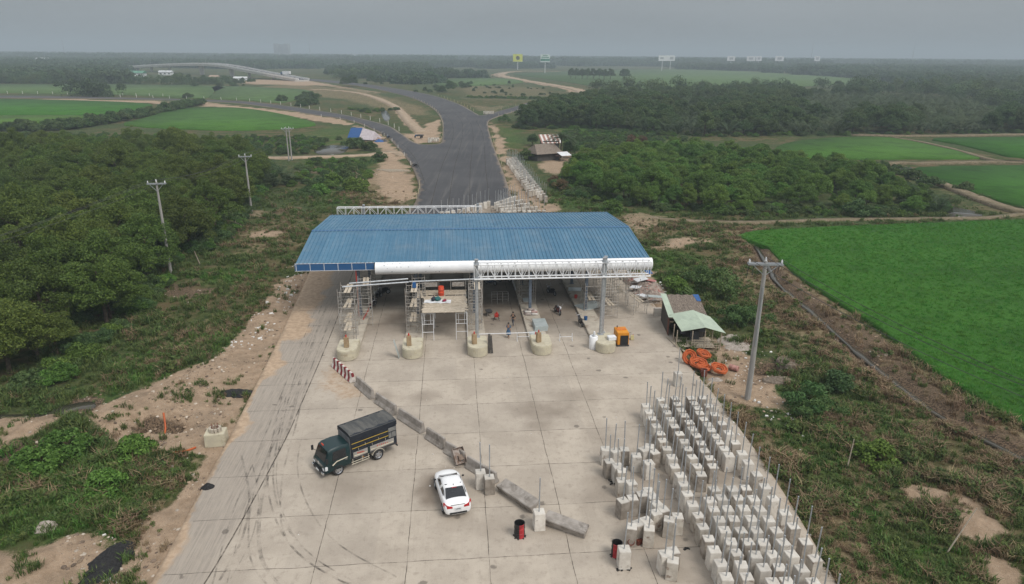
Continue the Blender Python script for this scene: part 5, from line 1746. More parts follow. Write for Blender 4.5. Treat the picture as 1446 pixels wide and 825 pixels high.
# --- motorbikes
def motorbike(col, name='motorbike'):
    paint = surf('bike_paint_%d' % int(col[0] * 997 + col[1] * 331 + col[2] * 77), col, tuple(x * .8 for x in col), 5, .3, 0, 10, .5)
    chrome = surf('bike_chrome', (0.5, 0.5, 0.52), (0.4, 0.4, 0.42), 5, .3, 0, 10, .5, .8)
    parts = []
    for y in (-.62, .62):
        m = MB(); rot = Matrix.Rotation(rad(90), 3, 'Y')
        m.lathe([(.19, -.035), (.25, -.05), (.285, -.03), (.295, 0), (.285, .03), (.25, .05), (.19, .035), (.19, -.035)], (0, y, .295), 18, rot, False)
        h = MB(); h.lathe([(.19, -.012), (.19, .012)], (0, y, .295), 14, rot); 
        parts.append(('wheel', m, BLACK, h))
    m = MB()
    m.loft([[(-.05, -.55, .72), (.05, -.55, .72), (.05, -.55, .62), (-.05, -.55, .62)], [(-.13, -.35, .74), (.13, -.35, .74), (.10, -.35, .45), (-.10, -.35, .45)], [(-.12, .05, .66), (.12, .05, .66), (.11, .05, .35), (-.11, .05, .35)], [(-.10, .2, .50), (.10, .2, .50), (.10, .2, .26), (-.10, .2, .26)], [(-.16, .34, .62), (.16, .34, .62), (.13, .36, .28), (-.13, .36, .28)], [(-.12, .46, .95), (.12, .46, .95), (.06, .5, .5), (-.06, .5, .5)]])
    m.box((0, .62, .62), (.10, .34, .05)); m.box((0, -.66, .60), (.12, .32, .05))
    parts.append(('body', m, paint, None))
    m = MB(); m.loft([[(-.11, -.62, .78), (.11, -.62, .78), (.09, -.62, .72), (-.09, -.62, .72)], [(-.14, -.3, .84), (.14, -.3, .84), (.13, -.3, .73), (-.13, -.3, .73)], [(-.12, .02, .77), (.12, .02, .77), (.11, .02, .67), (-.11, .02, .67)], [(-.07, .15, .72), (.07, .15, .72), (.06, .15, .62), (-.06, .15, .62)]])
    parts.append(('seat', m, BLACK, None))
    m = MB(); m.path([(-.33, .30, 1.02), (-.2, .42, 1.03), (0, .47, 1.0), (.2, .42, 1.03), (.33, .30, 1.02)], .022, 6); m.tube((0, .47, .98), (0, .62, .32), .03, 6)
    for s in (-1, 1):
        m.tube((s * .2, .42, 1.03), (s * .27, .45, 1.22), .01, 5); m.box((s * .28, .45, 1.25), (.12, .02, .07))
        m.tube((s * .07, .5, .75), (s * .07, .62, .3), .025, 6)
    parts.append(('handlebar', m, chrome, None))
    m = MB(); m.lathe([(.02, -.06), (.09, -.02), (.11, .04)], (0, .54, .88), 10, Matrix.Rotation(rad(-80), 3, 'X')); parts.append(('headlight', m, TARP, None))
    m = MB(); m.box((0, .02, .30), (.2, .38, .2)); m.path([(.13, .1, .22), (.16, -.4, .26), (.17, -.75, .34)], [.03, .045, .05], 7); m.tube((-.15, 0, .32), (-.28, .02, .02), .014, 5)
    parts.append(('engine', m, DARKM, None))
    return parts


bike_meshes = {}
def place_bike(px, py, rz, col, label, z=0.0, lean=.12):
    p = P(px, py, z)
    t = thing('motorbike', p, label, 'motorbike', 'motorbikes parked about the toll plaza', rz)
    t.rotation_euler = (0, -lean, rz)
    key = tuple(col)
    if key not in bike_meshes:
        bike_meshes[key] = [(nm, m.mesh(nm, mt, True), h.mesh('rim', GALV) if h else None) for nm, m, mt, h in motorbike(col)]
    for nm, me_, hub in bike_meshes[key]:
        o = bpy.data.objects.new(nm, me_); link(o, t)
        if hub: link(bpy.data.objects.new('rim', hub), o)
    return t


DK = (0.02, 0.02, 0.024); MRN = (0.10, 0.012, 0.014); BLU = (0.02, 0.05, 0.12)
for px, py, rz, c, lab in [(527, 434, rad(170), DK, 'black motorbike parked nearest the camera on the right side of the first island'), (533, 422, rad(150), DK, 'black motorbike parked second in the row along the first island'), (541, 416, rad(120), DK, 'black motorbike with white mirrors parked deepest along the first island'),
                           (779, 416, rad(35), DK, 'dark motorbike standing alone in the fourth lane under the roof'), (787, 443, rad(200), MRN, 'maroon motorbike in the fourth lane behind the dark one'), (820, 459, rad(10), DK, 'black motorbike parked against the fifth island'),
                           (713, 398, rad(80), DK, 'black motorbike deep under the roof in the third lane'), (693, 402, rad(60), BLU, 'dark blue motorbike deep under the roof beside the third island'), (586.5, 236, rad(70), DK, 'motorbike riding on the fresh asphalt near its left edge'),
                           (541.5, 191, rad(40), DK, 'motorbike parked on the branch road beside the tent'), (549, 195.5, rad(60), BLU, 'dark motorbike on the branch road, right of the other near the tent')]:
    place_bike(px, py, rz, c, lab, .27 if px < 545 and py > 400 else 0)

# --- people
def skin_body(segs, radii, name, mat):
    """one continuous figure grown from joints"""
    names = list(radii)
    ix_ = {n: i for i, n in enumerate(names)}
    me_ = bpy.data.meshes.new(name)
    me_.from_pydata([radii[n][0] for n in names], [(ix_[a], ix_[b]) for a, b in segs], [])
    o = bpy.data.objects.new(name, me_); COL.objects.link(o)
    md = o.modifiers.new('skin', 'SKIN')
    sv = me_.skin_vertices[0].data
    for n in names:
        r = radii[n][1]; sv[ix_[n]].radius = r if hasattr(r, '__len__') else (r, r)
        sv[ix_[n]].use_root = (n == names[0])
    s = o.modifiers.new('sub', 'SUBSURF'); s.levels = 2; s.render_levels = 2
    dg = bpy.context.evaluated_depsgraph_get()
    ev = bpy.data.meshes.new_from_object(o.evaluated_get(dg))
    ev.name = name; ev.materials.clear(); ev.materials.append(mat)
    ev.polygons.foreach_set('use_smooth', [True] * len(ev.polygons))
    bpy.data.objects.remove(o)
    return ev


SKIN = surf('skin', (0.32, 0.19, 0.125), (0.29, 0.165, 0.105), 4, .6, 0)
def person(loc, rz, label, shirt, legs_c, stride=.18, skirt=False, arm=.1, h=1.62):
    t = thing('person', loc, label, 'person', None, rz)
    k = h / 1.62
    j = {'pelvis': ((0, 0, .86), (.125, .10)), 'waist': ((0, 0, 1.0), (.115, .085)), 'chest': ((0, .01, 1.2), (.145, .10)), 'neck': ((0, .01, 1.37), .05), 'head0': ((0, .03, 1.46), .075), 'head': ((0, .035, 1.55), .078),
         'shL': ((-.165, 0, 1.31), .052), 'elL': ((-.215, -arm, 1.06), .038), 'wrL': ((-.22, arm * .4, .84), .027), 'haL': ((-.22, arm * .8, .75), .032),
         'shR': ((.165, 0, 1.31), .052), 'elR': ((.215, arm, 1.07), .038), 'wrR': ((.2, arm + .16, .92), .027), 'haR': ((.19, arm + .24, .88), .032),
         'hipL': ((-.085, 0, .80), .088), 'knL': ((-.09, stride * .9, .45), .058), 'anL': ((-.09, stride * .6, .08), .038), 'toL': ((-.09, stride * .6 + .16, .035), .034),
         'hipR': ((.085, 0, .80), .088), 'knR': ((.09, -stride * .2, .45), .058), 'anR': ((.09, -stride * 1.3, .09), .038), 'toR': ((.09, -stride * 1.3 + .16, .035), .034)}
    j = {n: (tuple(c * k for c in a), b) for n, (a, b) in j.items()}
    segs = [('pelvis', 'waist'), ('waist', 'chest'), ('chest', 'neck'), ('neck', 'head0'), ('head0', 'head'), ('chest', 'shL'), ('shL', 'elL'), ('elL', 'wrL'), ('wrL', 'haL'), ('chest', 'shR'), ('shR', 'elR'), ('elR', 'wrR'), ('wrR', 'haR'),
            ('pelvis', 'hipL'), ('hipL', 'knL'), ('knL', 'anL'), ('anL', 'toL'), ('pelvis', 'hipR'), ('hipR', 'knR'), ('knR', 'anR'), ('anR', 'toR')]
    body = bpy.data.objects.new('body', skin_body(segs, j, 'body', SKIN)); link(body, t)
    up = lambda ns, f: {n: (j[n][0], tuple(x * f for x in j[n][1]) if hasattr(j[n][1], '__len__') else j[n][1] * f) for n in ns}
    sh = up(['pelvis', 'waist', 'chest', 'shL', 'elL', 'shR', 'elR'], 1.16)
    link(bpy.data.objects.new('shirt', skin_body([('pelvis', 'waist'), ('waist', 'chest'), ('chest', 'shL'), ('shL', 'elL'), ('chest', 'shR'), ('shR', 'elR')], sh, 'shirt', shirt)), t)
    if skirt:
        MB().lathe([(.15 * k, .92 * k), (.2 * k, .75 * k), (.27 * k, .42 * k), (.25 * k, .42 * k), (.12 * k, .9 * k)], n=16).build('skirt', legs_c, t, smooth=True)
    else:
        tr = up(['pelvis', 'hipL', 'knL', 'anL', 'hipR', 'knR', 'anR'], 1.2)
        link(bpy.data.objects.new('trousers', skin_body([('pelvis', 'hipL'), ('hipL', 'knL'), ('knL', 'anL'), ('pelvis', 'hipR'), ('hipR', 'knR'), ('knR', 'anR')], tr, 'trousers', legs_c)), t)
    bmx = bmesh.new(); bmesh.ops.create_uvsphere(bmx, u_segments=14, v_segments=9, radius=.1 * k)
    bmesh.ops.delete(bmx, geom=[v for v in bmx.verts if v.co.z < -.035 * k and v.co.y > -.02], context='VERTS')
    for v in bmx.verts: v.co = Vector((v.co.x * .98, v.co.y * 1.08 + .015 * k, v.co.z * 1.05 + 1.565 * k))
    hm = bpy.data.meshes.new('hair'); bmx.to_mesh(hm); bmx.free(); hm.materials.append(BLACK); hm.polygons.foreach_set('use_smooth', [True] * len(hm.polygons))
    link(bpy.data.objects.new('hair', hm), t)
    return t


CLB = surf('blue_cloth', (0.05, 0.11, 0.20), (0.04, 0.09, 0.16), 8, .9, .2); CLK = surf('black_cloth', (0.02, 0.02, 0.024), (0.03, 0.03, 0.033), 8, .9, .2); CLG = surf('grey_cloth', (0.10, 0.10, 0.11), (0.08, 0.08, 0.085), 8, .9, .2)
person(P(718, 477), rad(160), 'person in a blue dress walking between the third and fourth islands', CLB, CLB, .15, True, .06)
person(P(724.5, 461), rad(150), 'person in black with something pale in hand, behind the one in blue', CLK, CLG, .2, False, .14)

# --- small things in the lanes
def low_frame(px, py, w_, h_, rz, label):
    p = P(px, py)
    t = thing('low_frame', p, label, 'steel frame', 'low steel frames standing in the lanes', rz)
    for x in (-w_ / 2, w_ / 2):
        m = MB(); m.tube((x, 0, 0), (x, 0, h_), .035, 6); m.tube((x, -.3, .03), (x, .3, .03), .03, 6); m.build('leg', WHITE, t)
    m = MB(); m.tube((-w_ / 2, 0, h_ * .55), (w_ / 2, 0, h_ * .55), .028, 6); m.build('rail', WHITE, t)


low_frame(739, 481, 1.25, .75, SRZ, 'low white steel frame left of the fourth island nose')
low_frame(799, 481, 1.25, .75, SRZ, 'low white steel frame right of the fourth island nose')
p, q = P(676, 472, .95), P(756, 469.5, .95)
t = thing('lane_bar', (p + q) / 2, 'thin white bar slung across the third lane between island noses', 'barrier bar')
MB().tube(p, q, .04, 8).build('bar', WHITE, t, world=True); MB().tube(q - Vector((0, 0, .65)), q + Vector((0, 0, .05)), .05, 8).build('post', RED, t, world=True)
for px, h_, lab in ((690.2, 1.9, 'left dark weathered board standing on the third island kerb'), (694.5, 1.75, 'right dark weathered board standing beside its twin at the third island')):
    p = P(px, 499)
    o = MB().box((0, 0, h_ / 2), (.26, .12, h_), taper=.9).build('upright_board', surf('charred_board', (0.06, 0.055, 0.05), (0.10, 0.09, 0.08), 5, .85, .4, 14)); o.location = p; o.rotation_euler = (rad(-8), rad(2 if px < 692 else -3), SRZ); tag(o, lab, 'board', 'pair of dark boards at the third island')
# grey sheets and sacks on island four
p = P(762, 462, .27)
t = thing('sheet_stack', p, 'stack of pale grey sheets lying on the fourth island', 'stack of sheets', None, SRZ)
for k in range(4): MB().box((.02 * k, .03 * k, .06 + .12 * k), (1.35, 2.3, .11), rz=.01 * k).build('panel', GLASSY, t)
o = MB().box((0, 0, .04), (1.2, 1.7, .06)).build('loose_sheet', GLASSY); o.location = P(758, 473, .27); o.rotation_euler = (0, 0, SRZ + .2); tag(o, 'loose grey sheet lying in front of the sheet stack', 'sheet')
o = MB().box((0, 0, .04), (.9, 1.2, .06)).build('loose_sheet', GLASSY); o.location = P(744, 424, .27); o.rotation_euler = (0, 0, SRZ); tag(o, 'pale sheet lying on the fourth island behind the sacks', 'sheet')
o = MB().box((0, 0, .04), (3.0, 2.0, .06)).build('loose_sheet', GLASSY); o.location = P(833, 432, .27); o.rotation_euler = (0, 0, SRZ + .5); tag(o, 'wide grey sheet lying at the foot of the right column', 'sheet')
o = MB().box((0, 0, .04), (1.6, 1.3, .06)).build('loose_sheet', GLASSY); o.location = P(812, 409, .27); o.rotation_euler = (0, 0, SRZ - .2); tag(o, 'grey sheet lying deep on the fifth island', 'sheet')


def sack_mesh(name, mat, seed):
    bmx = bmesh.new(); bmesh.ops.create_cube(bmx, size=1)
    bmesh.ops.subdivide_edges(bmx, edges=bmx.edges, cuts=3, use_grid_fill=True)
    r = random.Random(seed)
    for v in bmx.verts:
        f = 1 - .45 * (abs(v.co.x) * 2) ** 4 * .6
        v.co = Vector((v.co.x * .72, v.co.y * .45 * f, v.co.z * .2 * f * (1 - .4 * (abs(v.co.y) * 2) ** 3) + .1))
        v.co += Vector((r.uniform(-1, 1), r.uniform(-1, 1), r.uniform(-.5, .5))) * .018
    me_ = bpy.data.meshes.new(name); bmx.to_mesh(me_); bmx.free(); me_.polygons.foreach_set('use_smooth', [True] * len(me_.polygons)); me_.materials.append(mat)
    return me_


SACKS = [sack_mesh('sack', surf('sack_grey', (0.40, 0.36, 0.33), (0.28, 0.22, 0.2), 4, .85, .3), 1), sack_mesh('sack', surf('sack_pink', (0.36, 0.17, 0.15), (0.45, 0.38, 0.34), 3, .85, .3), 2), sack_mesh('sack', surf('sack_white', (0.62, 0.60, 0.57), (0.46, 0.42, 0.38), 3, .85, .3), 3)]
lay = 0
base = P(749, 442, .27)
spots = [(-.35, -.6, 0), (.38, -.62, 0), (-.36, -.1, 0), (.36, -.12, 0), (-.35, .4, 0), (.36, .4, 0), (-.3, -.35, .18), (.36, -.36, .18), (0, .2, .18), (.05, -.1, .36)]
for i, (x, y, z) in enumerate(spots):
    o = bpy.data.objects.new('sack', SACKS[(i * 5 + i // 3) % 3]); link(o)
    q = base + BX * x + AX * y; o.location = (q.x, q.y, .27 + z); o.rotation_euler = (0, 0, SRZ + (i * 37 % 7 - 3) * .05)
    tag(o, 'cement sack in the pile on the fourth island, ' + ['lowest row, front left corner', 'lowest row, front right corner', 'lowest row, middle of the left side', 'lowest row, middle of the right side', 'lowest row, back left corner', 'lowest row, back right corner', 'upper row, front left', 'upper row, front right', 'upper row at the back', 'topmost of the pile'][i], 'sack', 'cement sacks piled on the fourth island')
m = MB()
for k in range(3): m.box((-.5 + .5 * k, 0, .02 + .0 * k), (.42, .3, .3))
# white roll, generator, lid box
p = P(837.5, 492)
t = thing('sheeting_roll', p, 'white speckled roll of sheeting standing upright beside the fifth island', 'roll')
MB().lathe([(.40, 0), (.42, .05), (.42, 1.25), (.38, 1.3), (.20, 1.3), (.18, .6)], n=20).build('roll', FILM, t, smooth=True)
MB().lathe([(.10, 1.2), (.13, 1.55), (.09, 1.75), (.02, 1.8)], (.05, 0, 0), 10).build('bundled_end', TARP, t, smooth=True)
p = P(866, 485, 1.0)
t = thing('white_crate', W(13.7, 13.2, .95), 'white flat box with a lid lying on the fifth island nose', 'box', None, SRZ + .1)
MB().box((0, 0, .14), (.75, .62, .28)).build('case', WHITE, t, bevel=.02); MB().box((0, 0, .305), (.8, .67, .05)).build('lid', WHITE, t, bevel=.015)
g = thing('generator', P(877, 485), 'orange canopy generator with a dark grille beside the fifth island', 'generator', None, SRZ)
MB().box((0, .1, .78), (1.15, 1.7, 1.25)).build('housing', surf('generator_orange', (0.66, 0.27, 0.02), (0.58, 0.23, 0.02), 2, .45, .05, 10), g, bevel=.04)
m = MB(); m.box((.10, -.765, .66), (.78, .05, .98))
for k in range(9): m.box((.10, -.80, .25 + .1 * k), (.74, .02, .035))
m.build('grille', BLACK, g)
m = MB(); m.box((0, .1, .08), (1.2, 1.8, .14)); m.build('skid', DARKM, g)
m = MB(); m.box((0, .3, 1.43), (.9, .6, .05)); m.build('top_panel', ORANGE, g); MB().tube((-.3, .75, 1.4), (-.3, .75, 1.62), .05, 8).build('exhaust', DARKM, g)
p = P(892.5, 480)
t = thing('jerrycan', p, 'small pale yellow can beside the orange generator', 'can')
MB().box((0, 0, .25), (.34, .22, .5), taper=.9).build('can', surf('pale_yellow_plastic', (0.60, 0.55, 0.30), (0.52, 0.48, 0.26), 3, .5, 0), t, bevel=.04); MB().tube((.08, 0, .5), (.08, 0, .57), .04, 8).build('cap', RED, t)
p = P(701, 452)
t = thing('water_pump', p, 'small red engine on a thin stand between the third and fourth islands', 'engine')
m = MB(); m.box((0, 0, .55), (.42, .5, .34)); m.tube((0, 0, .72), (.05, 0, .92), .1, 8); m.build('motor', RED, t, bevel=.04)
m = MB()
for x, y in ((-.25, -.25), (.25, -.25), (.25, .25), (-.25, .25)): MB().tube((x * 1.3, y * 1.3, 0), (x * .6, y * .6, .42), .025, 6).build('leg', DARKM, t)
MB().lathe([(.12, -.05), (.14, 0), (.12, .05)], (.27, 0, .55), 12, Matrix.Rotation(rad(90), 3, 'Y')).build('pulley', DARKM, t)
p = P(690, 446)
t = thing('wheelbarrow', p, 'dark wheelbarrow standing beside the third island', 'wheelbarrow', None, .4)
MB().loft([[(-.32, -.4, .62), (.32, -.4, .62), (.22, -.3, .34), (-.22, -.3, .34)], [(-.34, .35, .68), (.34, .35, .68), (.22, .25, .34), (-.22, .25, .34)]]).build('tray', DARKM, t)
MB().lathe([(.12, -.04), (.19, -.03), (.19, .03), (.12, .04)], (0, .55, .19), 14, Matrix.Rotation(rad(90), 3, 'Y')).build('wheel', BLACK, t)
m = MB()
for s in (-1, 1): m.path([(s * .05, .55, .2), (s * .24, .1, .34), (s * .28, -.9, .6)], .02, 6); m.tube((s * .24, -.3, .34), (s * .26, -.4, 0), .02, 6)
m.build('handle', SCAF, t)
p = P(706, 428)
t = thing('rebar_cage', p, 'thin rebar table frame in the third lane under the roof', 'frame', None, SRZ)
m = MB()
for x in (-.95, -.3, .3, .95):
    for y in (-.4, .4): MB().tube((x, y, 0), (x, y, 1.25), .02, 5).build('leg', SCAF, t)
m = MB()
for y in (-.4, .4):
    for z in (.6, 1.25): m.tube((-.95, y, z), (.95, y, z), .02, 5)
for x in (-.95, -.3, .3, .95): m.tube((x, -.4, 1.25), (x, .4, 1.25), .02, 5)
m.build('rail', SCAF, t)
for px, py, c, lab in ((813, 421, RED, 'red bucket on the fifth island beside the grey sheets'), (827, 452, surf('blue_plastic', (0.02, 0.11, 0.30), (0.02, 0.09, 0.25), 3, .4, 0), 'blue bucket on the fifth island by the black motorbike'), (588, 397.5, MAT['blue_plastic'] if 'blue_plastic' in MAT else RED, '')):
    if not lab: continue
    t = thing('bucket', P(px, py, .27), lab, 'bucket')
    MB().lathe([(.15, 0), (.2, .38), (.215, .38), (.19, .36), (.14, .03)], n=16).build('pail', c, t, smooth=True); MB().path([(-.2, 0, .36), (-.12, .05, .5), (.12, .05, .5), (.2, 0, .36)], .012, 5).build('handle', SCAF, t)
o = MB().box((0, 0, .28), (.42, .34, .55), taper=.8).build('blue_can', MAT['blue_plastic'], bevel=.05); o.location = W(19.3, -5.9, 4.74); tag(o, 'blue can standing on top of the rusty scaffold tower', 'can')
o = MB().box((0, 0, .9), (.05, .55, 1.8)).build('leaning_sheet', GLASSY); o.location = P(564, 505); o.rotation_euler = (0, rad(-14), SRZ); tag(o, 'grey sheet leaning on the left side of the second island nose', 'sheet')
# pole lying from the roof into the fourth island
p, q = P(728, 410, .35), P(721, 387, 2.4)
o = MB().tube(p, q, .09, 8).build('leaning_tube', GALV, loc=p); tag(o, 'pale tube leaning up beside the fourth island under the roof', 'pipe')
# ------------------------------------------------------------------ fence footings with pipes
FT = [surf('footing_concrete_%d' % i, a, b, 2.5, .88, .35, 16, .2, 0, .35, .65, True, c, s3, bright=.14) for i, (a, b, c, s3) in enumerate([
    ((0.62, 0.585, 0.53), (0.54, 0.50, 0.445), (0.36, 0.31, 0.26), 1.2), ((0.52, 0.48, 0.42), (0.40, 0.355, 0.30), (0.22, 0.165, 0.13), 2.2), ((0.62, 0.585, 0.53), (0.52, 0.48, 0.425), (0.28, 0.235, 0.20), 1.8), ((0.36, 0.32, 0.275), (0.24, 0.205, 0.17), (0.38, 0.33, 0.28), 2.0)])]
FTOP = surf('footing_top', (0.55, 0.52, 0.47), (0.48, 0.445, 0.395), 2.5, .88, .3, 16, bright=.08)
PIPEM = surf('dull_zinc_pipe', (0.46, 0.48, 0.50), (0.36, 0.38, 0.40), 4, .45, .1, 20, .5, .5)
BLOCKS = []
for i, (w_, h_) in enumerate(((.66, 1.22), (.64, 1.18), (.67, 1.2), (.65, 1.2))):
    m = MB(); m.box((0, 0, h_ / 2), (w_, w_, h_), taper=.97)
    me_ = m.mesh('footing', [FT[i], FTOP], bevel=.022)
    for pl in me_.polygons: pl.material_index = 1 if pl.normal.z > .6 else 0
    BLOCKS.append((me_, h_))
PIPES = [MB().tube((0, 0, 0), (0, 0, L), .038, 8).tube((0, 0, L), (0, 0, L + .03), .043, 8).mesh('pipe', PIPEM, smooth=True) for L in (2.15, 2.35, 2.0)]
nfoot = [0]


def footing(x, y, label, group, rz=None, z=0.0, s=1.0, dirty=.15):
    k = nfoot[0]; nfoot[0] += 1
    r = random.Random(k * 13 + 5)
    o = bpy.data.objects.new('fence_footing', BLOCKS[3 if r.random() < dirty else r.randrange(3)][0]); link(o)
    h = BLOCKS[[b[0] for b in BLOCKS].index(o.data)][1]
    o.location = (x, y, z - .005); o.rotation_euler = (0, 0, (SRZ + r.uniform(-.12, .12)) if rz is None else rz)
    o.scale = (s, s, 1)
    tag(o, label, 'concrete footing', group)
    q = bpy.data.objects.new('pipe', PIPES[r.randrange(3)]); link(q, o)
    q.location = (r.uniform(-.03, .03), r.uniform(-.03, .03), h - .01); q.rotation_euler = (r.uniform(-.03, .03), r.uniform(-.035, .035), 0)
    return o


ORD = 'first second third fourth fifth sixth seventh eighth ninth tenth eleventh twelfth thirteenth fourteenth fifteenth sixteenth seventeenth eighteenth nineteenth twentieth'.split()
ZT = 1.2
RANKS = [((913.7, 572), (1028, 815), 19, 'in the leftmost long rank of the stockyard'), ((933.4, 564.2), (991.3, 669.4), 11, 'in the second rank, far half before the gap'), ((1001, 705), (1056, 814), 8, 'in the second rank, near half after the gap'),
         ((952.7, 561.8), (1008.3, 658.3), 11, 'in the third rank, far half before the gap'), ((1009, 689), (1089.8, 821), 9, 'in the third rank, near half after the gap'),
         ((974.8, 561.8), (1028.7, 642.6), 11, 'in the fourth rank, far half before the gap'), ((1034.7, 689), (1112, 820), 9, 'in the fourth rank, near half after the gap'),
         ((1054, 689), (1147, 821), 9, 'in the short fifth rank of the near half'), ((993.3, 561.8), (1152.8, 787.5), 15, 'in the rightmost rank along the dry grass verge')]
g_f = 'concrete footings with pipes stored at the right edge'
for a, b, n, where in RANKS:
    p, q = P(*a, ZT), P(*b, ZT)
    for k in range(n):
        c = p.lerp(q, k / (n - 1))
        footing(c.x + random.uniform(-.07, .07), c.y + random.uniform(-.07, .07), '%s footing from the far end %s' % (ORD[k].capitalize(), where), g_f, dirty=.55 if ('far half' in where or 'rightmost' in where) else .08)
p, q = P(1028, 815, ZT), P(913.7, 572, ZT)
d = (p - q).normalized()
for k in range(1, 3):   # the ranks run on under the lower picture edge
    for a, b, n, where in (RANKS[0], RANKS[4], RANKS[6], RANKS[7]):
        p, q = P(*a, ZT), P(*b, ZT); st = (q - p) / (n - 1)
        c = q + st * k
        if proj((c.x, c.y, 3.3))[1] < 825: footing(c.x, c.y, '%s footing below the last whole one of the %s rank, cut by the edge' % (ORD[k - 1], [w_ for w_ in ('leftmost', 'second', 'third', 'fourth', 'fifth') if w_ in where][0]), g_f)
CL = [(90, 338), (122, 345), (157, 340), (103, 383), (133, 399), (148, 416), (147, 450), (182, 460), (152, 523), (186, 514), (200, 362), (228, 340), (246, 330), (265, 350), (245, 387), (220, 500), (243, 486), (258, 508), (272, 534), (270, 565), (297, 555), (318, 590), (348, 578), (183, 617), (208, 603), (235, 594), (246, 622), (304, 715), (332, 703), (331, 736)]
WH = ['far left corner of the loose cluster beside the ranks', 'second along the far edge of the loose cluster', 'third along the far edge of the loose cluster', 'left end of the second row in the loose cluster', 'middle of the second row in the loose cluster', 'right of the second row in the loose cluster', 'left of the pair in the middle of the loose cluster', 'right of the pair in the middle of the loose cluster', 'left of the big pair at the left side of the cluster', 'right of the big pair at the left side of the cluster', 'pale one standing alone between cluster and leftmost rank', 'front left of the trio beside the leftmost rank', 'back of the trio beside the leftmost rank', 'right of the trio beside the leftmost rank', 'pale one in front of the trio beside the leftmost rank', 'left of the four tight blocks amid the cluster', 'back of the four tight blocks amid the cluster', 'right of the four tight blocks amid the cluster', 'front of the four tight blocks amid the cluster', 'left of the pale pair below the tight four', 'right of the pale pair below the tight four', 'front one of the two set apart near the leftmost rank', 'back one of the two set apart near the leftmost rank', 'left of the tight four behind the red drum', 'second of the tight four behind the red drum', 'third of the tight four behind the red drum', 'right front of the tight four behind the red drum', 'left of the close trio nearest the lower picture edge', 'back of the close trio nearest the lower picture edge', 'front right of the close trio nearest the lower picture edge']
for (a, b), wh in zip(CL, WH):
    c = P(820 + a / 2.539, 500 + b / 2.539, ZT)
    footing(c.x, c.y, 'footing with pipe, ' + wh, 'loose cluster of footings beside the ranks', random.uniform(-.3, .5), dirty=.3)
c = P(820 + 157 / 2.539, 500 + 697 / 2.539, ZT); footing(c.x, c.y, 'clean white footing standing alone before the red drum', None, .05)
c = P(820 + 350 / 2.539, 500 + 67 / 2.539, ZT); footing(c.x, c.y, 'lone footing at the pad edge below the orange hose coils', None, .1)
for px, py, lab in ((678.5, 666, 'left of the two clean footings behind the white car'), (691, 673, 'right of the two clean footings behind the white car'), (761.5, 722, 'clean footing between the two toppled barriers')):
    c = P(px, py, ZT); footing(c.x, c.y, lab, None, .15)
# stock behind the canopy
A, B, C_, D = P(700, 286, ZT), P(712, 298, ZT), P(768, 297, ZT), P(727, 277, ZT)
for i in range(5):
    for j in range(9):
        s, t_ = i / 4, j / 8
        c = (A.lerp(B, s)).lerp(D.lerp(C_, s), t_)
        footing(c.x, c.y, 'footing with pipe in the dense block stored right behind the canopy roof', 'footings in the block behind the canopy', s=.9)
L0, L1, R0, R1 = P(716, 224, ZT), P(749, 269, ZT), P(728, 222, ZT), P(771, 277, ZT)
for k in range(20):
    for j in range(4):
        c = L0.lerp(L1, k / 19).lerp(R0.lerp(R1, k / 19), j / 3)
        if k < 19 or j != 1:
            end = 'at the near end of' if k > 17 else ('at the far end of' if k < 2 else 'within')
            footing(c.x, c.y, 'footing with tall pipe %s the long strip beside the asphalt' % end, 'footings in the strip beside the asphalt, ' + end.split(' the ')[-1].split(' end')[0], s=.95)
prev = None
for k, (px, py) in enumerate([(655, 294), (661, 292.5), (667, 291), (673, 289), (679, 287), (685, 285.5), (690, 284), (648, 296), (640, 297.5), (632, 298.5), (624, 299)]):
    c = P(px, py, ZT); footing(c.x, c.y, 'footing in the curved row behind the canopy, %s' % (['second', 'third', 'fourth', 'fifth', 'sixth', 'seventh from its left', 'last at its right end', 'half hidden by the roof, nearest one', 'half hidden by the roof, second', 'half hidden by the roof, third', 'half hidden by the roof, leftmost'][k] + (' visible one' if k < 5 else '')), None)

# ------------------------------------------------------------------ barriers
BARC = surf('barrier_concrete', (0.34, 0.31, 0.28), (0.24, 0.215, 0.19), 2.0, .9, .4, 14, .2, 0, .35, .65, True, (0.17, 0.15, 0.13), 1.1)
t = NT('red_white_barrier_paint')
co = t.co('Object'); sx = t.n('ShaderNodeSeparateXYZ', Vector=co)
stp = t.math('LESS_THAN', t.math('FRACT', t.math('ADD', t.math('MULTIPLY', sx.outputs[1], 1.3), t.math('MULTIPLY', sx.outputs[2], .6))), .5)
c = t.mix(stp, (0.58, 0.54, 0.50), (0.20, 0.028, 0.032))
c = t.mix(t.ramp(t.noise(3, co, 5, .7), .55, .72, 0, .6), c, (0.36, 0.30, 0.26))
RWM = t.done(t.bsdf(c, .75, t.bump(t.noise(14, co, 3), .2, .02), .2))
JP = [(-.31, 0), (.31, 0), (.31, .09), (.16, .36), (.09, .86), (-.09, .86), (-.16, .36), (-.31, .09)]


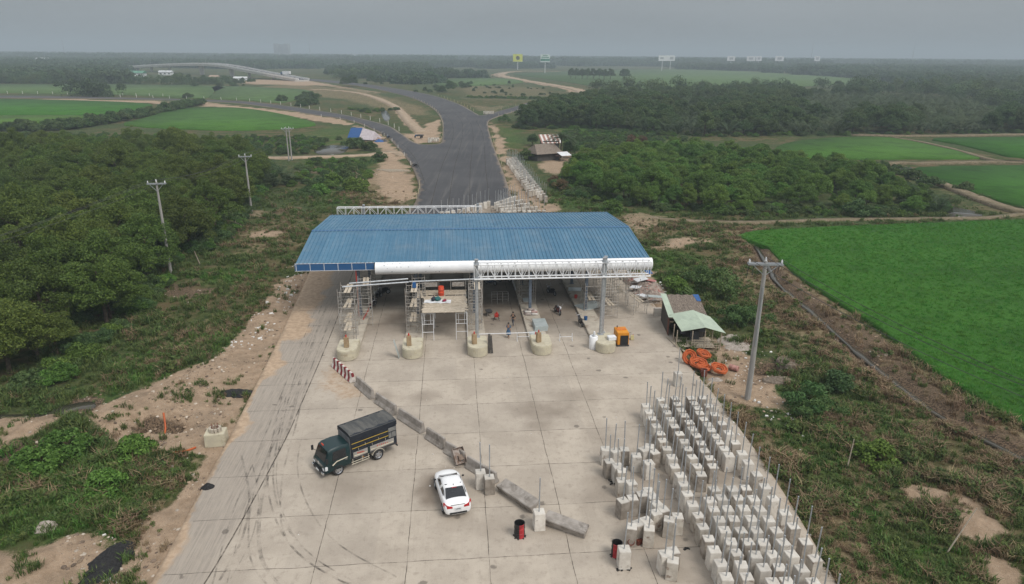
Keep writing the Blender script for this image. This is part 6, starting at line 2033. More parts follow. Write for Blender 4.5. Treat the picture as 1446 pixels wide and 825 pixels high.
def jersey(a, b, label, mat=BARC, group='concrete barriers in the slanting line', lie=None, len_=None, hgt=1.0):
    p, q = P(*a), P(*b)
    L = len_ or (q - p).length * (.94 if lie is None else 1)
    m = MB(); m.loft([[(x, -L / 2, z * hgt) for x, z in JP], [(x, L / 2, z * hgt) for x, z in JP]])
    o = m.build('road_barrier', mat, bevel=.03)
    c = (p + q) / 2
    ang = math.atan2(-(q - p).x, (q - p).y)
    o.location = c; o.rotation_euler = (0, 0, ang)
    if lie is not None:
        o.rotation_mode = 'ZYX'
        o.rotation_euler = Matrix.Rotation(ang, 3, 'Z').to_euler()
        M = Matrix.Rotation(ang, 4, 'Z') @ Matrix.Rotation(lie[1], 4, 'X') @ Matrix.Rotation(lie[0], 4, 'Y')
        o.rotation_mode = 'XYZ'; o.rotation_euler = M.to_euler(); o.location = c + Vector((0, 0, lie[2])) + M.to_3x3() @ Vector((0, 0, -.4))
    tag(o, label, 'barrier', group)
    return o


bs = [((504, 543), (527.5, 564)), ((531.5, 567), (560.5, 586.5)), ((563.5, 589), (599, 612)), ((603, 617), (629, 634)), ((629.5, 637), (657, 654)), ((659.5, 658), (702, 684))]
bl = ['upright grey barrier next to the red and white one', 'upright grey barrier behind the truck corner', 'upright grey barrier right of the truck tail', 'fourth upright grey barrier of the line, counted from the striped one', 'upright grey barrier with the metal tray leaning on it', 'upright grey barrier behind the two clean footings']
for (a, b), lab in zip(bs, bl): jersey(a, b, lab)
jersey((471, 516), (500, 541), 'red and white striped barrier at the head of the slanting line', RWM, None)
jersey((708, 690), (756, 724), 'toppled grey barrier lying on its side left of the clean footing', BARC, None, (rad(-62), rad(2), .42))
jersey((770, 738), (828, 757), 'toppled grey barrier lying on its side right of the clean footing', BARC, None, (rad(-70), rad(-3), .38))
p = P(647, 652)
t = thing('metal_tray', p, 'rusty open metal tray leaning against a grey barrier', 'tray', None, .5)
m = MB()
TR = Matrix.Rotation(rad(52), 3, 'X')
for c_, s_ in (((0, 0, 0), (.8, 1.1, .03)), ((-.4, 0, .12), (.03, 1.1, .26)), ((.4, 0, .12), (.03, 1.1, .26)), ((0, -.55, .12), (.8, .03, .26)), ((0, .55, .12), (.8, .03, .26))):
    m.box(TR @ Vector(c_) + Vector((0, -.1, .52)), s_, rot=TR)
m.build('tray', surf('rusty_tray', (0.34, 0.30, 0.27), (0.17, 0.11, 0.08), 3, .7, .3, 14), t)
m = MB(); m.box(TR @ Vector((.1, -.15, .1)) + Vector((0, -.1, .52)), (.4, .35, .2), rot=TR); m.build('rubble', surf('rubble_brown', (0.14, 0.10, 0.08), (0.22, 0.17, 0.13), 5, .9, .4, 12), t)

# ------------------------------------------------------------------ wheels shared by the vehicles
RIMS = surf('wheel_alloy', (0.52, 0.53, 0.55), (0.42, 0.43, 0.45), 3, .3, 0, 10, .5, .8)
GLASS = surf('dark_window_glass', (0.012, 0.014, 0.017), (0.02, 0.022, 0.025), 1, .06, 0, 10, .6)
CHROME = surf('bright_chrome', (0.62, 0.63, 0.64), (0.5, 0.5, 0.5), 3, .2, 0, 10, .6, .9)
LAMPW = surf('lamp_lens', (0.72, 0.74, 0.76), (0.6, 0.62, 0.64), 4, .15, 0, 10, .6)
LAMPR = surf('red_lamp_lens', (0.42, 0.012, 0.014), (0.32, 0.01, 0.012), 4, .2, 0, 10, .6)
LAMPO = surf('amber_lens', (0.60, 0.20, 0.02), (0.5, 0.16, 0.02), 4, .2, 0, 10, .6)


def wheel(parent, x, y, r, w_, spokes=5):
    rot = Matrix.Rotation(rad(90), 3, 'Y')
    m = MB(); m.lathe([(r * .66, -w_ / 2), (r * .92, -w_ / 2), (r, -w_ * .3), (r, w_ * .3), (r * .92, w_ / 2), (r * .66, w_ / 2), (r * .66, -w_ / 2)], n=28, rot=rot, caps=False)
    o = m.build('wheel', BLACK, parent, smooth=True); o.location = (x, y, r)
    s = 1 if x > 0 else -1
    m = MB(); m.lathe([(.02, s * w_ * .32), (r * .2, s * w_ * .36), (r * .22, s * w_ * .2), (r * .6, s * w_ * .28), (r * .67, s * w_ * .46), (r * .67, -s * w_ * .4), (.02, -s * w_ * .4)], n=24, rot=rot)
    k = m.build('rim', RIMS, o, smooth=True)
    m = MB()
    for j in range(spokes):
        a = 6.283 * j / spokes
        m.box((s * w_ * .3, math.cos(a) * r * .45, math.sin(a) * r * .45), (.02, r * .13, r * .2), rot=Matrix.Rotation(a, 3, 'X'))
    m.build('rim_opening', DARKM, o)


def panel(m, pts, off=.012, c=None):
    """a thin plate a little proud of the quad pts"""
    pts = [Vector(p) for p in pts]
    nrm = Vector((0, 0, 0))
    for i in range(1, len(pts) - 1): nrm += (pts[i] - pts[0]).cross(pts[i + 1] - pts[0])
    nrm.normalize()
    if c is not None and nrm.dot(sum(pts, Vector()) / len(pts) - Vector(c)) < 0: nrm = -nrm
    n = len(pts)
    a = [p - nrm * .012 for p in pts]; b = [p + nrm * off for p in pts]
    m.add(a + b, [tuple(range(n))[::-1], tuple(range(n, 2 * n))] + [(i, (i + 1) % n, n + (i + 1) % n, n + i) for i in range(n)])


# ------------------------------------------------------------------ the dark green lorry
fl, rl = P(478.6, 670.5), P(534.3, 648.5)
fw = (fl - rl).normalized(); rgt = Vector((fw.y, -fw.x, 0))
WB = (fl - rl).length
orig = rl + rgt * .86
TK = thing('cargo_truck', orig, 'dark green light truck with a grey topped tarpaulin cargo box', 'truck', None, math.atan2(-fw.x, fw.y))
GRN = surf('dark_green_paint', (0.005, 0.021, 0.023), (0.007, 0.026, 0.028), 1.5, .3, .02, 10, .5)
NAVY = surf('navy_tarpaulin', (0.012, 0.016, 0.024), (0.02, 0.024, 0.033), 2, .6, .35, 9)
t = NT('weathered_tarp_top')
co = t.co('Object')
c = t.mix(t.ramp(t.noise(1.0, t.co('Object', False, (.5, 2.6, 1)), 4, .6), .36, .64), (0.062, 0.065, 0.066), (0.115, 0.112, 0.105))
c = t.mix(t.ramp(t.noise(5, co, 4), .55, .75, 0, .5), c, (0.15, 0.14, 0.12))
TTOP = t.done(t.bsdf(c, .75, t.bump(t.noise(2.2, co, 4), .5, .06), .2))
CORR = surf('corrugated_sideboard', (0.36, 0.34, 0.31), (0.29, 0.27, 0.25), 3, .55, .1, 20)
YEL = surf('yellow_stripe', (0.52, 0.36, 0.05), (0.45, 0.30, 0.05), 3, .6, 0)
CREAM = surf('cream_stripe', (0.62, 0.57, 0.45), (0.5, 0.45, 0.36), 3, .6, 0)
REDT = surf('red_lettering', (0.55, 0.06, 0.03), (0.45, 0.08, 0.04), 3, .6, 0)
wx = .86
HWc = .93
# cab: lofted shell, nose to rear
yf = WB + .98
m = MB()
secs = []
for (y, hw_, z0, z1, zr) in ((WB - .93, .90, .55, 1.2, 2.02), (WB - .3, .91, .50, 1.2, 2.08), (WB + .35, .91, .50, 1.2, 2.04), (WB + .58, .90, .48, 1.2, 1.93)):
    secs.append([(-hw_, y, z0), (hw_, y, z0), (hw_ + .01, y, z1), (hw_ * .93, y, zr - .16), (hw_ * .80, y, zr), (0, y, zr + .03), (-hw_ * .80, y, zr), (-hw_ * .93, y, zr - .16), (-hw_ - .01, y, z1)])
for (y, hw_, z0, zt) in ((yf - .12, .89, .45, 1.16), (yf, .86, .45, 1.02)):
    secs.append([(-hw_, y, z0), (hw_, y, z0), (hw_, y, zt - .25), (hw_ * .96, y, zt - .06), (hw_ * .80, y, zt), (0, y, zt + .02), (-hw_ * .80, y, zt), (-hw_ * .96, y, zt - .06), (-hw_, y, zt - .25)])
m.loft(secs)
cab = m.build('cab', GRN, TK, smooth=True)
m = MB(); panel(m, [(-.72, yf - .13, 1.20), (.72, yf - .13, 1.20), (.64, WB + .60, 1.90), (-.64, WB + .60, 1.90)], .02, (0, WB, 1.2)); m.build('windscreen', GLASS, cab)
for s in (-1, 1):
    m = MB(); panel(m, [(s * .915, WB - .62, 1.24), (s * .915, WB + .40, 1.24), (s * .865, WB + .30, 1.86), (s * .86, WB - .62, 1.88)], .012, (0, WB, 1.2)); m.build('side_window', GLASS, cab)
    m = MB(); panel(m, [(s * .93, WB - .74, .62), (s * .93, WB + .48, .80), (s * .93, WB + .48, 1.18), (s * .93, WB - .74, 1.18)], .006, (0, WB, 1.0)); dr0 = m.build('door', GRN, cab)
    m = MB(); m.path([(s * .945, WB + .42, .92), (s * .945, WB + .1, 1.12), (s * .945, WB - .7, 1.17)], [.05, .04, .025], 6); m.build('swoosh', CREAM, dr0)
    MB().box((s * .95, WB - .58, 1.05), (.03, .15, .04)).build('handle', CHROME, dr0)
    m = MB(); m.path([(s * .9, yf - .25, 1.35), (s * 1.12, yf - .12, 1.40)], .018, 6); m.box((s * 1.14, yf - .11, 1.5), (.05, .16, .36)); m.build('mirror', BLACK, cab)
    m = MB(); m.box((s * .70, yf + .0, .72), (.28, .06, .22)); m.build('headlight', LAMPW, cab, bevel=.03)
    m = MB(); m.box((s * .885, yf - .14, .80), (.06, .2, .3)); m.build('marker_lamp', LAMPW, cab, bevel=.02)
m = MB(); m.box((0, yf + .05, .47), (1.74, .16, .24)); m.build('bumper', BLACK, cab, bevel=.04)
for s in (-1, 1): MB().box((s * .72, yf + .09, .47), (.32, .14, .2)).build('bumper_corner', CHROME, cab, bevel=.03)
m = MB(); m.box((0, yf + .0, .95), (1.2, .03, .05)); m.box((0, yf + .02, .86), (1.0, .03, .03)); m.build('grille', CHROME, cab)
m = MB(); m.box((0, yf + .14, .47), (.42, .02, .13)); m.build('number_plate', LAMPW, cab)
m = MB(); m.box((.25, WB + .50, 2.02), (.32, .06, .09)); m.build('roof_lamp', REDT, cab)
m = MB(); m.lathe([(.0, .0), (.12, .0), (.12, .02), (0, .02)], (0, yf + .01, .93), 14, Matrix.Rotation(rad(90), 3, 'X')); m.build('badge', CHROME, cab)
# chassis
m = MB()
for s in (-1, 1): m.box((s * .38, .95, .52), (.1, WB + 2.1, .16))
m.box((0, 0, .38), (1.5, .12, .12)); m.box((0, WB, .38), (1.4, .1, .1)); m.box((.55, 1.2, .5), (.4, .8, .35)); m.box((-.5, 1.3, .5), (.3, .5, .3))
m.build('chassis', DARKM, TK)
# cargo box
y0, y1 = -1.50, WB - 1.0
zb, zs, ztp, zc = .82, 1.36, 2.58, 2.72
m = MB(); m.box((0, (y0 + y1) / 2, zb - .04), (2 * HWc, y1 - y0, .12)); m.build('cargo_floor', DARKM, TK)
m = MB()
prof = [(-HWc, zb + .02), (HWc, zb + .02), (HWc, ztp), (HWc * .97, ztp + .06), (-HWc * .97, ztp + .06), (-HWc, ztp)]
m.loft([[(x, y, z) for x, z in prof] for y in (y0, y1)])
box_ = m.build('cargo_cover', NAVY, TK)
m = MB()
rows = []
for k in range(9):
    y = y0 - .03 + (y1 - y0 + .06) * k / 8
    b = -.045 * (k % 2)
    rows.append([(-HWc - .03, y, ztp - .30), (-HWc - .035, y, ztp + .02), (-HWc * .8, y, ztp + .10 + b), (-HWc * .3, y, zc + b), (HWc * .3, y, zc + b), (HWc * .8, y, ztp + .10 + b), (HWc + .035, y, ztp + .02), (HWc + .03, y, ztp - .30), (HWc - .0, y, ztp - .3), (HWc * .7, y, ztp + .04), (-HWc * .7, y, ztp + .04), (-HWc + .0, y, ztp - .3)])
m.loft(rows)
top = m.build('tarp_top', [TTOP, NAVY], box_, smooth=True)
for pl in top.data.polygons:
    pl.material_index = 1 if pl.normal.z < .35 else 0
for s in (-1, 1):
    x = s * (HWc + .012)
    for (a, b) in ((y0 + .25, .62), (1.06 - .25, y1 - .12)):
        if b - a < .3: continue
        m = MB()
        nn_ = int((b - a) / .075)
        for k in range(nn_): m.box((x + s * .008, a + (b - a) * (k + .5) / nn_, 1.10), (.03, .045, .36))
        m.box((x, (a + b) / 2, 1.10), (.02, b - a, .40)); 
        sb = m.build('sideboard', CORR, box_)
        m = MB(); m.beam((x + s * .03, a + .05, 1.02), (x + s * .03, b - .05, 1.05), .012, .07); m.build('stripe', CREAM, sb)
        m = MB()
        for k in range(6): m.box((x + s * .034, a + (b - a) * (.28 + .085 * k), 1.13 + .012 * k), (.012, .055, .10 if k % 2 else .07))
        m.build('lettering', REDT, sb)
    m = MB(); m.box((x, .72, 1.1), (.05, .14, .56)); m.build('stake', GRN, box_)
    for z in (1.62, 1.98):
        m = MB(); m.box((x + s * .004, (y0 + .62 + y1) / 2, z), (.02, y1 - y0 - .7, .035)); m.build('stripe', YEL, box_)
    m = MB()
    for k in range(5): m.box((x + s * .012, y0 + .9 + .52 * k, 1.46 + .22 * (k % 2)), (.015, .02, .16))
    m.build('tie_rope', CREAM, box_)
    m = MB()
    for yy, zz, a, b in ((y0 + .34, 2.02, .60, .30), (y0 + .22, 1.60, .30, .40), (y0 + .52, 1.60, .22, .40)): m.box((x + s * .006, yy, zz), (.02, a, b))
    m.build('vent_panel', surf('grey_vent_panel', (0.20, 0.20, 0.19), (0.15, 0.15, 0.145), 4, .6, .1), box_)
    m = MB()
    for z in (.44, .60): m.tube((x, .70, z), (x, WB - .95, z), .022, 6)
    for yy in (.78, 1.25, WB - 1.05): m.tube((x, yy, .42), (x, yy, .84), .02, 6)
    m.build('side_rail', CREAM, TK)
    m = MB()
    pr = [(x - s * .2, .50 * math.cos(a), .40 + .50 * math.sin(a)) for a in np.linspace(.25, 2.89, 12)]
    pr2 = [(x + s * .01, b, c_) for a, b, c_ in pr]
    m.add(pr + pr2 + [(a, b * .93, .4 + (c_ - .4) * .93) for a, b, c_ in pr] + [(a, b * .93, .4 + (c_ - .4) * .93) for a, b, c_ in pr2], [(i, i + 1, 12 + i + 1, 12 + i) for i in range(11)] + [(24 + i, 36 + i, 36 + i + 1, 24 + i + 1) for i in range(11)] + [(12 + i, 12 + i + 1, 36 + i + 1, 36 + i) for i in range(11)])
    m.build('mudguard', CREAM, TK, smooth=True)
    wheel(TK, s * (wx - .02), 0, .40, .24); wheel(TK, s * (wx - .04), WB, .40, .24)
    m = MB(); m.box((s * .75, y0 - .02, .72), (.25, .04, .12)); m.build('tail_lamp', LAMPR, TK)
    MB().box((x, 1.15, .72), (.03, .07, .06)).build('side_lamp', LAMPO, TK)
m = MB(); m.box((0, y1 + .03, 1.62), (1.7, .04, 1.6)); m.build('headboard', surf('grey_headboard', (0.16, 0.165, 0.17), (0.12, 0.12, 0.125), 3, .6, .1), box_)
m = MB(); m.box((-.2, y0 - .05, .55), (1.4, .06, .12)); m.build('rear_bumper', GRN, TK)

# ------------------------------------------------------------------ the white saloon car
rL, rR = P(627.5, 735.5), P(667.5, 728.5)
ac = (rR - rL).normalized(); fw = Vector((-ac.y, ac.x, 0))
CAR = thing('parked_car', (rL + rR) / 2 + fw * 2.2, 'white four door saloon car parked with its tail to the camera', 'car', None, math.atan2(-fw.x, fw.y))
WP = surf('white_car_paint', (0.80, 0.80, 0.80), (0.77, 0.77, 0.775), 1, .22, 0, 10, .5)
def ring(y, w0, wm, zb_, zm, zt, wt_, zc_):
    r = [(0, y, zb_), (w0 * .7, y, zb_), (w0, y, zb_ + .10), (wm, y, zm), (wm * .985, y, zt - .10), (wt_, y, zt), (wt_ * .5, y, zc_), (0, y, zc_ + .01)]
    return r + [(-x, y_, z) for x, y_, z in r[-2:0:-1]]
S = [(-2.21, .62, .70, .34, .55, .80, .56, .83), (-2.13, .76, .82, .24, .55, .96, .66, .99), (-1.9, .81, .855, .20, .58, 1.04, .70, 1.07), (-1.5, .82, .865, .19, .6, 1.06, .72, 1.09), (-.8, .82, .865, .18, .6, 1.0, .74, 1.02), (0, .82, .865, .18, .6, .96, .74, .98),
     (.8, .82, .865, .18, .6, .95, .73, .98), (1.2, .82, .86, .19, .58, .93, .70, .98), (1.7, .77, .81, .20, .55, .85, .60, .91), (2.02, .66, .70, .24, .5, .73, .50, .79), (2.2, .42, .48, .30, .46, .60, .34, .65)]
m = MB(); m.loft([ring(*s) for s in S])
body = m.build('body', WP, CAR)
sd = body.modifiers.new('sub', 'SUBSURF'); sd.levels = 2; sd.render_levels = 2
body.data.polygons.foreach_set('use_smooth', [True] * len(body.data.polygons))
def gring(z, yr, yf_, w_r, w_m, w_f):
    return [(-w_r, yr, z), (-w_r * .5, yr - .06, z), (w_r * .5, yr - .06, z), (w_r, yr, z), (w_m, yr * .3 + yf_ * .7 - .45, z), (w_f, yf_, z), (w_f * .5, yf_ + .09, z), (-w_f * .5, yf_ + .09, z), (-w_f, yf_, z), (-w_m, yr * .3 + yf_ * .7 - .45, z)]
m = MB(); m.loft([gring(.92, -1.62, 1.12, .66, .77, .66), gring(1.12, -1.28, .78, .63, .73, .63), gring(1.36, -.86, .34, .56, .64, .57), gring(1.44, -.66, .16, .48, .56, .48), gring(1.465, -.40, -.05, .3, .34, .3)])
cabn = m.build('cabin', WP, CAR, smooth=True)
m = MB(); panel(m, [(-.65, -1.62, 1.00), (.65, -1.62, 1.00), (.55, -.90, 1.385), (-.55, -.90, 1.385)], .03, (0, 0, .8)); m.build('rear_window', GLASS, cabn)
m = MB(); panel(m, [(-.60, 1.10, 1.00), (.60, 1.10, 1.00), (.50, .46, 1.335), (-.50, .46, 1.335)], .03, (0, 0, .8)); m.build('windscreen', GLASS, cabn)
for s in (-1, 1):
    for a, b, c_, d in (((-1.12, 1.03), (-.30, 1.01), (-.30, 1.28), (-.84, 1.26)), ((-.22, 1.01), (.86, 1.0), (.40, 1.26), (-.22, 1.28))):
        m = MB(); panel(m, [(s * (.735 - .34 * max(0, z - 1.0)), y, z) for y, z in (a, b, c_, d)], .018, (0, 0, 1.1)); m.build('side_window', GLASS, cabn)
    m = MB(); m.box((s * .92, .72, 1.02), (.16, .10, .12)); m.build('mirror', BLACK, CAR, bevel=.03)
    m = MB(); m.loft([[(s * .36, -2.235, .80), (s * .36, -2.20, .89), (s * .36, -2.08, .90), (s * .36, -2.1, .80)], [(s * .70, -2.17, .76), (s * .70, -2.13, .955), (s * .66, -2.0, .95), (s * .66, -2.0, .78)], [(s * .875, -1.90, .82), (s * .865, -1.78, .985), (s * .74, -1.78, .98), (s * .74, -1.88, .84)]])
    m.build('tail_light', LAMPR, CAR)
    m = MB(); m.box((s * .52, 1.98, .62), (.26, .16, .1), rz=-s * .35); m.build('headlight', LAMPW, CAR, bevel=.03)
    for y in (-1.32, 1.28):
        wheel(CAR, s * .775, y, .31, .2)
        m = MB(); rot = Matrix.Rotation(rad(90), 3, 'Y'); m.lathe([(.30, -.02), (.365, -.02), (.365, .02), (.30, .02), (.30, -.02)], (s * .835, y, .32), 24, rot, False); m.build('wheel_arch', BLACK, CAR)
m = MB(); m.box((0, -2.20, .42), (1.1, .07, .13)); m.build('lower_bumper', BLACK, CAR, bevel=.03)
m = MB(); m.box((0, -2.235, .72), (.42, .02, .2)); pl = m.build('number_plate', LAMPW, CAR)
m = MB()
for k in range(5): m.box((-.11 + .055 * k, -2.248, .73), (.03, .008, .07))
m.build('plate_digits', BLACK, pl)
m = MB(); m.box((0, -.95, 1.40), (.30, .05, .03)); m.build('brake_lamp', LAMPR, cabn)
m = MB(); m.box((0, -.72, 1.47), (.04, .12, .06), taper=.5); m.build('antenna_fin', BLACK, cabn)
m = MB(); m.box((0, -2.17, .985), (.9, .03, .015)); m.build('boot_gap', DARKM, CAR)

# ------------------------------------------------------------------ drums and yard litter
def oil_drum(p, label, c1, c2, r=.29, h=.86, rz=0):
    t = thing('oil_drum', p, label, 'drum', None, rz)
    m = MB(); m.lathe([(r, 0), (r + .015, .02), (r, .04), (r, h * .33), (r + .018, h * .35), (r, h * .37), (r, h * .66), (r + .018, h * .68), (r, h * .70), (r, h - .02), (r + .015, h), (r - .02, h), (r - .025, .06), (.01, .06)], n=24, caps=False)
    o = m.build('barrel', [c1, c2], t, smooth=True)
    for pl in o.data.polygons:
        c = pl.center
        inside = c.x ** 2 + c.y ** 2 < (r - .012) ** 2
        pl.material_index = 0 if inside else (1 if (math.atan2(c.y, c.x) > -1.25 and math.atan2(c.y, c.x) < -.2) else 0)
    m = MB()
    for k in range(10):
        a = k * 2.4; m.box((math.cos(a) * (r + .04), math.sin(a) * (r + .04), .03), (.09, .07, .05), rz=a)
    m.build('tar_drip', BLACK, t)


TAR = surf('tar_black', (0.010, 0.010, 0.011), (0.02, 0.018, 0.017), 3, .5, .2, 10, .4)
REDP = surf('red_drum_paint', (0.42, 0.03, 0.035), (0.30, 0.025, 0.03), 3, .5, .1)
RUST = surf('rusty_red', (0.22, 0.065, 0.04), (0.12, 0.04, 0.028), 4, .75, .3)
oil_drum(P(733.5, 757), 'open black tar drum with a red side, behind the white car', TAR, REDP, .31, .95, -.3)
oil_drum(P(820 + 128 / 2.539, 500 + 722 / 2.539), 'battered red and black drum behind the lone clean footing', TAR, REDP, .30, .9, -1.2)
for a, b, lab in ((177, 680, 'upturned rusty tin lying beside the battered drum'), (209, 680, 'small rusty box lying right of the battered drum')):
    p = P(820 + a / 2.539, 500 + b / 2.539)
    if 'tin' in lab:
        t = thing('rusty_tin', p, lab, 'tin'); MB().lathe([(.2, 0), (.22, .02), (.2, .04), (.2, .38), (.17, .38), (.17, .06)], (0, 0, .2), 16, Matrix.Rotation(rad(62), 3, 'X')).build('tin', RUST, t, smooth=True)
        MB().path([(-.2, .0, .3), (0, -.25, .42), (.2, 0, .3)], .012, 5).build('handle', SCAF, t)
    else:
        o = MB().box((0, 0, .16), (.42, .3, .3), taper=.85).build('rusty_box', RUST, bevel=.02); o.location = p; o.rotation_euler = (0, 0, .6); tag(o, lab, 'box')
m = MB()
for a in range(2):
    pass
for a, b, s_ in ((140, 775, 1), (178, 772, 1), (380, 700, .8), (120, 470, 1.2), (108, 455, 1.0), (395, 505, .7)):
    p = P(820 + a / 2.539, 500 + b / 2.539)
    for k in range(7):
        m.box((p.x + random.uniform(-.22, .22) * s_, p.y + random.uniform(-.15, .15) * s_, .03), (random.uniform(.05, .18), random.uniform(.04, .1), .05), rz=random.uniform(0, 3))
m.build('debris', TAR)['kind'] = 'stuff'
# bits of paper, foam and rubble strewn over the verges
LITM = surf('pale_litter', (0.68, 0.67, 0.65), (0.5, 0.47, 0.43), 1, .8, 0, rnd=False)
m = MB()
for poly, n, s_ in (([(330, 470), (380, 420), (418, 372), (430, 378), (405, 440), (350, 500), (320, 505)], 80, .24), ([(400, 375), (425, 365), (430, 385), (405, 395)], 12, .16), ([(1030, 470), (1100, 490), (1140, 545), (1110, 620), (1060, 560), (1020, 520)], 55, .15), ([(140, 690), (240, 650), (300, 600), (200, 760), (120, 800)], 32, .12), ([(970, 535), (1005, 545), (1040, 600), (1150, 760), (1200, 820), (1120, 700)], 30, .1),
                     ([(900, 385), (940, 400), (955, 450), (925, 445)], 45, .2), ([(600, 540), (900, 520), (840, 700), (500, 780), (330, 780)], 40, .06), ([(125, 800), (165, 795), (165, 825), (130, 825)], 14, .16), ([(1100, 560), (1160, 590), (1140, 640), (1105, 610)], 18, .15), ([(480, 240), (560, 245), (560, 290), (500, 290)], 12, .2)):
    pw = PX(poly)
    c_ = 0
    while c_ < n:
        x = random.uniform(min(p.x for p in pw), max(p.x for p in pw)); y = random.uniform(min(p.y for p in pw), max(p.y for p in pw))
        if poly_sd(np.array([x]), np.array([y]), pw)[0] < 0: continue
        z = 0.0 if in_pad(Vector((x, y)), 0) else gz1(x, y)
        q = s_ * random.choice([.5, .7, 1, 1, 1.8])
        m.box((x, y, z + q * .18), (q, q * random.uniform(.4, .9), q * .4), rot=(Matrix.Rotation(random.uniform(0, 3), 3, 'Z') @ Matrix.Rotation(random.uniform(-.4, .4), 3, 'X')), taper=.8); c_ += 1
m.build('litter', LITM)['kind'] = 'stuff'


def heap(px, py, rx, ry, h, mat, label, name, cat, seed, rz=0.0, n=40):
    p = P(px, py); base = gz1(p.x, p.y) if not in_pad(p, 0) else 0
    g1 = np.linspace(-1, 1, n); X, Y = np.meshgrid(g1, g1)
    R = np.sqrt(X ** 2 + Y ** 2)
    nz = fbm(X * rx + seed * 7, Y * ry, .7, seed, 4)
    Z = h * np.clip(1.1 - R * 1.15 + (nz - .5) * .9, 0, 1) ** .8 * (.6 + .8 * fbm(X * rx, Y * ry + seed, .3, seed + 4, 3))
    cs, sn = math.cos(rz), math.sin(rz)
    gx = X * rx * cs - Y * ry * sn; gy = X * rx * sn + Y * ry * cs
    gzv = gz((p.x + gx).ravel(), (p.y + gy).ravel()).reshape(X.shape) - base
    V = np.stack([gx, gy, np.where(Z > .015, np.maximum(gzv, -.05) + Z, gzv - .12)], -1).reshape(-1, 3)
    ix_ = np.arange(n * n).reshape(n, n)
    F = np.stack([ix_[:-1, :-1], ix_[:-1, 1:], ix_[1:, 1:], ix_[1:, :-1]], -1).reshape(-1, 4)
    o = bpy.data.objects.new(name, np_mesh(name, V, F, mat, smooth=False)); link(o)
    o.location = (p.x, p.y, base); tag(o, label, cat)
    return o


ASPH_H = surf('loose_asphalt', (0.012, 0.012, 0.013), (0.026, 0.025, 0.025), 9, .8, .8, 26, .3, dist=.04)
heap(336, 553, 1.6, .8, .34, ASPH_H, 'black heap of loose asphalt on the soil beside the left lane', 'asphalt_heap', 'heap', 3, .1)
heap(157, 790, .95, 2.0, .5, ASPH_H, 'long black heap of asphalt at the lower left corner', 'asphalt_heap', 'heap', 5, -.12)
heap(293, 688, .45, .4, .3, ASPH_H, 'small black lump of asphalt at the pavement edge', 'asphalt_heap', 'heap', 6)
ROCKM = surf('pale_rubble', (0.36, 0.32, 0.28), (0.26, 0.22, 0.185), 4, .9, .6, 14, .2)
heap(62, 742, .75, .6, .45, ROCKM, 'pale rock lying in the near left grass', 'rock', 'rock', 8)
heap(1116, 513, 1.3, 1.2, .12, surf('grey_clods', (0.20, 0.165, 0.13), (0.11, 0.088, 0.068), 5, .95, .9, 9, .1), 'grey clod heap behind the muddy pit by the pole', 'soil_heap', 'heap', 9)
heap(1098, 537, 1.7, .8, .12, MAT['grey_clods'], 'grey clod heap in front of the muddy pit by the pole', 'soil_heap', 'heap', 10)
heap(1040, 482, 1.8, 2.2, .3, ROCKM, 'pale gravel spread between the shack and the pole', 'gravel_heap', 'heap', 12)
heap(1010, 533, .8, .5, .22, ROCKM, 'broken pale concrete slab among the orange coils', 'concrete_rubble', 'rubble', 13)
heap(1005, 571, 1.2, .35, .2, ROCKM, 'flat pale slab lying beyond the rightmost footing rank', 'concrete_rubble', 'rubble', 14)
JUNK = surf('mixed_rubbish', (0.34, 0.28, 0.24), (0.19, 0.15, 0.125), 3, .9, .7, 8, .2, 0, .35, .65, True, (0.30, 0.12, 0.10), 1.4)
heap(913, 412, 2.3, 4.0, .9, JUNK, 'mixed heap of building rubbish between the canopy and the shack', 'rubbish_heap', 'heap', 15)
heap(893, 398, 1.3, 2.2, .7, JUNK, 'smaller heap of rubbish under the right end of the white nose', 'rubbish_heap', 'heap', 16)
SHEETB = surf('blue_tarp', (0.03, 0.10, 0.28), (0.025, 0.085, 0.23), 3, .6, .3, 6)
for px, py, z, s_, rz, mt, lab, nm, cat in [(904, 404, .9, (1.6, 1.1, .05), .3, TARP, 'white board lying on top of the rubbish heap', 'white_board', 'board'), (918, 404, .75, (1.3, .9, .05), -.4, surf('pink_sheet', (0.45, 0.20, 0.18), (0.38, 0.16, 0.15), 3, .7, .2), 'faded red sheet on the rubbish heap', 'red_sheet', 'sheet'), (915, 396, 1.1, (.8, 1.0, .05), .2, SHEETB, 'blue tarpaulin scrap on the rubbish heap', 'blue_sheet', 'sheet'),
                                            (909, 424, .55, (1.0, 1.8, .06), .5, TARP, 'white sheet propped on the near side of the rubbish heap', 'propped_sheet', 'sheet'), (925, 428, .8, (2.0, 1.0, .08), .1, GLASSY, 'grey sheet on the trestle beside the shack', 'grey_sheet', 'sheet'), (897, 412, .6, (.9, 1.3, .05), 1.0, TARP, 'pale board leaning over the left flank of the rubbish heap', 'pale_board', 'board'), (928, 446, .45, (.8, .35, .9), .1, FT[2], 'pale block of concrete at the pad edge before the shack', 'concrete_block', 'block')]:
    p = P(px, py)
    o = MB().box((0, 0, 0), s_).build(nm, mt, bevel=.01); o.location = (p.x, p.y, z); o.rotation_euler = (random.uniform(-.2, .2) if s_[2] < .5 else 0, random.uniform(-.2, .2) if s_[2] < .5 else 0, rz); tag(o, lab, cat)
p = P(925, 430)
t = thing('trestle', p, 'thin white trestle holding a grey sheet beside the shack', 'trestle', None, SRZ)
m = MB()
for x in (-.9, .9):
    for y in (-.4, .4): MB().tube((x, y, -.1), (x, y, .72), .028, 5).build('leg', SCAF, t)
m = MB()
for y in (-.4, .4): m.tube((-.9, y, .72), (.9, y, .72), .028, 5); m.tube((-.9, y, .3), (.9, y, .3), .02, 5)
m.build('rail', SCAF, t)

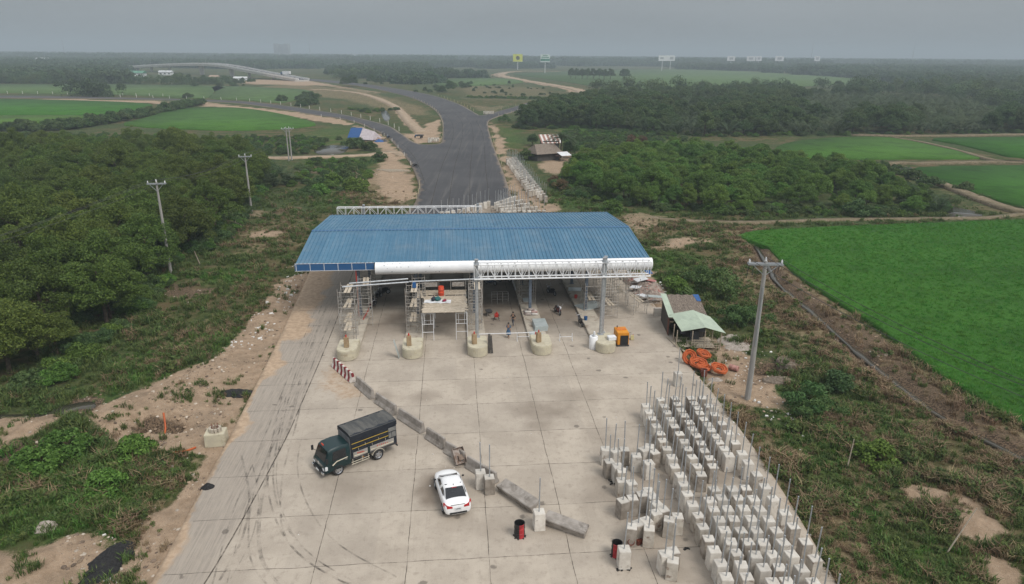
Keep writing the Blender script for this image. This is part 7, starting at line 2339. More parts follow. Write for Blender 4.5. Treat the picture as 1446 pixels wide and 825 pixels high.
# ------------------------------------------------------------------ left verge: pedestal, hoses
p = P(306, 622)
t = thing('pedestal', (p.x, p.y, gz1(p.x, p.y) - .05), 'pale concrete pedestal with a rough cast collar on the soil at left', 'pedestal', None, SRZ + .1)
MB().box((0, 0, .5), (1.45, 1.15, 1.0), taper=.97).build('base', NOSEC, t, bevel=.03)
m = MB()
for k in range(10):
    a = 6.283 * k / 10; m.box((.36 * math.cos(a), .32 * math.sin(a), 1.16), (.16, .15, .34), rz=a)
m.build('collar', ISLC, t); 
m = MB()
for k in range(7):
    a = 6.283 * k / 7; m.tube((.2 * math.cos(a), .18 * math.sin(a), 1.0), (.24 * math.cos(a), .2 * math.sin(a), 1.62), .018, 5)
m.build('rebar', RUST, t)
HOSE = surf('orange_hose', (0.50, 0.115, 0.03), (0.38, 0.085, 0.028), 12, .5, .1)
def gpt(px, py, dz=.05):
    p = P(px, py); return Vector((p.x, p.y, gz1(p.x, p.y) + dz))
for pl, lab in (([(222, 604), (227, 598), (231, 590), (231, 584)], 'orange hose end curling out of the pit in the soil'), ([(240, 637), (252, 636), (266, 633), (276, 629)], 'piece of orange hose lying on the soil before the pedestal')):
    q = [gpt(*a, .08) for a in pl]
    o = MB().path(catmull(q, False, 5), .07, 8).build('hose', HOSE, loc=q[0], smooth=True); tag(o, lab, 'hose')
# orange coils
for i, (px, py, R, tilt, az, lab) in enumerate([(971, 511, .72, 62, .3, 'orange hose coil standing on edge at the left of the coil pile'), (992, 504, .72, 20, 1.2, 'orange hose coil at the back of the coil pile'), (985, 516, .85, 14, .4, 'large orange hose coil in the middle of the coil pile'), (993, 521, .70, 8, 2.0, 'orange hose coil at the front of the coil pile under the dark pot'), (1014, 524, .78, 16, .8, 'orange hose coil lying at the right end of the coil pile')]):
    p = gpt(px, py)
    t = thing('hose_coil', p, lab, 'hose coil', 'orange hose coils before the shack', az)
    rot = Matrix.Rotation(rad(tilt), 3, 'X')
    for k in range(4):
        m = MB()
        pts = []
        for j in range(43):
            a = 6.283 * j / 14
            r_ = R * (.46 + .155 * k) + .03 * math.sin(j * 1.7 + k) + .02 * math.sin(j * .9)
            pts.append(rot @ Vector((r_ * math.cos(a), r_ * math.sin(a), .06 + (.05 + .03 * (k % 2)) * j / 14 + .03 * k + .04 * math.sin(j * 2.3))) + Vector((0, 0, .02 + math.sin(rad(tilt)) * R * .95)))
        m.path(pts, .062, 7)
        m.build('winding', HOSE, t, smooth=True)
p = gpt(994, 528)
t = thing('rusty_pot', p, 'dark rusty pot standing before the orange coils', 'pot'); MB().lathe([(.25, 0), (.3, .3), (.27, .62), (.3, .65), (.24, .65), (.2, .1)], n=16).build('pot', RUST, t, smooth=True)
MB().path([(-.27, 0, .55), (-.38, 0, .5), (-.3, 0, .35)], .025, 5).build('handle', RUST, t)
p = gpt(1036, 521)
t = thing('lying_drum', p, 'faded pink drum lying on its side right of the coils', 'drum', None, .9)
MB().lathe([(.24, -.42), (.27, -.4), (.26, -.1), (.275, -.08), (.26, -.06), (.26, .3), (.275, .32), (.24, .42)], (0, 0, .26), 18, Matrix.Rotation(rad(90), 3, 'X')).build('barrel', surf('faded_pink', (0.42, 0.22, 0.19), (0.33, 0.17, 0.14), 4, .7, .2), t, smooth=True)
MB().tube((.1, -.42, .35), (.1, -.46, .35), .04, 8).build('bung', RUST, t)
for px, py, L, az, lab in ((1000, 541, 1.8, .9, 'grey plank lying on the soil below the coils'), (1003, 546, 1.4, 1.0, 'shorter plank beside the one below the coils')):
    p = gpt(px, py); o = MB().box((0, 0, .03), (L, .18, .05)).build('plank', PLANK); o.location = p; o.rotation_euler = (0, 0, az); tag(o, lab, 'plank')

ROCKS = []
for i in range(4):
    bmx = bmesh.new(); bmesh.ops.create_icosphere(bmx, subdivisions=1, radius=1)
    r = random.Random(i)
    for v in bmx.verts: v.co *= r.uniform(.6, 1.15); v.co.z *= .6
    me_ = bpy.data.meshes.new('stone'); bmx.to_mesh(me_); bmx.free()
    me_.materials.append([surf('soil_clod', (0.33, 0.245, 0.17), (0.22, 0.16, 0.11), 2, .95, 0, bright=.3), surf('pale_stone', (0.46, 0.40, 0.33), (0.36, 0.30, 0.24), 2, .9, 0, bright=.2), surf('dark_clod', (0.13, 0.095, 0.07), (0.18, 0.135, 0.1), 2, .95, 0, bright=.3)][(0, 1, 2, 0)[i]]); ROCKS.append(me_)
n = 60000
ry = 28 + gr.uniform(0, 1, n) * 75; rx = gr.uniform(-.8, .6, n) * ry
so_, lu_, dr_, mu_ = masks(rx, ry)
k = (np.maximum(so_, mu_ * .8) * (.25 + 1.3 * np.clip(fbm(rx, ry, 3.0, 13, 3) - .38, 0, 1) * 2) > gr.uniform(0, 1, n)) & (poly_sd(rx, ry, PAD) < -.1)
rx, ry = rx[k][:14000], ry[k][:14000]
scatter('rubble', np.stack([rx, ry, gz(rx, ry)], -1), gr.uniform(0, 6.28, len(rx)), .035 + .16 * gr.uniform(0, 1, len(rx)) ** 4, gr.integers(0, 4, len(rx)), ROCKS)
# ------------------------------------------------------------------ shack
SH = thing('shack', (P(972, 478)[0], P(972, 478)[1], -.08), 'ramshackle hut with thatched roof and pale green metal porch roof beside the pad', 'shack', None, SRZ - .12)
WOODD = surf('dark_plank_wall', (0.055, 0.05, 0.045), (0.095, 0.085, 0.075), 3, .85, .5, 10, streak=(6, 6, .6))
THAT = surf('thatch', (0.27, 0.225, 0.185), (0.145, 0.118, 0.098), 3.5, .95, 1.0, 16, .1, dist=.06, streak=(5, 1, 1))
GRM = surf('pale_green_metal', (0.40, 0.47, 0.37), (0.34, 0.40, 0.32), 1.0, .45, .05, 8)
x0, x1, yb, ym, yf_ = -1.9, 1.75, 5.0, .6, -2.4
m = MB()
m.box((x0, (yb + ym) / 2, 1.15), (.06, yb - ym, 2.3)); m.box((x1, (yb + ym) / 2, 1.15), (.06, yb - ym, 2.3)); m.box(((x0 + x1) / 2, yb, 1.3), (x1 - x0, .06, 2.6)); m.box((.6, ym, 1.1), (x1 - x0 - 1.6, .06, 2.2))
m.build('wall', WOODD, SH)
MB().box((x0 - .05, ym + .35, 1.0), (.04, .7, 1.7)).build('door', surf('red_brown_door', (0.15, 0.05, 0.03), (0.10, 0.04, 0.025), 3, .7, .3), SH)
def roof_slab(nm, mat, a, b, c_, d, th, n=14, amp=.0):
    m = MB(); a, b, c_, d = map(Vector, (a, b, c_, d))
    V = []
    for zz in (0, -th):
        for i in range(n + 1):
            for j in range(n + 1):
                p = a.lerp(b, i / n).lerp(d.lerp(c_, i / n), j / n)
                V.append(p + Vector((0, 0, zz + (random.uniform(-amp, amp) if zz == 0 else 0))))
    k = n + 1; o_ = k * k
    F = [(i * k + j, (i + 1) * k + j, (i + 1) * k + j + 1, i * k + j + 1) for i in range(n) for j in range(n)]
    F += [(o_ + i * k + j, o_ + i * k + j + 1, o_ + (i + 1) * k + j + 1, o_ + (i + 1) * k + j) for i in range(n) for j in range(n)]
    for i in range(n):
        F += [(i * k, o_ + i * k, o_ + (i + 1) * k, (i + 1) * k), (i * k + n, (i + 1) * k + n, o_ + (i + 1) * k + n, o_ + i * k + n), (i, i + 1, o_ + i + 1, o_ + i), (n * k + i, o_ + n * k + i, o_ + n * k + i + 1, n * k + i + 1)]
    m.add(V, F); return m.build(nm, mat, SH)
roof_slab('thatched_roof', THAT, (x0 - .1, yb + .2, 2.95), (x1 + .1, yb + .2, 2.95), (x1 + .15, ym - .2, 2.15), (x0 - .05, ym - .2, 2.15), .14, 20, .05)
roof_slab('edge_sheet', GRM, (x0 - .25, yb + .25, 3.02), (x0 + .35, yb + .25, 3.02), (x0 + .45, ym - .3, 2.22), (x0 - .2, ym - .3, 2.22), .03, 4, .01)
roof_slab('porch_roof', GRM, (x0 + .1, ym + .3, 2.35), (.4, ym + .2, 2.85), (.9, yf_ - .2, 2.35), (x0 + .7, yf_ + .4, 1.65), .03, 8, .012)
roof_slab('porch_roof', GRM, (.4, ym + .2, 2.85), (x1 + .4, ym + .1, 2.2), (x1 + 1.2, yf_ - .1, 1.75), (.9, yf_ - .2, 2.35), .03, 8, .012)
roof_slab('blue_patch', SHEETB, (x1 - .5, yb + .22, 3.0), (x1 + .12, yb + .22, 3.0), (x1 + .13, yb - 1.2, 2.76), (x1 - .3, yb - 1.2, 2.76), .03, 4, .01)
for x, y, h in ((x0 + .3, yf_ + .4, 1.75), (-.2, yf_, 1.85), (1.0, yf_, 1.9), (x1 + .8, yf_, 1.72), (x1 + .4, -.8, 1.85), (x0 + .2, -.9, 1.95)):
    MB().tube((x, y, -.1), (x, y, h), .05, 6).build('post', PLANK, SH)
m = MB()
for z in (.15, .4, .65, .9): m.tube((-.2, yf_, z), (x1 + .8, yf_, z), .03, 5)
for k in range(12): m.tube((-.2 + .24 * k, yf_ + .02, .1), (-.2 + .24 * k, yf_ + .02, 1.0), .02, 5)
m.build('railing', PLANK, SH)
m = MB(); m.box((.4, -1.0, .1), (3.4, 2.4, .08)); m.build('porch_floor', PALETIMBER, SH)
m = MB(); m.box((-.6, .1, .9), (.5, .3, .7)); m.box((.5, -.3, .6), (.8, .5, .8)); m.box((1.3, -.1, 1.2), (.5, .1, .6)); m.build('hanging_goods', CLG, SH)
MB().beam((x0 - .2, .0, .15), (x0 + .5, yf_ - .4, .1), .2, .04).build('ramp_plank', PLANK, SH); MB().beam((x0 + .1, -.6, .1), (x0 + .9, yf_ - .9, .05), .2, .04).build('ramp_plank', PLANK, SH)
# thatched hut near the coconut palm
HT = thing('thatched_hut', (P(768, 224)[0], P(768, 224)[1], -.2), 'grey thatched hut with a white awning beside the coconut palm', 'hut', None, .5)
m = MB(); m.box((0, 0, 1.0), (7, 5, 2.4)); m.build('wall', WOODD, HT)
m = MB(); th = .18
m.add([(-4.2, -3.4, 1.9), (4.2, -3.4, 1.9), (3.0, 0, 4.2), (-3.0, 0, 4.2), (4.2, 3.4, 1.9), (-4.2, 3.4, 1.9)], [(0, 1, 2, 3), (3, 2, 4, 5), (1, 4, 2), (0, 3, 5), (0, 5, 4, 1)]); m.build('roof', THAT, HT)
m = MB(); m.box((3.4, -5.0, 1.9), (3.2, 2.6, .06), rot=Matrix.Rotation(rad(16), 3, 'X')); m.build('awning', TARP, HT)
m = MB(); m.box((3.4, -2.6, 1.6), (3.4, 2.6, .06), rot=Matrix.Rotation(rad(22), 3, 'X')); m.build('porch_roof', surf('brown_thatch', (0.17, 0.10, 0.08), (0.11, 0.07, 0.055), 3, .95, .8), HT)
for x, y in ((2.0, -6.0), (4.8, -6.0)): MB().tube((x, y, 0), (x, y, 1.6), .06, 6).build('post', PLANK, HT)
HT2 = thing('tin_hut', (P(776, 208)[0], P(776, 208)[1], -.2), 'small hut with a striped rusty tin roof behind the thatched hut', 'hut', None, .2)
MB().box((0, 0, 1.1), (5, 4, 2.4)).build('wall', WOODD, HT2)
t = NT('striped_tin')
sx = t.n('ShaderNodeSeparateXYZ', Vector=t.co('Object'))
c = t.mix(t.math('LESS_THAN', t.math('FRACT', t.math('MULTIPLY', sx.outputs[0], .75)), .45), (0.28, 0.15, 0.12), (0.58, 0.55, 0.52))
STT = t.done(t.bsdf(c, .6))
MB().box((0, -.2, 2.75), (6.2, 5.2, .08), rot=Matrix.Rotation(rad(24), 3, 'X')).build('roof', STT, HT2)
# ------------------------------------------------------------------ utility poles and lines
POLEC = surf('pole_concrete', (0.36, 0.35, 0.33), (0.28, 0.265, 0.25), 2.0, .85, .2, 12, .2, streak=(3, 3, .4))
WIREM = surf('cable_black', (0.06, 0.06, 0.062), (0.05, 0.05, 0.052), 1, .6, 0)


def utility_pole(px, py, h, rz, label, arm=2.2, r=.17):
    b = gpt(px, py, -.1)
    t = thing('utility_pole', b, label, 'utility pole', None, rz)
    MB().tube((0, 0, 0), (0, 0, h), r * 1.25, 14, r2=r * .72).build('shaft', POLEC, t, smooth=True)
    m = MB(); m.box((0, -.16, h - .25), (arm, .12, .14)); m.box((0, .16, h - .25), (arm, .12, .14)); m.build('crossarm', GALV, t)
    m = MB()
    for s in (-1, 1): m.beam((s * arm * .36, -.16, h - .3), (s * .05, -.1, h - 1.15), .05, .05)
    m.build('brace', GALV, t)
    for x in (-arm * .46, 0, arm * .46):
        m = MB(); m.lathe([(.035, 0), (.09, .05), (.05, .1), (.085, .15), (.045, .2), (.07, .25), (.02, .32)], (x, 0, (h - .18) if x else h), 10); m.build('insulator', WHITE, t, smooth=True)
    return t, [b + Matrix.Rotation(rz, 3, 'Z') @ Vector((x, 0, (h + .12) if x else h + .3)) for x in (-arm * .46, 0, arm * .46)]


def wires(A, B, sag, label, r=.02):
    for i, (a, b) in enumerate(zip(A, B)):
        pts = []
        for k in range(25):
            q = a.lerp(b, k / 24); q.z -= sag * 4 * (k / 24) * (1 - k / 24); pts.append(q)
        o = MB().path(pts, r, 5).build('power_line', WIREM, loc=a); tag(o, label[i], 'cable')


pr, tr = utility_pole(1056, 560, 12.2, rad(-4), 'thick concrete utility pole standing by the muddy pit at right', 2.7, .2)
m = MB()
for x, d_ in ((-1.2, .9), (-.8, .7), (.9, .8), (1.15, .5)): m.path([(x, 0, 11.9), (x - .12, 0, 11.9 - d_ * .6), (x - .1, .05, 11.9 - d_ * 1.3)], .025, 5)
m.build('hanging_cable', WIREM, pr)
MB().box((.0, -.22, 7.6), (.08, .05, 5.0)).build('earth_strap', GALV, pr)
p1, t1 = utility_pole(241, 383, 12.0, rad(8), 'pale utility pole nearest the camera at the left grove edge')
p2, t2 = utility_pole(355, 297, 10.2, rad(12), 'second pale utility pole beyond the first, at the left grove edge')
p3, t3 = utility_pole(408, 226, 8.6, rad(14), 'left shaft of the distant pair of utility poles', 2.4)
p4, t4 = utility_pole(412, 225, 8.6, rad(14), 'right shaft of the distant pair of utility poles', 2.4)
wires(t1, t2, .9, ['left wire between the first and second left poles', 'middle wire between the first and second left poles', 'right wire between the first and second left poles'])
wires(t2, t3, 1.2, ['left wire from the second left pole to the distant pair', 'middle wire from the second left pole to the distant pair', 'right wire from the second left pole to the distant pair'])
lo = [q + Vector((-16, -46, -2.2)) for q in t1]
wires(t1, lo, 1.6, ['left wire running from the first left pole down over the grove', 'middle wire running from the first left pole down over the grove', 'right wire running from the first left pole down over the grove'])
ro = [q + Vector((22, -32, -3)) for q in tr]
wires(tr, ro, 2.0, ['near wire running from the right pole over the near rice field', 'inner wire running from the right pole over the near rice field', 'outer wire running from the right pole over the near rice field'])
for px, py, dz, tilt, lab in ((1197, 657, 2.4, .04, 'upright bleached stake in the right hand weeds'), (1338, 776, 3.2, .33, 'long leaning bleached stake in the right hand weeds')):
    b = gpt(px, py, -.1)
    o = MB().tube((0, 0, 0), (tilt * dz, 0, dz), .045, 6, r2=.025).build('wooden_stake', PALETIMBER); o.location = b; tag(o, lab, 'stake')
for i, (a, b, lab) in enumerate([((282, 372), (262, 342), 'fallen pale branch beside the left grove'), ((200, 420), (185, 408), 'broken branch in the weeds below the grove'), ((330, 335), (290, 330), 'long fallen branch under the second pole'), ((348, 322), (318, 316), 'forked dead branch by the second pole')]):
    p, q = gpt(*a, .1), gpt(*b, 1.0)
    m = MB(); m.path([p, p.lerp(q, .5) + Vector((.1, .2, .15)), q], [.07, .05, .02], 6); m.path([p.lerp(q, .5), p.lerp(q, .7) + Vector((.6, .5, .3))], [.04, .01], 5)
    o = m.build('fallen_branch', surf('bleached_wood', (0.30, 0.25, 0.19), (0.20, 0.165, 0.125), 4, .9, .3), loc=p); tag(o, lab, 'branch')

# ------------------------------------------------------------------ marker posts along the roads
POSTM = surf('marker_white', (0.66, 0.65, 0.61), (0.55, 0.53, 0.48), 3, .7, .1)
YELM = surf('marker_yellow', (0.50, 0.44, 0.28), (0.42, 0.37, 0.24), 3, .7, .1)
post_me = [MB().box((0, 0, .5), (.14, .14, 1.0), taper=.85).box((0, 0, 1.03), (.1, .1, .06)).mesh('marker_post', POSTM), MB().box((0, 0, .5), (.14, .14, 1.0), taper=.85).box((0, 0, 1.03), (.1, .1, .06)).mesh('marker_post', YELM)]
LINES = [([(623, 200), (625.5, 188), (625, 173), (619, 160), (606, 149), (582, 137.8)], 20, 'marker post along the right side of the grass triangle', 1, 1.0),
         ([(567, 187.5), (549, 176.5), (516, 167.5), (480, 160), (440, 154), (407, 149), (339, 142), (238, 138.8), (136, 136)], 26, 'white marker post along the far side of the branch road', 0, 1.5),
         ([(584, 240), (575, 225), (553, 199), (540, 190.5), (507, 175.5), (480, 168.5), (440, 163)], 10, 'marker post along the near side of the branch road', 0, 1.0),
         ([(592, 258), (592.5, 268), (587, 284)], 4, 'white marker post left of the asphalt just beyond the canopy', 1, 1.0),
         ([(617, 135), (650, 147), (671, 158)], 12, 'marker post along the right side of the main road before the side road', 1, 1.2), ([(699, 164), (735, 156.5)], 4, 'marker post on the near side of the side road', 1, 1.0), ([(690, 160), (733, 148)], 4, 'marker post on the far side of the side road', 1, 1.0),
         ([(694, 192), (699, 206), (708, 232), (714, 248)], 7, 'marker post along the right edge of the asphalt above the stored footings', 1, 1.0),
         ([(0, 132), (120, 133.5), (240, 136.5)], 12, 'distant white marker post along the left road', 0, 1.6)]
for pl, n, lab, kk, s in LINES:
    pts = catmull(PX(pl), False, 10)
    cum = [0]
    for a, b in zip(pts[:-1], pts[1:]): cum.append(cum[-1] + (b - a).length)
    for i in range(n):
        d_ = cum[-1] * (i + .5) / n
        j = max(k for k in range(len(cum) - 1) if cum[k] <= d_)
        q = pts[j].lerp(pts[j + 1], (d_ - cum[j]) / max(1e-6, cum[j + 1] - cum[j]))
        o = bpy.data.objects.new('marker_post', post_me[kk]); link(o); o.location = (q.x, q.y, -.12); o.scale = (s, s, s * 1.05)
        tag(o, lab, 'marker post', lab.replace('marker post', 'posts'))
# kerb blocks stacked at the corners, parked tricycle, tent
for cx, cy, n, wh in ((690, 159.5, 14, 'by the side road corner'), (612, 198, 16, 'at the tip of the grass triangle')):
    for k in range(n):
        p = P(cx + (k % 7 - 3) * 2.2, cy + (k // 7) * 1.6)
        o = bpy.data.objects.new('kerb_block', BLOCKS[k % 3][0]); link(o); o.location = (p.x, p.y, -.05); o.rotation_euler = (0, 0, k * .7); o.scale = (.8, .8, .7); tag(o, 'pale kerb block in the pile ' + wh, 'kerb block', 'kerb blocks piled ' + wh)
tr_ = thing('tricycle_truck', P(592, 195), 'dark three wheeled cargo cart parked at the tip of the grass triangle', 'tricycle', None, 1.3)
MB().box((0, -.4, .9), (1.3, 1.9, .5)).build('cargo_bed', DARKM, tr_); MB().box((0, 1.0, .8), (.4, 1.1, .5), taper=.7).build('front_body', CLB, tr_)
for x, y in ((-.6, -.8), (.6, -.8), (0, 1.5)):
    o = MB().lathe([(.15, -.07), (.3, -.07), (.33, 0), (.3, .07), (.15, .07)], n=16, rot=Matrix.Rotation(rad(90), 3, 'Y')).build('wheel', BLACK, tr_); o.location = (x, y, .33)
MB().path([(-.35, .9, 1.25), (0, 1.15, 1.2), (.35, .9, 1.25)], .03, 5).build('handlebar', SCAF, tr_)
TN = thing('tent', P(513, 196), 'tent of blue and pale tarpaulin beside the branch road', 'tent', None, -.35)
m = MB(); m.add([(-4.5, -2.6, .3), (-4.5, 0, 3.4), (0, 0, 3.6), (0, -2.6, .5), (-4.5, 2.6, .3), (0, 2.6, .5), (-4.5, -2.6, .25), (0, -2.6, .45)], [(0, 3, 2, 1), (1, 2, 5, 4), (0, 1, 4), (3, 5, 2)]); m.build('blue_cover', SHEETB, TN)
m = MB(); m.add([(.05, -3.0, .1), (.05, 0, 3.5), (5.0, -.6, 2.6), (5.6, -3.4, .1), (.05, 3.0, .1), (5.6, 3.0, .1)], [(0, 3, 2, 1), (1, 2, 5, 4), (3, 5, 2), (0, 1, 4)]); m.build('pale_cover', surf('lilac_tarp', (0.50, 0.45, 0.47), (0.42, 0.37, 0.39), 1.5, .7, .4, 4), TN)
heap(531, 197, 3.0, 2.2, 1.1, surf('tan_earth', (0.30, 0.21, 0.15), (0.22, 0.155, 0.11), 2, .95, .6, 8), 'mound of tan earth right of the tent', 'earth_mound', 'mound', 21)
for px, py, mt, lab in ((535, 199.5, SHEETB, 'blue tarpaulin heap below the earth mound'), (541, 199, DARKM, 'dark bundle beside the blue tarpaulin heap')):
    heap(px, py, 1.6, 1.1, .9, mt, lab, 'tarpaulin_heap', 'heap', int(px))
for i in range(5):
    p = gpt(548 + i * 4, 239 + i * .6)
    o = MB().box((0, 0, .1), (5.5, .35, .2)).build('timber_beam', PLANK); o.location = p; o.rotation_euler = (0, 0, .06 * i); tag(o, 'weathered timber in the row left of the asphalt, ' + ['leftmost', 'second from left', 'middle', 'second from right', 'rightmost'][i], 'timber', 'timbers lying left of the asphalt')

# ------------------------------------------------------------------ overpass
BRC = surf('bridge_concrete', (0.56, 0.54, 0.51), (0.48, 0.46, 0.43), .3, .85, 0)
deckpts = [(428, 116.5, 715, 1.2), (400, 0, 740, 3.6), (367, 0, 775, 6.8), (320, 0, 840, 11.8), (285, 0, 890, 12.6), (232, 0, 980, 9.4), (200, 0, 1045, 6.2), (175, 0, 1100, 3.2)]
cl = []
for px, _, d_, z in deckpts:
    q = PD(px, 100, d_); cl.append(Vector((q.x, d_, z)))
cl = catmull(cl, False, 6)
BR = thing('overpass', (cl[0].x, cl[0].y, 0), 'long arched concrete overpass crossing the marsh in the distance', 'bridge')
def strip(m, off0, off1, z0, z1):
    rings = []
    for i, p in enumerate(cl):
        d_ = (cl[min(i + 1, len(cl) - 1)] - cl[max(i - 1, 0)]); d_.z = 0; d_.normalize(); s = Vector((d_.y, -d_.x, 0))
        rings.append([p + s * off0 + Vector((0, 0, z0)), p + s * off1 + Vector((0, 0, z0)), p + s * off1 + Vector((0, 0, z1)), p + s * off0 + Vector((0, 0, z1))])
    m.loft(rings)
m = MB(); strip(m, -6, 6, -2.0, 0); m.build('deck', BRC, BR, world=True)
m = MB(); strip(m, -5.6, 5.6, .0, .06); m.build('roadway', ASPH_M, BR, world=True)
for o_ in (-6, 6):
    m = MB(); strip(m, o_ - .25, o_ + .25, 0, 1.5); m.build('parapet', surf('pale_parapet', (0.82, 0.81, 0.79), (0.74, 0.73, 0.71), .3, .8, 0), BR, world=True)
for k in (9, 14, 17, 24, 29, 33, 37):
    if k < len(cl):
        p = cl[k]; m = MB(); m.box((p.x, p.y, (p.z - 1.5) / 2), (3.0 if k in (17, 24) else 1.6, 6 if k in (17, 24) else 4, p.z - 1.5), taper=1.3 if k in (17, 24) else 1.0); m.build('pier', BRC, BR, world=True)
m = MB(); p = cl[0]; m.box((p.x - 3, p.y + 1, .3), (9, 13, 2.0)); m.build('abutment', BRC, BR, world=True)
m = MB()
for k in range(8, 40, 5):
    if k < len(cl):
        p = cl[k]; MB().tube(p + Vector((0, 0, 0)), p + Vector((0, 0, 8)), .12, 5).build('lamp_mast', GALV, BR, world=True)
def lorry(px, d_, z, label, c, L=12, rz=0.5):
    q = PD(px, 100, d_)
    t = thing('lorry', (q.x, d_, z), label, 'lorry', None, rz)
    MB().box((0, -1.2, 2.3), (2.5, L - 3, 2.8)).build('cargo_box', c, t); MB().box((0, L / 2 - 1.2, 1.7), (2.4, 2.2, 2.4), taper=.9).build('cab', CLB, t)
    m = MB()
    for y in (-L * .38, -L * .28, L * .35):
        for s in (-1, 1): MB().lathe([(.1, -.15), (.5, -.15), (.5, .15), (.1, .15)], (s * 1.05, y, .5), 12, Matrix.Rotation(rad(90), 3, 'Y')).build('wheel', BLACK, t)
lorry(403, 752, 4.8, 'white lorry driving on the overpass ramp', WHITE, 12, 1.2)
lorry(628, 1000, 0, 'white lorry on the distant road beyond the scrub', WHITE, 10, 1.5)
lorry(669, 1010, 0, 'small white lorry right of the other on the distant road', WHITE, 8, 1.5)

# ------------------------------------------------------------------ billboards
def billboard(px, py_base, py_top, wpx, hpx, label, face, dist=None, posts=1, extra=None):
    b = P(px, py_base)
    h = height_to(b, py_top)
    k = b.y / math.cos(math.atan((py_base - IH / 2) / FPX)) / FPX
    w_, hh = wpx * b.length / FPX * .98, hpx * b.length / FPX
    t = thing('billboard', b, label, 'billboard', 'billboards along the distant highway')
    for i in range(posts):
        x = 0 if posts == 1 else (-.25 + .5 * i) * w_
        MB().tube((x, .6, 0), (x, .6, h - hh * .2), w_ * .035, 10).build('column', WHITE, t)
    m = MB(); m.box((0, 0, h - hh / 2), (w_, .8, hh)); pan = m.build('panel', face, t)
    m = MB(); m.box((0, .1, h - hh - .3), (w_ * 1.02, 1.6, .5)); m.build('gantry_walk', GALV, t)
    if extra:
        for nm, x, z, sx_, sz_, mt in extra:
            m = MB()
            if nm == 'emblem':
                m.lathe([(.01, 0), (.5, 0), (.5, .1), (.01, .1)], (0, 0, 0), 20, Matrix.Rotation(rad(90), 3, 'X')); m.v = [(a * sx_ * w_ + x * w_, b_ - .45, c_ * sz_ * hh + h - hh / 2 + z * hh) for a, b_, c_ in m.v]
            else:
                m.box((x * w_, -.45, h - hh / 2 + z * hh), (sx_ * w_, .1, sz_ * hh))
            m.build(nm, mt, pan)


YB_ = surf('billboard_yellow', (0.62, 0.66, 0.05), (0.6, 0.63, 0.05), .2, .5, 0)
GB_ = surf('billboard_green', (0.05, 0.22, 0.15), (0.05, 0.2, 0.14), .2, .5, 0)
PB_ = surf('billboard_pale', (0.62, 0.70, 0.68), (0.6, 0.67, 0.65), .2, .5, 0)
DB_ = surf('billboard_dark', (0.10, 0.09, 0.03), (0.12, 0.1, 0.03), .2, .5, 0)
billboard(731, 98.5, 76.5, 13, 9.5, 'yellow billboard with a dark round emblem on a tall pole', YB_, extra=[('emblem', 0, -.02, .42, .55, DB_), ('emblem', .01, -.02, .24, .3, YB_)])
billboard(769.5, 103.5, 77, 13, 9.5, 'pale and green billboard right of the yellow one', PB_, extra=[('band', 0, -.22, .96, .3, GB_), ('band', 0, .12, .8, .12, GB_), ('band', 0, .36, .5, .08, GB_)])
billboard(934.5, 100.5, 78.5, 11, 6.5, 'white billboard, left of the touching pair', WHITE, extra=[('band', -.1, 0, .4, .4, GALV)])
billboard(946, 98.5, 78.5, 11, 6.5, 'white billboard, right of the touching pair', WHITE, extra=[('band', .1, 0, .4, .5, GALV)])
for px, wpx, lab in ((1031, 10, 'small white billboard left of the distant group'), (1059, 11, 'white billboard in the middle of the distant group'), (1070, 7, 'narrow white billboard joined to the middle one'), (1099, 11, 'white billboard at the right of the distant group'), (1152, 7, 'faint white billboard farthest to the right')):
    billboard(px, 97, 79.5, wpx, 5.5, lab, WHITE, extra=[('band', 0, 0, .5, .5, GALV)])

# ------------------------------------------------------------------ distant buildings
def house(px, py, w_, d_, h, wall, roof, label, name='house', rise=.35, rz=0.0, win=3):
    b = P(px, py)
    t = thing(name, (b.x, b.y, -.3), label, 'building', None, rz)
    MB().box((0, 0, h / 2), (w_, d_, h)).build('wall', wall, t)
    m = MB(); m.add([(-w_ * .54, -d_ * .56, h), (w_ * .54, -d_ * .56, h), (w_ * .54, 0, h + d_ * rise), (-w_ * .54, 0, h + d_ * rise), (w_ * .54, d_ * .56, h), (-w_ * .54, d_ * .56, h)], [(0, 1, 2, 3), (3, 2, 4, 5), (1, 4, 2), (0, 3, 5), (0, 5, 4, 1)]); m.build('roof', roof, t)
    for k in range(win):
        MB().box((w_ * ((k + .5) / win - .5), -d_ / 2 - .03, h * .5), (w_ / win * .45, .08, h * .35)).build('window', GLASS, t)


GRNR = surf('green_tin_roof', (0.10, 0.25, 0.17), (0.08, 0.21, 0.14), .3, .5, 0); REDR = surf('dull_red_roof', (0.20, 0.07, 0.055), (0.17, 0.06, 0.05), .3, .6, 0); WHR = surf('white_tin_roof', (0.62, 0.64, 0.65), (0.55, 0.57, 0.58), .3, .5, 0)
house(192, 108, 20, 10, 4, WHITE, GRNR, 'low building with a green tin roof at the left foot of the overpass', rise=.25)
house(168, 108.5, 14, 8, 3, RUST, REDR, 'dark red roofed shed left of the green roofed building')
house(235, 106, 15, 7, 4, WHITE, WHR, 'white shed with a green stripe behind the overpass foot', rise=.2)
house(125, 107, 13, 6, 3, WHITE, WHR, 'white shed standing alone in the left tree belt')
house(62, 92, 22, 14, 9, WHITE, WHR, 'pale house among the trees near the left horizon'); house(20, 93, 16, 12, 7, WHITE, WHR, 'small pale house at the far left among the trees'); house(55, 99, 26, 8, 5, surf('tan_wall', (0.35, 0.28, 0.22), (0.3, 0.24, 0.19), .3, .8, 0), REDR, 'long tan building in the left tree belt')
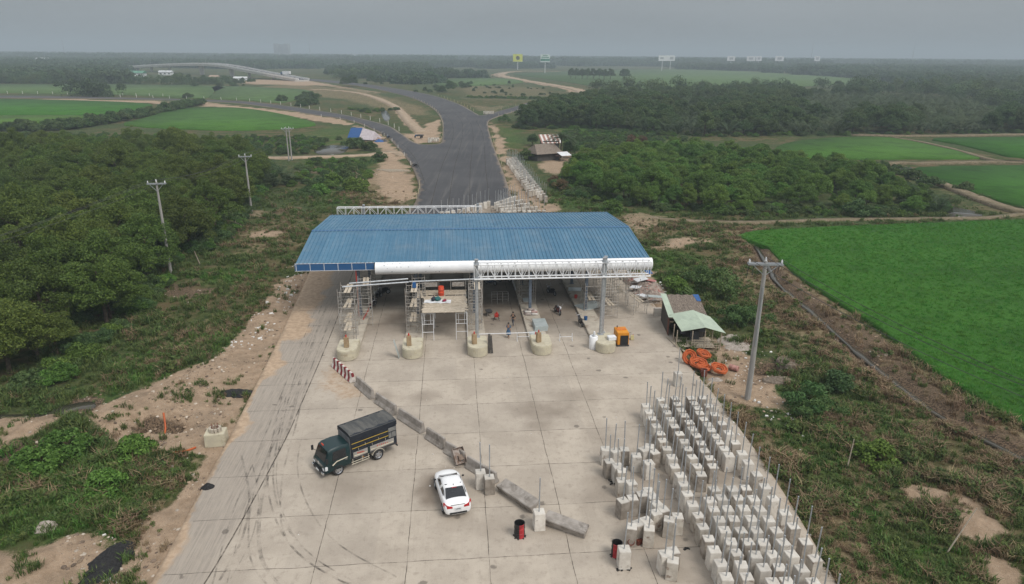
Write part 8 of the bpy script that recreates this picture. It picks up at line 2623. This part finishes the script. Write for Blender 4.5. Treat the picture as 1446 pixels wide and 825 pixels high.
house(303, 112, 9, 5, 2.6, MAT['tan_wall'], surf('tan_roof', (0.38, 0.29, 0.22), (0.33, 0.25, 0.19), .3, .8, 0), 'tan roofed hut seen under the overpass'); house(340, 113, 13, 4, 2.2, WHITE, WHR, 'long white shed seen under the overpass')
for i, (px, py, w_, h) in enumerate([(635, 84, 24, 16), (672, 84.5, 18, 14), (605, 83, 20, 20), (560, 82.5, 26, 18), (700, 85, 22, 12), (500, 83, 22, 16), (1240, 86, 40, 14), (1330, 87, 34, 12), (1376, 88, 26, 14), (1205, 85.5, 36, 18)]):
    house(px, py, w_, 16, h, WHITE, WHR if i % 2 else REDR, 'tiny pale house on the horizon, ' + ['below the yellow billboard, left', 'just left of the yellow billboard', 'above the scrub left of the billboards', 'above the main road bend', 'right beside the yellow billboard foot', 'above the overpass end', 'right of the faint billboard', 'second to the right of the faint billboard', 'near the right picture edge', 'red roofed, right of the billboard group'][i], rise=.2)
TW = surf('hazy_tower_wall', (0.36, 0.37, 0.38), (0.31, 0.32, 0.33), .05, .8, 0)
q = PD(399, 80, 2900)
t = thing('tower_block', (q.x, 2900, 0), 'tall pale apartment tower standing faintly on the horizon', 'tower block')
hT = height_to((q.x, 2900, 0), 52)
for k, (x, w_) in enumerate(((-20, 17), (0, 20), (21, 18))):
    MB().box((x, (k % 2) * 6, hT / 2 - (k % 2) * 1.5), (w_, 24, hT - (k % 2) * 3)).build('wing', TW, t)
m = MB()
for x in (-20, 0, 21):
    for k in range(int(hT // 4)): m.box((x, -12.1 + (6 if x == 0 else 0), 2 + 4 * k), (12, .3, 1.4))
m.build('window_band', surf('hazy_window', (0.2, 0.22, 0.24), (0.17, 0.19, 0.21), .1, .5, 0), t)
for px, d_, h, lab in ((92 + 0, 2600, 88, 'thin lattice mast above the left horizon trees'), (438, 2500, 110, 'thin lattice mast right of the tower block'), (609, 2600, 90, 'thin lattice mast on the horizon above the road bend'), (1146, 2400, 80, 'thin lattice mast above the right billboards'), (1289, 2400, 84, 'thin lattice mast above the right horizon')):
    q = PD(px, 80, d_)
    t = thing('radio_mast', (q.x, d_, 0), lab, 'mast'); m = MB(); m.tube((0, 0, 0), (0, 0, h), 1.1, 5, r2=.3); m.build('mast', GALV, t)
